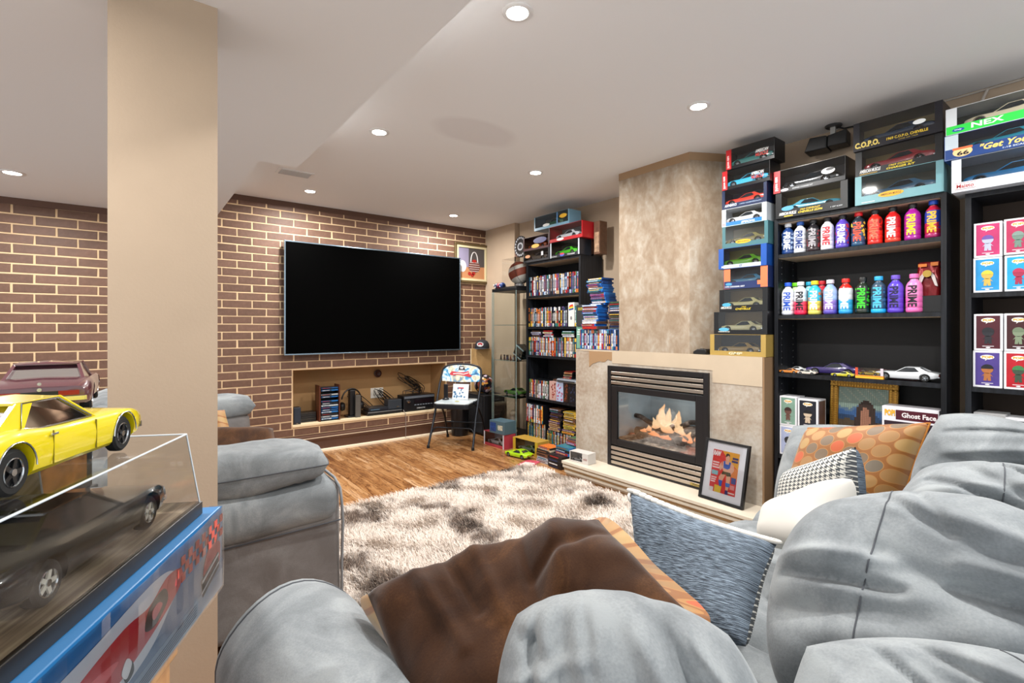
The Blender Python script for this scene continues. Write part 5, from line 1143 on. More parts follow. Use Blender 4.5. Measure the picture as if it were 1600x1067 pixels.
m.lathe([(.085, -.01), (.088, .01), (.082, .045), (.065, .075), (.035, .092), (.0001, .097)], n=24); obj('crown', m, mat('23262e', .8), cp, sm=60)
m = MB(); m.prism([(-.07, -.05), (-.06, -.12), (-.02, -.15), (.02, -.15), (.06, -.12), (.07, -.05), (0, -.075)], -.012, -.006); obj('brim', m, mat('3a4656', .8), cp, bev=.002)
m = MB().disc(0, .04, .04, .026, -.0885, -.078); obj('front_patch', m, mat('d8d4d4', .6), cp); obj('emblem', MB().prism([(-.03, .05), (-.02, .03), (0, .045), (.02, .03), (.03, .05), (0, .062)], -.0905, -.0885, 0, 'y'), mat('b02430', .6), cp)

# ================================================================== FOLDING CHAIR
CH = mat('23272e', .35, .5)
fc = thing('folding_chair', 'black metal folding chair with blue, white and red printed backrest', 'chair', (2.563, 4.331, 0), -R(50.4))
def arc(pts, n=6):
    "rounded polyline"
    out = [Vector(pts[0])]
    for i in range(1, len(pts) - 1):
        a, b, c = Vector(pts[i - 1]), Vector(pts[i]), Vector(pts[i + 1]); r_ = min((a - b).length, (c - b).length) * .45
        p, q = b + (a - b).normalized() * r_, b + (c - b).normalized() * r_
        for k in range(n + 1): t = k / n; out.append(p * (1 - t) ** 2 + b * 2 * t * (1 - t) + q * t * t)
    out.append(Vector(pts[-1])); return out
def lean(z): return .02 + z * .46
wf, wt = .238, .225
left = [(-wf, .0, .02), (-wf + .012, lean(.30) - .02, .30), (-wt - .005, .30, .62), (-wt, .345, .70)]
top = [(-wt, .345, .70), (-wt + .01, .375, .80), (-.09, .385, .835), (.09, .385, .835), (wt - .01, .375, .80), (wt, .345, .70)]
P = left[:-1] + arc(top) + [(-x, y, z) for x, y, z in left[:-1]][::-1]
obj('front_frame', MB().tube(P, .0115, 10), CH, fc, sm=50)
for s_ in (-1, 1):
    obj('rear_leg', MB().tube([(s_ * .225, .54, .02), (s_ * .215, .42, .25), (s_ * .20, .24, .445), (s_ * .20, .16, .46)], .0105, 10), CH, fc, sm=50)
    for (x, y) in ((s_ * wf, 0), (s_ * .225, .54)): obj('foot_cap', MB().lathe([(.015, 0), (.016, .004), (.015, .03)], cx=x, cy=y, n=14), RUBBER, fc, sm=50)
    obj('bracket', MB().box(s_ * .205 - .003, s_ * .205 + .003, .18, .34, .43, .455), CH, fc)
obj('rear_stretcher', MB().tube([(-.218, .455, .19), (.218, .455, .19)], .007, 8), CH, fc, sm=50)
obj('front_stretcher', MB().tube(arc([(-.236, .075, .13), (-.20, .085, .20), (.20, .085, .20), (.236, .075, .13)]), .007, 8), CH, fc, sm=50)
PRM = NT('printed vinyl', .35); _tc = PRM.n('TexCoord'); _n = PRM.n('TexNoise', Scale=9., Detail=3., Distortion=1.5); PRM.l(_tc.outputs['Object'], _n.inputs['Vector'])
PRM.l(PRM.ramp(_n.outputs[0], [(.30, '2a5c8c'), (.42, '4f9fc8'), (.50, 'c8d4dc'), (.60, 'd8cca8'), (.68, '6a88a0')]), PRM.b.inputs['Base Color'])
m = MB(); seat_p = [(-.19, .02), (-.15, -.01), (.15, -.01), (.19, .02), (.195, .36), (.16, .40), (-.16, .40), (-.195, .36)]
obj('seat_pan', MB().prism(seat_p, .405, .45), CH, fc, bev=.006); obj('seat_pad', MB().prism([(x * .98, y * .97 + .004) for x, y in seat_p], .4505, .468), mat('b9c4c8', .35, var=.25, vscale=14), fc, bev=.009, seg=3)
bk = [(-.208, .655), (-.216, .70), (-.205, .775), (-.165, .812), (-.09, .832), (.09, .832), (.165, .812), (.205, .775), (.216, .70), (.208, .655), (0, .645)]
def tilt(mb, m_): 
    mb.v = [(x, y + .345 + (z - .70) * .34, z) for x, y, z in mb.v]; return mb
b1 = obj('backrest', tilt(MB().prism(bk, -.012, .008, 0, 'y'), 0), PRM.m, fc, bev=.004)
obj('ribbon_print', tilt(MB().prism([(-.13, .735), (-.11, .76), (-.06, .755), (-.02, .75), (.03, .752), (.08, .765), (.09, .735), (.125, .715), (.10, .70), (.06, .71), (0, .72), (-.05, .725), (-.07, .715), (-.12, .72)], -.0145, -.012, 0, 'y'), 0), mat('b82838', .4), fc)
obj('script_print', tilt(MB().prism([(-.09, .738), (-.04, .742), (.03, .735), (.08, .75), (.08, .742), (.03, .727), (-.04, .734), (-.09, .730)], -.0155, -.0145, 0, 'y'), 0), mat('e8e4e0', .4), fc)
obj('logo_print', tilt(tx(MB(), 'W', -.02, .02, .783, .808, y=-.0155, bold=.06), 0), mat('e8e8e8', .4), fc); obj('logo_block', tilt(MB().prism([(-.035, .775), (-.03, .815), (.02, .818), (.042, .775)], -.0145, -.012, 0, 'y'), 0), mat('1c1c22', .4), fc)
def onchair(name, label, cat, x, y, z=.4687): 
    t = thing(name, label, cat, (0, 0, 0), -R(50.4)); t.location = fc.matrix_basis @ Vector((x, y, z)); return t
t = onchair('program_booklet', 'white and blue printed card propped against the chair backrest', 'card', .02, .25, .4705)
o = obj('card', MB().box(-.09, .085, 0, .006, 0, .165), mat('d4dae0', .4), t); o.rotation_euler = (R(-14), 0, 0)
m = MB(); r = random.Random(9)
for i in range(14): a, b = r.uniform(-.07, .06), r.uniform(.02, .14); m.disc(a, b, r.uniform(.006, .016), r.uniform(.006, .014), -.0008, 0, 0, 8)
o = obj('print', m, mat('4a7498', .4), t); o.rotation_euler = (R(-14), 0, 0); o = obj('title_print', MB().box(-.03, .03, -.0012, 0, .115, .128), mat('b83440', .4), t); o.rotation_euler = (R(-14), 0, 0)
t = onchair('phone_stand', 'small black figure standing on the left of the chair seat', 'figurine', -.13, .22); obj('body', MB().box(-.022, .022, -.008, .012, .02, .165), mat('101116', .3), t, bev=.004); obj('base', MB().lathe([(.035, 0), (.035, .012), (.025, .02)], n=18), mat('1c1e24', .4), t)
t = onchair('ticket', 'tiny yellow ticket at the front of the printed card on the chair', 'card', .03, .12); obj('card', MB().box(-.02, .02, -.01, .01, 0, .004), mat('c8b83c', .5), t); obj('print', MB().box(-.012, .012, -.004, .004, .004, .0045), mat('6a6428', .5), t)

# ================================================================== FLOOR AND HEARTH CAR BOXES
def floorbox(label, corner, rz, w_, h_, d_, carton, back, carcol, carlab, **k):
    b = carbox(label, (corner[0], corner[1], .0006 + k.pop('z', 0)), w_, h_, d_, carton, back, rz=rz, group='car boxes on the floor', **k)
    c = make_car('model_car', carlab, carcol, (0, 0, 0), rz + PI, .98, 'cars inside display boxes', 1)
    c.location = Matrix.Translation(b.location) @ Matrix.Rotation(rz, 4, 'Z') @ Vector((w_ / 2, d_ * .48, .0155)); return b
floorbox('red and white car box on the floor beside the glass cabinet', (2.965, 4.32), -PI / 2 + .04, .34, .145, .15, 'a83c48', 'b0b8c8', 'd8dce4', 'silver white model car in the red box on the floor', lip=.03, side=.02, sidecol='c8ccd4')
b_ = thing('car_box', 'dark teal picture box on top of the red floor box', 'box', (2.955, 4.20, .1465), -PI / 2 + .1, 'car boxes on the floor')
obj('carton', MB().box(0, .23, 0, .16, 0, .13), mat('47606c', .35), b_, bev=.002); obj('front_print', MB().box(.01, .10, -.001, 0, .02, .11), mat('1c3c78', .4, var=.5, vscale=40), b_); obj('emblem', MB().box(.13, .20, -.001, 0, .04, .09), mat('b8b4a0', .4, var=.4, vscale=50), b_)
floorbox('yellow and green car box lying open on the floor by the bookcase', (3.03, 3.90), -PI / 2 + .05, .36, .14, .16, 'b8923c', '8a9484', 'b0c4b4', 'pale green model car in the yellow floor box', lip=.03, side=.04, sidecol='b8982c')
make_car('model_car', 'lime green model muscle car parked on the floor by the hearth', 'a4d018', (2.925, 3.67, .001), PI / 2 + .16, 1.05, None, 2)
fl_ = tag(obj('magazine', MB().box(-.10, .10, -.07, .07, 0, .003, 0).box(-.08, .02, -.05, .05, .003, .0034, 1), [mat('c0485c', .4), mat('d8c8c8', .4)], loc=(2.86, 3.44, .001), rz=.4), 'pink and red leaflet lying on the floor near the rug corner', 'leaflet')
b = carbox('small silver car box standing on the left end of the hearth', (2.855, 2.915, .1356), .19, .085, .10, 'c8c4c0', '8a8c90', rz=-PI / 2 + .1, group=None, lip=.014, side=.008, shapes=[('c8c4c0', rect(.13, .19, .0, .085))], texts=[('mini', '8a3a30', .14, .18, .03, .05, IT)])
make_car('model_car', 'white miniature car inside the silver box on the hearth', 'd8d8d8', (2.905, 2.855, .142), PI / 2 + .1, .44, 'cars inside display boxes', 1)
rem = thing('game_controller', 'flat black remote box on the fireplace ledge by the gold box', 'remote', (3.075, 1.90, 1.0475), -PI / 2)
obj('body', MB().prism([(0, 0), (.09, 0), (.10, .02), (.09, .035), (.03, .035), (0, .018)], 0, .08, 0, 'y'), mat('121214', .4), rem, bev=.004); rem.location = (3.052, 1.915, 1.0475)
obj('button', MB().box(.04, .06, .02, .04, .035, .038), mat('3a3a3e', .4), rem)

# framed magazine cover leaning on the surround
fm = thing('framed_magazine_cover', 'black framed wrestling magazine cover leaning against the fireplace surround', 'framed poster', (2.90, 1.785, .1395), -PI / 2 - R(1.5))
fw_, fh_ = .30, .380
m = MB()
for a in ((0, fw_, 0, .016), (0, fw_, fh_ - .016, fh_)): m.box(a[0], a[1], 0, .022, a[2], a[3])
for a in ((0, .016), (fw_ - .016, fw_)): m.box(a[0], a[1], 0, .022, .016, fh_ - .016)
parts = [obj('frame', m, mat('0e0e10', .35), fm, bev=.0015), obj('mat_board', MB().box(.016, fw_ - .016, .012, .018, .016, fh_ - .016), mat('e4e4ea', .6), fm)]
a0, a1, b0, b1 = .062, fw_ - .062, .058, fh_ - .062
def pr(c, pts, lvl): parts.append(obj('cover_print', MB().prism(pts, .0118 - lvl * .0004, .0119 - lvl * .0004 + .0002, 0, 'y'), mat(c, .4), fm))
def bx_(x0, x1, z0, z1): return [(a0 + x0 * (a1 - a0), b0 + z0 * (b1 - b0)), (a0 + x1 * (a1 - a0), b0 + z0 * (b1 - b0)), (a0 + x1 * (a1 - a0), b0 + z1 * (b1 - b0)), (a0 + x0 * (a1 - a0), b0 + z1 * (b1 - b0))]
def pp(l): return [(a0 + x * (a1 - a0), b0 + z * (b1 - b0)) for x, z in l]
pr('d0221c', bx_(0, 1, 0, 1), 1); pr('e0a020', pp([(.35, 1), (1, 1), (1, .62), (.62, .78)]), 2); pr('d87a20', pp([(.75, .68), (1, .62), (1, .38), (.70, .45)]), 2)
pr('d8b41c', pp([(.2, 0), (.45, 0), (.47, .16), (.2, .17)]), 3); pr('d8d0d0', bx_(.0, .16, .0, .10), 3)
for (z, w_) in ((.68, .28), (.62, .26), (.56, .30)): pr('e8c8c8', bx_(.03, w_, z, z + .035), 3)
for (z, w_) in ((.32, .24), (.27, .22), (.22, .20)): pr('e8c8c8', bx_(.03, w_, z, z + .03), 3)
pr('7fb0b8', bx_(.03, .27, .40, .50), 3); pr('2c2c6c', bx_(.76, .97, .84, .89), 3); pr('2c2c6c', bx_(.74, .97, .77, .82), 3); pr('2c3c88', bx_(.80, .97, .28, .42), 3); pr('d88a8a', bx_(.78, .95, .14, .24), 3); pr('e8d0c8', bx_(.70, .97, .04, .07), 3)
skin = 'd8a488'
pr(skin, pp([(.40, .60), (.36, .74), (.28, .62), (.34, .52), (.40, .56)]), 4); pr(skin, pp([(.52, .92), (.62, .92), (.66, .84), (.62, .76), (.54, .76), (.50, .84)]), 5); pr('1c1410', pp([(.50, .86), (.50, .93), (.56, .96), (.64, .94), (.66, .88), (.60, .91)]), 6)
pr(skin, pp([(.40, .74), (.50, .78), (.70, .78), (.84, .70), (.86, .58), (.76, .48), (.50, .50), (.40, .60)]), 4); pr('2454b0', pp([(.44, .76), (.50, .77), (.52, .70), (.64, .70), (.66, .77), (.72, .75), (.70, .62), (.62, .58), (.46, .60)]), 5)
pr('2a3018', pp([(.44, .52), (.74, .52), (.78, .44), (.62, .42), (.58, .46), (.42, .44)]), 5)
pr(skin, pp([(.40, .46), (.56, .44), (.48, .30), (.36, .26), (.32, .36)]), 4); pr(skin, pp([(.60, .44), (.76, .46), (.76, .26), (.62, .24)]), 4)
pr('2454b0', pp([(.32, .30), (.48, .30), (.46, .16), (.38, .16)]), 5); pr('2470c0', pp([(.60, .27), (.78, .27), (.76, .18), (.62, .18)]), 5); pr('3a2c6c', pp([(.62, .10), (.72, .10), (.74, .0), (.62, .0)]), 5); pr(skin, pp([(.62, .18), (.74, .18), (.72, .10), (.63, .10)]), 4)
parts.append(obj('lettering', tx(MB(), 'RAW', a0 + .003, a0 + .055, b1 - .038, b1 - .006, y=.0102, bold=.06, shear=.2), mat('f0e8e8', .4), fm))
parts.append(obj('glazing', MB().box(.016, fw_ - .016, .006, .008, .016, fh_ - .016), glass_mat((1, 1, 1, 1), .02, 'picture glass'), fm))
fm.rotation_euler = (R(-13), 0, -PI / 2 - R(3))
parts.append(obj('easel_back', MB().prism([(.10, .02), (.18, .02), (.16, .30), (.12, .30)], .023, .028, 0, 'y'), mat('7a5a44', .7), fm))

# split the paired side strips into separate parts
for o in [o for o in list(C.objects) if o.name.startswith('side_strip') or o.name.startswith('louvre_backing')]:
    me = o.data
    if len(me.vertices) in (16, 24) and False or len(me.vertices) >= 16:
        vs = [tuple(v.co) for v in me.vertices]; m_ = me.materials[0]
        for k in range(0, len(vs), 8):
            m = MB(); a, b = vs[k], vs[k + 6]; m.box(a[0], b[0], a[1], b[1], a[2], b[2])
            obj(o.name.split('.')[0], m, m_, o.parent)
        bpy.data.objects.remove(o)

# ================================================================== SHAG RUG
import numpy as np
RX0, RX1, RY0, RY1 = .75, 2.80, 1.27, 3.36
rg = tag(obj('rug', MB().prism([(RX0, RY0), (RX1, RY0), (RX1 + .01, RY1 - .02), (RX1 - .06, RY1 + .01), (RX0, RY1 - .04)], .0006, .012), mat('b8aa9c', .9)), 'large cream and dark brown mottled shag rug on the wood floor', 'rug')
rs = np.random.RandomState(5); NB = 110000
bx = rs.uniform(RX0 + .01, RX1 - .005, NB); by = rs.uniform(RY0, RY1 - .01 - .0, NB)
keep = (by < RY1 - .035 * np.abs(bx - RX1) / 2.5 - .01); bx, by = bx[keep], by[keep]; n = len(bx)
ang = rs.uniform(0, 2 * math.pi, n); 
flow = np.array([noise.noise((x * 2.2, y * 2.2, 7.)) for x, y in zip(bx[::50], by[::50])])
fl = np.interp(np.arange(n), np.arange(0, n, 50), flow) * 0
fld = np.array([noise.noise((x * 5., y * 5., 3.)) * 3.2 for x, y in zip(bx, by)])
ang = fld + 2.2 + rs.normal(0, .7, n); ln = rs.uniform(.022, .046, n); wd = rs.uniform(.0012, .0026, n)
dx, dy = np.cos(ang), np.sin(ang); px_, py_ = -dy * wd, dx * wd
z0 = np.full(n, .010); tilt_ = rs.uniform(.45, .95, n)
V = np.empty((n, 5, 3)); 
V[:, 0] = np.stack([bx - px_, by - py_, z0], 1); V[:, 1] = np.stack([bx + px_, by + py_, z0], 1)
mx, my = bx + dx * ln * .45 * tilt_, by + dy * ln * .45 * tilt_; mz = .012 + ln * .62
V[:, 2] = np.stack([mx + px_ * .8, my + py_ * .8, mz], 1); V[:, 3] = np.stack([mx - px_ * .8, my - py_ * .8, mz], 1)
V[:, 4] = np.stack([bx + dx * ln * tilt_, by + dy * ln * tilt_, mz + ln * (.25 - .3 * tilt_ * .3)], 1)
me = bpy.data.meshes.new('pile'); me.vertices.add(n * 5); me.vertices.foreach_set('co', V.reshape(-1))
base = (np.arange(n) * 5)[:, None]
lq = (base + np.array([0, 1, 2, 3])).reshape(-1); lt = (base + np.array([3, 2, 4])).reshape(-1)
loops = np.concatenate([lq, lt]); me.loops.add(len(loops)); me.loops.foreach_set('vertex_index', loops)
me.polygons.add(2 * n); me.polygons.foreach_set('loop_start', np.concatenate([np.arange(n) * 4, 4 * n + np.arange(n) * 3])); me.update(calc_edges=True)
nz_ = np.array([noise.noise((x * 3.1 + .5, y * 3.1, 1.)) + .5 * noise.noise((x * 7., y * 7., 4.)) + .3 * noise.noise((x * 17., y * 17., 9.)) for x, y in zip(bx, by)])
f_ = np.clip((nz_ - .17) / .34 + rs.normal(0, .12, n), 0, 1)
cL, cD = np.array(s2l('e9ddd2')[:3]), np.array(s2l('5c4a3e')[:3]); cM = np.array(s2l('b5a08e')[:3])
col = cL * (1 - f_)[:, None] + cD * f_[:, None]; sel = rs.rand(n) < .14; col[sel] = cM * .9
col = np.clip(col * rs.uniform(.85, 1.1, n)[:, None], 0, 1)
ca_ = me.color_attributes.new('tuft', 'FLOAT_COLOR', 'POINT'); ca_.data.foreach_set('color', np.repeat(np.concatenate([col, np.ones((n, 1))], 1), 5, 0).astype(np.float32).reshape(-1))
RGM = NT('rug pile', .85); _at = RGM.n('Attribute', _attribute_name='tuft'); RGM.l(_at.outputs['Color'], RGM.b.inputs['Base Color']); RGM.b.inputs['Sheen Weight'].default_value = .3
me.materials.append(RGM.m); o = link('pile', me, rg); o['kind'] = 'stuff'

# ================================================================== UPHOLSTERY
def suede(name, c0, c1, c2, sheen=.12):
    n = NT(name, .9); n.b.inputs['Specular IOR Level'].default_value = .15; n.b.inputs['Sheen Weight'].default_value = sheen; n.b.inputs['Sheen Roughness'].default_value = .4
    tc = n.n('TexCoord'); t = n.n('TexNoise', Scale=5.5, Detail=6., Roughness=.6, Distortion=.8); n.l(tc.outputs['Object'], t.inputs['Vector'])
    t2 = n.n('TexNoise', Scale=260., Detail=2.); n.l(tc.outputs['Object'], t2.inputs['Vector'])
    a = n.math('ADD', n.math('MULTIPLY', t.outputs[0], .85), n.math('MULTIPLY', t2.outputs[0], .15))
    n.l(n.ramp(a, [(.36, c0), (.50, c1), (.62, c2)]), n.b.inputs['Base Color']); n.bump(t2.outputs[0], .12, .003); return n.m
GREY = suede('grey microsuede', '6d7275', '818689', '959a9c')
GREY_SHADE = suede('grey microsuede shaded', '706c6a', '7a7776', '868584')  # same suede with the warm shade of sides and bases in its colour
SEAM = mat('4a4d52', .9)
BRN = suede('brown velvet', '2b180c', '3a2313', '51341d', .25)
NAVY = NT('ribbed slate cloth', .85); _tc = NAVY.n('TexCoord'); _mp = NAVY.n('Mapping'); _mp.inputs['Scale'].default_value = (9, 70, 1); NAVY.l(_tc.outputs['UV'], _mp.inputs[0])
_n = NAVY.n('TexNoise', Scale=1.6, Detail=4., Distortion=.5); NAVY.l(_mp.outputs[0], _n.inputs['Vector']); NAVY.l(NAVY.ramp(_n.outputs[0], [(.36, '333b46'), (.5, '5c6977'), (.66, '8494a4')]), NAVY.b.inputs['Base Color']); NAVY.bump(_n.outputs[0], .9, .006)
WHT = mat('d4d1ca', .85)
DOT = NT('circle print', .55); DOT.b.inputs['Sheen Weight'].default_value = .2
_tc = DOT.n('TexCoord'); _mp = DOT.n('Mapping'); _mp.inputs['Scale'].default_value = (7.5, 7.5, 1); _mp.inputs['Rotation'].default_value = (0, 0, R(30)); DOT.l(_tc.outputs['UV'], _mp.inputs[0])
_sp = DOT.n('SeparateXYZ'); DOT.l(_mp.outputs[0], _sp.inputs[0])
_row = DOT.math('FLOOR', _sp.outputs[1]); _xx = DOT.math('ADD', _sp.outputs[0], DOT.math('MULTIPLY', _row, .5))
_fx = DOT.math('SUBTRACT', DOT.math('FRACT', _xx), .5); _fy = DOT.math('SUBTRACT', DOT.math('FRACT', _sp.outputs[1]), .5)
_rr = DOT.math('SQRT', DOT.math('ADD', DOT.math('MULTIPLY', _fx, _fx), DOT.math('MULTIPLY', _fy, _fy)))
_cb = DOT.n('CombineXYZ'); DOT.l(DOT.math('FLOOR', _xx), _cb.inputs[0]); DOT.l(_row, _cb.inputs[1]); _wn = DOT.n('TexWhiteNoise'); DOT.l(_cb.outputs[0], _wn.inputs['Vector'])
_cc = DOT.ramp(_wn.outputs['Value'], [(0, '926a38'), (.22, '9e7642'), (.44, '6c5842'), (.66, 'a4824c'), (.82, '665a4a'), (.9, 'b04c1c')], 'CONSTANT')
_in = DOT.math('LESS_THAN', _rr, .455); _rim = DOT.math('LESS_THAN', DOT.math('ABSOLUTE', DOT.math('SUBTRACT', _rr, .455)), .02)
DOT.l(DOT.mix(_rim, DOT.mix(_in, '87500e', _cc), 'a27034'), DOT.b.inputs['Base Color'])
HT = NT('houndstooth', .8); _tc = HT.n('TexCoord'); _mp = HT.n('Mapping'); _mp.inputs['Scale'].default_value = (34, 34, 1); HT.l(_tc.outputs['UV'], _mp.inputs[0]); _sp = HT.n('SeparateXYZ'); HT.l(_mp.outputs[0], _sp.inputs[0])
def _mod2(x): return HT.math('MODULO', HT.math('ADD', x, 400.), 2.)
_a = HT.math('LESS_THAN', _mod2(_sp.outputs[0]), 1.); _b2 = HT.math('LESS_THAN', _mod2(_sp.outputs[1]), 1.)
_dg = HT.math('LESS_THAN', HT.math('FRACT', HT.math('ADD', _sp.outputs[0], _sp.outputs[1])), .5)
_eq = HT.math('SUBTRACT', 1., HT.math('ABSOLUTE', HT.math('SUBTRACT', _a, _b2)))
_v = HT.math('ADD', HT.math('MULTIPLY', _eq, _a), HT.math('MULTIPLY', HT.math('SUBTRACT', 1., _eq), _dg))
HT.l(HT.mix(_v, '4a4e52', 'd6d4cc'), HT.b.inputs['Base Color'])

def cushion(name, c, T, mats, parent=None, n=34, k=.5, ear=0., seed=1, wr=.012, wf_=5., pw=(4, .5), folds=(), sag=0., uvs=1., flat_back=False, piping=None, pr_=.005, fine=0., border=0., seams=(), back_out=0.):
    ctr = sum((Vector(q) for q in c), Vector()) / 4
    """padded cushion: c = four corners (bl, br, tr, tl) of its mid plane seen from outside; k rounds the outline, ear pinches it"""
    P00, P10, P11, P01 = [Vector(p) for p in c]
    N = ((P10 - P00) + (P11 - P01)).cross((P01 - P00) + (P11 - P10)).normalized()
    sd = Vector((seed * 3.17, seed * 1.7, seed * .77)); mb = MB(); uv = []; edge = []
    def pos(i, j, s_):
        u, v = 2 * i / n - 1, 2 * j / n - 1
        x = u * (1 - ear * (1 - v * v)) * math.sqrt(max(0, 1 - k * v * v / 2)); y = v * (1 - ear * (1 - u * u)) * math.sqrt(max(0, 1 - k * u * u / 2))
        a, b = (x + 1) / 2, (y + 1) / 2
        p = P00 * (1 - a) * (1 - b) + P10 * a * (1 - b) + P11 * a * b + P01 * (1 - a) * b
        h = (max(0, 1 - abs(u) ** pw[0]) ** pw[1]) * (max(0, 1 - abs(v) ** pw[0]) ** pw[1])
        q = p * wf_ + sd
        w_ = noise.noise(q) * wr + noise.noise(q * 2.3) * wr * .5
        e_ = 1 - h; w_ += abs(noise.noise(q * 1.6 + Vector((9, 0, 0)))) * wr * 1.2 * e_
        if fine: w_ += noise.noise(q * 6) * fine
        for (u0, v0, u1, v1, wd_, am) in folds:
            du, dv = u1 - u0, v1 - v0; L = du * du + dv * dv; t = max(0, min(1, ((u - u0) * du + (v - v0) * dv) / L)); cx_, cy_ = u0 + du * t, v0 + dv * t
            dd = ((u - cx_) ** 2 + (v - cy_) ** 2) / (wd_ * wd_); w_ += am * math.exp(-dd) * (math.sin(PI * min(1, max(0, .08 + t * .84))) ** .5)
        hh = h if (s_ > 0 or not flat_back) else h * .35
        p = p + N * (s_ * (T / 2 * hh + w_ * min(1, h * 1.6)))
        if s_ < 0 and back_out: p += (p - ctr) * (back_out * 4 * h * (1 - h) * min(1, max(0, u, v)) ** 2)
        p.z -= sag * (1 - v * v) * 0 + sag * max(0, v) * (1 - u * u)
        return p
    for s_ in (1, -1):
        b0_ = len(mb.v)
        for j in range(n + 1):
            for i in range(n + 1):
                p = pos(i, j, s_); mb.v.append(tuple(p)); uv.append((i / n * uvs, j / n * uvs))
        for j in range(n):
            for i in range(n):
                q = (b0_ + j * (n + 1) + i, b0_ + j * (n + 1) + i + 1, b0_ + (j + 1) * (n + 1) + i + 1, b0_ + (j + 1) * (n + 1) + i)
                mb.f.append(q if s_ > 0 else q[::-1]); mb.m.append((1 if border and max((2 * i / n - 1) , (2 * j / n - 1)) > 1 - border * (1 + .25 * math.sin(i * .7 + j * .5)) else 0) if s_ > 0 or len(mats) < 2 else 1)
    mb.uv = uv
    me = mb.mesh(name, mats)
    b = bmesh.new(); b.from_mesh(me); bmesh.ops.remove_doubles(b, verts=b.verts, dist=1e-5); b.to_mesh(me); b.free(); smooth(me, 75)
    o = link(name, me, parent)
    for (u0, v0, u1, v1) in seams:
        lp = [pos((u0 + (u1 - u0) * t / 24 + 1) / 2 * n, (v0 + (v1 - v0) * t / 24 + 1) / 2 * n, 1) + N * .0008 for t in range(25)]
        obj('seam', MB().tube(lp, .0013, 6), SEAM, o if parent is None else parent, sm=60)
    if piping:
        lp = [pos(i, 0, 1) for i in range(n)] + [pos(n, j, 1) for j in range(n)] + [pos(i, n, 1) for i in range(n, 0, -1)] + [pos(0, j, 1) for j in range(n, 0, -1)]
        pp_ = obj('piping', MB().tube(lp, pr_, 6, 0, True), piping, o if parent is None else parent, sm=60)
    return o

def round_box(name, x0, x1, y0, y1, z0, z1, r_, m, parent, seed=1, wr=.006, n=1):
    mb = MB().box(x0, x1, y0, y1, z0, z1); me = mb.mesh(name, m); b = bmesh.new(); b.from_mesh(me)
    bmesh.ops.bevel(b, geom=b.edges[:], offset=r_, segments=5, profile=.5, affect='EDGES'); bmesh.ops.subdivide_edges(b, edges=[e for e in b.edges if e.calc_length() > .12], cuts=8, use_grid_fill=True)
    b.normal_update()
    for v in b.verts:
        d = noise.noise(Vector(v.co) * 4.5 + Vector((seed, 0, seed * 2))) * wr; v.co += v.normal * d
    b.to_mesh(me); b.free(); smooth(me, 60); return link(name, me, parent)

# ------------------------------------------------------------------ sofa beside the pillar
ls = thing('sofa', 'grey suede sofa behind the pillar, its padded arm end towards the camera', 'sofa', (0, 0, 0))
round_box('base', -.28, .66, 2.25, 4.15, .06, .30, .03, GREY_SHADE, ls)
round_box('backrest', -.42, -.14, 2.08, 4.32, .06, .78, .07, GREY, ls, 3)
for i in range(2):
    y0 = 2.33 + i * .86; cushion('seat_cushion', [(-.16, y0, .37), (.68, y0, .37), (.68, y0 + .85, .37), (-.16, y0 + .85, .37)], .19, [GREY], ls, n=26, k=.12, seed=i + 2, pw=(8, .4))
    cushion('back_cushion', [(-.06, y0 + .84, .44), (-.06, y0, .44), (-.12, y0, .86), (-.12, y0 + .84, .86)][::-1], .24, [GREY], ls, n=26, k=.25, seed=i + 5, pw=(6, .45))
# near arm: outer panel, rolled side and pillow top
round_box('arm', -.30, .70, 2.065, 2.32, .05, .585, .035, GREY_SHADE, ls, 5, .004)
round_box('arm_roll', -.31, .70, 2.035, 2.34, .415, .605, .075, GREY, ls, 6, .012)
obj('arm_seam', MB().tube([(.698, 2.062, .08), (.698, 2.062, .25), (.700, 2.055, .42), (.694, 2.05, .50), (.690, 2.06, .56), (.680, 2.10, .594), (.68, 2.26, .598)], .006, 8), mat('84888c', .8), ls, sm=60)
obj('panel_seam', MB().tube([(-.3, 2.058, .415), (.2, 2.056, .417), (.69, 2.052, .43)], .003, 6), SEAM, ls)
cushion('arm_pillow', [(-.34, 2.035, .668), (.665, 2.035, .668), (.665, 2.37, .668), (-.34, 2.37, .668)], .165, [GREY], ls, n=44, k=.22, seed=12, wr=.012, wf_=7, pw=(7, .42), folds=[(.70, -1, .76, -.3, .05, -.010), (.80, -1, .84, -.1, .04, -.008), (.62, -1, .66, -.4, .04, -.006)], piping=SEAM, pr_=.0025)
round_box('arm', -.30, .72, 4.12, 4.38, .05, .60, .07, GREY_SHADE, ls, 8, .01)
cushion('arm_pillow', [(-.30, 4.10, .64), (.76, 4.10, .64), (.76, 4.40, .64), (-.30, 4.40, .64)], .17, [GREY], ls, n=26, k=.12, seed=14, wr=.012, pw=(7, .42))
for x in (-.3, .62):
    for y in (2.12, 4.28): obj('foot', MB().box(x, x + .05, y, y + .05, 0, .06), BLACK, ls)
o = cushion('throw_pillow', [at(250, 745, 2.35), at(447, 722, 2.38), at(428, 669, 2.52), at(240, 676, 2.55)], .17, [BRN, DOT.m], None, n=30, k=.05, ear=.05, seed=31, wr=.012, uvs=.6)
tag(o, 'brown velvet pillow lying on the sofa behind the pillar', 'pillow')
o = cushion('throw_pillow', [at(215, 720, 2.75), at(378, 712, 2.8), at(352, 640, 2.92), at(200, 640, 2.9)], .14, [DOT.m, BRN], None, n=26, k=.05, ear=.05, seed=32, uvs=1.)
tag(o, 'orange circle print pillow peeking out behind the pillar', 'pillow')

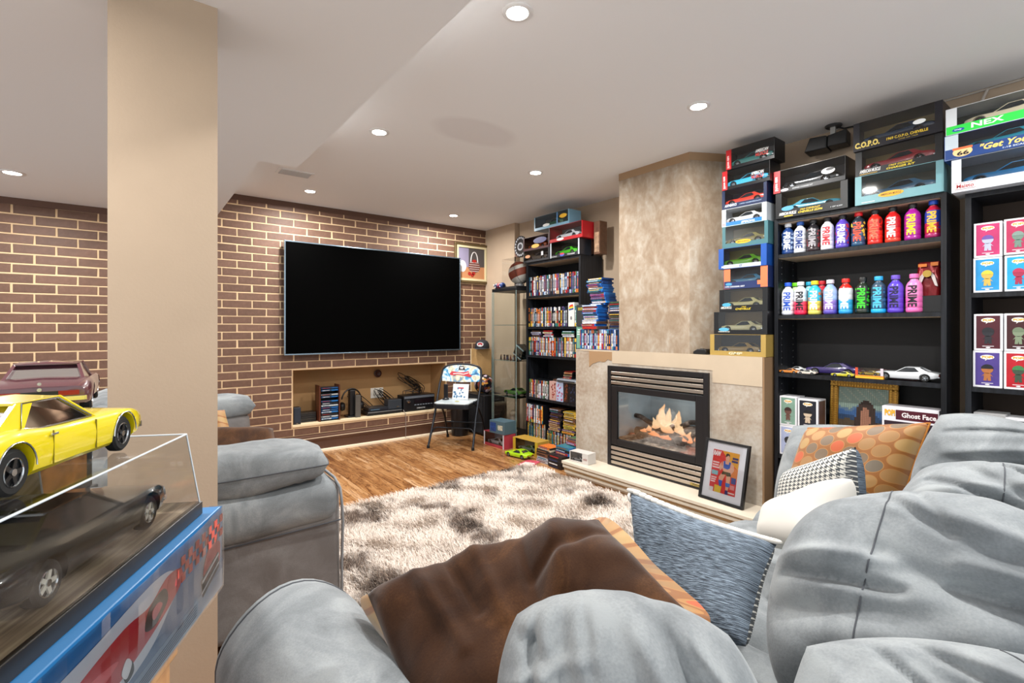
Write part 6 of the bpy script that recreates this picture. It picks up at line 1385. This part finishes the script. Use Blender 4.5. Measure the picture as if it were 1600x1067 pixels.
# ------------------------------------------------------------------ sectional in the foreground
so = thing('sectional_sofa', 'large grey suede sectional with overstuffed back cushions in the foreground', 'sofa', (0, 0, 0))
round_box('base', .44, 2.85, .10, 1.02, .05, .30, .03, GREY_SHADE, so, 2)
round_box('backrest', .46, 2.9, -.14, .14, .05, .72, .06, GREY, so, 3)
for i in range(3):
    x0 = .46 + i * .79; cushion('seat_cushion', [(x0, .12, .365), (x0 + .785, .12, .365), (x0 + .785, 1.06, .365), (x0, 1.06, .365)], .20, [GREY], so, n=30, k=.10, seed=40 + i, pw=(8, .4), piping=SEAM, pr_=.003)
# near rolled arm
m = MB(); ns = 26; ar = []
def armpt(t, yy):
    "cross section of the rolled arm, t around"
    a = PI * (1.18 - 1.36 * t); cx, cz = .30, .475; rx, rz = .160, .155
    return (cx + rx * math.cos(a), yy, cz + rz * math.sin(a))
ys = [-.15 + 1.37 * i / 40 for i in range(41)]
prof_all = []
for yy in ys + [1.235, 1.245]:
    sc_ = 1 if yy < 1.22 else (.97 if yy < 1.24 else .90)
    ring = [(.155, yy, .06)] + [armpt(i / ns, yy) for i in range(ns + 1)] + [(.445, yy, .06)]
    ring = [((x - .30) * sc_ + .30, y + .010 * noise.noise((x * 5, y * 5, z * 5)), (z - .4) * sc_ + .4 + .010 * noise.noise((x * 6 + 3, y * 4, z * 6))) for x, y, z in ring]; prof_all.append(ring)
for a, b in zip(prof_all, prof_all[1:]):
    for i in range(len(a) - 1): m.quad(a[i], b[i], b[i + 1], a[i + 1])
m.poly(prof_all[-1][::-1]); m.poly(prof_all[0])
obj('arm', m, GREY, so, sm=50, weld=True)
obj('arm_seam', MB().tube([prof_all[-3][i] for i in range(len(prof_all[-3]))], .0028, 6), SEAM, so, sm=60)
round_box('arm', 2.86, 3.10, -.1, 1.1, .05, .60, .09, GREY, so, 9, .01)
for x in (.2, 3.0):
    for y in (0, 1.1): obj('foot', MB().box(x, x + .06, y, y + .06, 0, .06), BLACK, so)
def bcush(c, T, seed, **k):
    return cushion('back_cushion', c, T, [GREY], so, n=k.pop('n', 64), seed=seed, wr=k.pop('wr', .022), wf_=k.pop('wf_', 5.), fine=.003, k=k.pop('k', .55), pw=k.pop('pw', (3.2, .5)), **k)
# nearest cushion, bottom centre
bcush([at(790, 1420, .60), at(1240, 1400, .56), at(1185, 950, .62), at(762, 905, .70)], .20, 3, folds=[(-.5, 1, -.35, .3, .10, -.02), (.1, 1, .55, .1, .10, .02), (.35, .95, .8, -.2, .08, -.022), (-.95, .9, -.5, .6, .05, -.012), (.55, 1, .9, .3, .06, .02), (-.9, .5, -.2, .7, .05, .012), (-.75, .98, -.62, .3, .05, -.02), (-.3, 1, -.2, .6, .05, -.012)], k=.8, n=76)
# front right lower cushion with folds
bcush([at(1190, 1500, .50), at(1900, 1420, .50), at(1640, 1010, .60), at(1240, 985, .66)], .20, 7, folds=[(-.7, .6, .2, -.3, .10, .03), (-.2, .8, .6, -.1, .12, -.03), (.1, .9, .9, .2, .10, .028), (-.5, .95, .1, .2, .05, -.024), (-.15, .95, .5, .45, .05, -.022), (-.85, .8, -.5, -.1, .06, .02)], k=.45, n=76, seams=[(.45, -.5, .55, .97)])
# big middle cushion
bcush([at(1165, 1130, .80), at(1800, 1130, .62), at(1660, 785, .78), at(1232, 772, .98)], .26, 11, folds=[(-.9, -.2, .1, -.35, .12, -.02), (-.1, .7, .9, .1, .10, .022), (-.2, .2, .7, -.5, .10, -.022), (.0, 1, .15, .5, .05, -.012), (-.85, .12, -.1, -.12, .05, -.026), (-.9, .3, -.15, .12, .07, .020), (.2, -.05, 1, -.5, .05, -.028), (.25, .1, 1, -.32, .07, .02), (-.3, .9, .2, .35, .045, -.016)], k=.75, n=84, seams=[(-.42, -.75, -.15, .98)])
# behind it, tucked cushion
bcush([at(1330, 930, 1.10), at(1800, 930, .92), at(1700, 742, .98), at(1430, 715, 1.22)], .26, 15, folds=[(-.8, .3, .8, .5, .12, .02), (-.5, .9, .4, .2, .08, -.022), (-.7, .55, .5, .0, .05, -.028), (-.1, 1, .9, .3, .05, -.022), (-.75, .1, .2, -.2, .06, .02)], k=.6, seams=[(.0, -.9, .12, .98)])
bcush([at(1400, 800, 1.45), at(1760, 800, 1.20), at(1650, 665, 1.25), at(1462, 636, 1.48)], .24, 19, folds=[(-.6, .2, .8, .4, .10, .018), (-.7, .6, .7, .75, .05, -.018), (-.8, -.2, .6, .1, .05, -.02)], k=.5)
# far end back pillow
bcush([at(1200, 795, 2.15), at(1420, 800, 1.9), at(1400, 668, 1.95), at(1235, 660, 2.2)], .18, 23, n=34, wr=.01, k=.3)

def pillow(lab, c, T, mats, **k):
    o = cushion('throw_pillow', c, T, mats, None, **k); tag(o, lab, 'pillow'); return o
pillow('orange pillow with tan circles leaning at the far end of the sectional', [at(1212, 812, 1.86), at(1400, 830, 1.52), at(1455, 660, 1.55), at(1262, 668, 1.92)], .17, [DOT.m, BRN], n=40, k=.05, ear=.05, seed=51, wr=.008, uvs=1., piping=mat('b3701e', .6), pr_=.003)
pillow('grey and white houndstooth pillow in front of the orange circle pillow', [at(1216, 815, 1.66), at(1352, 835, 1.40), at(1338, 697, 1.42), at(1232, 735, 1.68)], .14, [HT.m, NAVY.m], n=34, k=.05, ear=.04, seed=52, wr=.006)
pillow('plain white pillow lying in front of the houndstooth pillow', [at(1190, 850, 1.50), at(1300, 880, 1.20), at(1334, 745, 1.28), at(1200, 795, 1.56)], .12, [WHT, WHT], n=34, k=.05, ear=.06, seed=53, wr=.010)
cn = [at(1010, 1010, 1.25), at(1165, 1010, .98), at(1214, 850, 1.16), at(985, 768, 1.44)]
pillow('slate blue ribbed pillow with white looped trim in the middle of the sectional', cn, .13, [NAVY.m, HT.m], n=44, k=.0, ear=.06, seed=54, wr=.008)
tp = C.objects[-1]
# looped trim along the top and left edges
def trim(parent, a, b, nn, ear_):
    mid = (Vector(cn[0]) + Vector(cn[2])) / 2
    for i in range(nn):
        t = (i + .5) / nn; p = Vector(a).lerp(Vector(b), t); p += (mid - p) * (ear_ * (1 - (2 * t - 1) ** 2)) * 1.0
        d = (Vector(b) - Vector(a)).normalized(); nrm = (Vector(cn[1]) - Vector(cn[0])).cross(Vector(cn[3]) - Vector(cn[0])).normalized(); out = d.cross(nrm)
        lp = [p + d * (.014 * math.cos(q)) + nrm * (.014 * math.sin(q)) + out * .006 * (1 if out.z > 0 else -1) for q in [2 * PI * k / 10 for k in range(10)]]
        obj('trim_loop', MB().tube(lp, .0045, 6, 0, True), WHT, parent, sm=60)
trim(tp, cn[3], cn[2], 22, .055); trim(tp, cn[3], cn[0], 12, .055)
pillow('brown velvet pillow with an orange circle print face, nearest the camera', [at(700, 1290, .72), at(1085, 965, .84), at(935, 812, 1.14), at(574, 928, 1.04)], .145, [BRN, DOT.m], n=64, k=.0, ear=.02, seed=55, wr=.022, wf_=6, folds=[(-.6, .95, -.5, -.2, .06, .016), (-.35, .95, -.3, .1, .05, -.016), (-.1, .95, -.15, -.1, .06, .014), (.3, 1, .1, -.1, .07, -.018), (.62, 1, .35, -.1, .12, .03), (.95, .5, .2, .2, .07, -.014)], uvs=1., back_out=.24)

# ================================================================== MODEL CAR DISPLAY AT THE LEFT
DA = R(90 - 26.3); DV = Vector((math.cos(DA), math.sin(DA), 0)); DN = Vector((-math.sin(DA), math.cos(DA), 0))
CC = Vector((.121, .956, 0)); DL = .50
def dpos(s_, dep, z): p = CC - DV * s_ + DN * dep; return Vector((p.x, p.y, z))
OAK = NT('honey wood', .4); _tc = OAK.n('TexCoord'); _mp = OAK.n('Mapping'); _mp.inputs['Scale'].default_value = (14, 14, 1.2); OAK.l(_tc.outputs['Object'], _mp.inputs[0]); _n = OAK.n('TexNoise', Scale=2., Detail=5.); OAK.l(_mp.outputs[0], _n.inputs['Vector']); OAK.l(OAK.ramp(_n.outputs[0], [(.35, 'a97444'), (.65, 'cf9c68')]), OAK.b.inputs['Base Color'])
cab = thing('cabinet', 'honey coloured wooden cabinet under the model car display', 'cabinet', dpos(DL, .012, 0), DA)
obj('body', MB().box(0, DL - .15, 0, .46, .06, .765), OAK.m, cab, bev=.002); obj('top_panel', MB().box(-.005, DL - .14, -.006, .47, .765, .7875), OAK.m, cab, bev=.003); obj('plinth', MB().box(.01, DL - .17, .03, .45, 0, .06), mat('6a4426', .5), cab)
obj('door', MB().box(.03, DL - .17, -.016, 0, .09, .74), OAK.m, cab, bev=.003)
# printed kit box in shrink wrap
kb = thing('model_kit_box', 'shrink wrapped kit box with red car artwork and blue checkered band', 'box', dpos(DL, 0, .788), DA)
KH = .134
obj('carton', MB().box(0, DL, 0, .235, 0, KH), mat('3a78ae', .35), kb, bev=.002)
def kp(c, pts, l=1, nm='box_print', rough=.3): return obj(nm, MB().prism([(DL - a, z) for a, z in pts], -.0004 * l - .0003, -.0004 * l, 0, 'y'), mat(c, rough), kb)
def sm_curve(pts, n=6):
    out = []; k = len(pts)
    for i in range(k):
        p0, p1, p2, p3 = [Vector(pts[(i + j - 1) % k]) for j in range(4)]
        for t in [x / n for x in range(n)]:
            q = .5 * ((2 * p1) + (-p0 + p2) * t + (2 * p0 - 5 * p1 + 4 * p2 - p3) * t * t + (-p0 + 3 * p1 - 3 * p2 + p3) * t ** 3); out.append((q.x, q.y))
    return out
kp('2f78b4', [(0, .134), (DL, .134), (DL, .055), (0, .085)][::-1])
kp('6c86a6', [(0, .085), (DL, .055), (DL, 0), (0, 0)][::-1]); kp('8ea4bc', [(.0, .03), (DL, .02), (DL, 0), (0, 0)][::-1], 2)
ck = MB()
for i in range(14):
    for j in range(3):
        if (i + j) % 2 == 0:
            a = .002 + i * .0115; z = .088 - i * .0006 + j * .0115
            ck.box(DL - a - .0115, DL - a, -.0030, -.0020, z, z + .0115)
o = obj('checker_print', ck, mat('d05044', .4), kb); o['kind'] = 'stuff'
kp('d8dce4', sm_curve([(.18, .066), (.165, .080), (.17, .106), (.22, .118), (.33, .112), (.46, .100), (.49, .04), (.36, .03), (.24, .038)]), 3)
kp('c43a44', sm_curve([(.155, .078), (.15, .100), (.19, .108), (.235, .094), (.29, .098), (.38, .088), (.44, .070), (.45, .042), (.38, .036), (.30, .045), (.22, .058)]), 4)
kp('e06a70', sm_curve([(.30, .070), (.36, .080), (.42, .064), (.36, .058)]), 5); kp('2c2428', sm_curve([(.19, .078), (.20, .098), (.235, .092), (.245, .070), (.22, .064)]), 5); kp('d86a72', sm_curve([(.205, .080), (.215, .088), (.23, .084), (.225, .072)]), 6)
kp('b82c38', sm_curve([(.158, .086), (.16, .102), (.185, .105), (.19, .088)]), 5)
for a, z in ((.285, .052), (.335, .046)): kp('e8e8ec', sm_curve([(a - .010, z), (a, z + .011), (a + .010, z), (a, z - .011)]), 6); 
kp('16181c', sm_curve([(.27, .04), (.275, .055), (.29, .052), (.285, .036)]), 5)
# small picture of a car front at the far end
kp('b83440', sm_curve([(.010, .062), (.015, .082), (.055, .086), (.075, .064), (.07, .04), (.02, .044)]), 4); kp('20242c', [(.015, .040), (.080, .022), (.086, .050), (.02, .066)][::-1], 5)
kp('d8dce2', [(.018, .060), (.082, .044), (.082, .048), (.018, .064)][::-1], 6); kp('d8dce2', [(.018, .046), (.085, .028), (.085, .031), (.018, .049)][::-1], 6); kp('7a2430', [(.03, .052), (.07, .042), (.07, .044), (.03, .054)][::-1], 6)
for i in range(5): kp('3c4c64', [(.10, .022 - i * .004), (.30, .014 - i * .003), (.30, .0150 - i * .003), (.10, .0232 - i * .004)][::-1], 3, 'small_print')
wr_ = MB(); nn_ = 30
for i in range(nn_):
    for j in range(6):
        def wp(i, j): a = DL * i / nn_; z = KH * j / 6; return (a, -.004 + .0022 * noise.noise((a * 14, z * 9, 2.)) + .0012 * noise.noise((a * 50, z * 12, 5.)), z)
        wr_.quad(wp(i, j), wp(i + 1, j), wp(i + 1, j + 1), wp(i, j + 1))
obj('shrink_wrap', wr_, glass_mat((.98, .99, 1, 1), .05, 'shrink wrap', .12), kb, sm=80)
fl = MB(); 
for j in range(6): fl.quad((DL, -.003, KH * j / 6), (DL + .005 + .003 * math.sin(j), .02, KH * j / 6), (DL + .005 + .003 * math.sin(j + 1), .02, KH * (j + 1) / 6), (DL, -.003, KH * (j + 1) / 6))
obj('wrap_seam', fl, glass_mat((.9, .93, .96, 1), .25, 'wrap seam', .2), kb)
# acrylic case with black plinth
kc = thing('acrylic_case', 'clear acrylic display case on a black plinth, yellow car on its lid', 'case', dpos(DL, .016, .788 + KH + .0006), DA)
cx1, cdp = DL - .035, .215
obj('plinth', MB().box(0, cx1 + .003, 0, cdp, 0, .020), mat('1b1917', .35), kc, bev=.001)
RD = NT('wood look diorama floor', .35); _tc = RD.n('TexCoord'); _mp = RD.n('Mapping'); _mp.inputs['Scale'].default_value = (3, 60, 1); RD.l(_tc.outputs['Object'], _mp.inputs[0]); _n = RD.n('TexNoise', Scale=2., Detail=6.); RD.l(_mp.outputs[0], _n.inputs['Vector']); RD.l(RD.ramp(_n.outputs[0], [(.35, '6a5a48'), (.5, '94826a'), (.65, 'b8a88c')]), RD.b.inputs['Base Color'])
obj('floor_insert', MB().box(.004, cx1 - .006, .006, cdp - .006, .0202, .022), RD.m, kc)
zt_ = .136; q0 = [(0, .002, .0205), (cx1 - .004, .002, .0205), (cx1 - .004, cdp - .002, .0205), (0, cdp - .002, .0205)]; q1 = [(0, .008, zt_), (cx1 - .036, .008, zt_), (cx1 - .036, cdp - .008, zt_), (0, cdp - .008, zt_)]
m = MB(); 
for i in (0, 1, 2): m.quad(q0[i], q0[(i + 1) % 4], q1[(i + 1) % 4], q1[i])
m.quad(*q1); obj('cover', m, ACRYL, kc)
m = MB(); EDG = mat('dfe6ea', .12, 0, .7)
for a, b in ((q1[0], q1[1]), (q1[1], q1[2]), (q1[2], q1[3]), (q0[1], q1[1]), (q0[2], q1[2])): obj('edge', MB().tube([a, b], .0013, 6), EDG, kc)
kz = .788 + KH + .0006
make_car('model_car', 'bright yellow muscle car with black rims parked on the acrylic case', 'e6d010', dpos(.268, .112, kz + zt_ + .0016), DA, 1.02, None, 2, spoke='121316')
ycar = [o for o in C.objects if o.get('label', '').startswith('bright yellow')][0]; ycar.scale = (1.09, 1.05, 1.19)
yg = glass_mat((.12, .14, .16, 1), .10, 'car glass', .04)
for o in ycar.children:
    if o.name.startswith('windows'): o.material_slots[0].link = 'OBJECT'; o.material_slots[0].material = yg
obj('interior', MB().box(-.07, .02, -.036, .036, .030, .050).box(-.012, -.004, -.032, -.006, .05, .061).box(-.012, -.004, .006, .032, .05, .061), mat('1c1e22', .6), ycar)
obj('door_handle', MB().box(-.035, -.026, -.0535, -.052, .040, .0418), CHROME, ycar)
obj('door_line', MB().box(-.0300, -.0296, -.0519, -.0505, .014, .044), mat('8a7c10', .5), ycar)
for x in (.086, -.080): obj('door_line', MB().box(.0355, .0359, -.0524, -.0505, .014, .043), mat('8a7c10', .5), ycar) if x > 0 else None; obj('arch_trim', MB().tube([(x + .0228 * math.cos(a), -.0552, .020 + .0228 * math.sin(a)) for a in [PI * i / 14 for i in range(15)]], .0008, 6), CHROME, ycar, sm=60)
obj('window_trim', MB().tube([(.038, -.0452, .0468), (-.002, -.0372, .0702), (-.050, -.0374, .0705), (-.062, -.0452, .0478), (.036, -.0462, .0466)], .0008, 6), CHROME, ycar, sm=60)
make_car('model_car', 'black muscle car with pale rimmed wheels inside the acrylic case', '0d1216', dpos(.245, .10, kz + .0225), DA, 1.16, None, 2, spoke='d8d4c8')
# taller stand behind, with the maroon car seen from behind
stn = thing('car_box', 'dark boxed model car stack standing behind the yellow car', 'box', dpos(.38, .245, .7885), DA)
obj('carton', MB().box(0, .50, 0, .19, 0, .15), mat('23303a', .4), stn, bev=.002); obj('upper_carton', MB().box(.01, .49, .004, .185, .1505, .299), mat('1a2026', .35), stn, bev=.002)
obj('side_print', MB().box(.36, .47, .002, .0035, .17, .28), mat('8a5a2c', .4, var=.5, vscale=30), stn); obj('top_print', MB().box(.30, .48, .01, .18, .2992, .2998), mat('5c86a0', .4, var=.4, vscale=20), stn)
mz = .7885 + .300
mcar = make_car('model_car', 'maroon muscle car seen from behind, beyond the yellow car', '5c3038', Vector((-.104, .987 + .142, mz + .0005)), PI / 2, 1.06, None, 2)
for o in list(mcar.children):
    if o.name.startswith('windows'): o.material_slots[0].link = 'OBJECT'; o.material_slots[0].material = glass_mat((.55, .62, .66, 1), .12, 'clear car glass', .05)
obj('interior', MB().box(-.07, .02, -.036, .036, .030, .052), mat('b8bcc0', .6), mcar)
obj('tail_panel', MB().box(-.1362, -.1348, -.022, .022, .029, .037), mat('15161a', .3), mcar); obj('emblem', MB().disc(0, 0, .0025, .0025, -.0008, .0008).disc(0, .008, .0022, .0022, -.0008, .0008), CHROME, mcar)
em = [o for o in mcar.children if o.name.startswith('emblem')][0]; em.location = (-.1375, 0, .040); em.rotation_euler = (0, 0, -PI / 2)
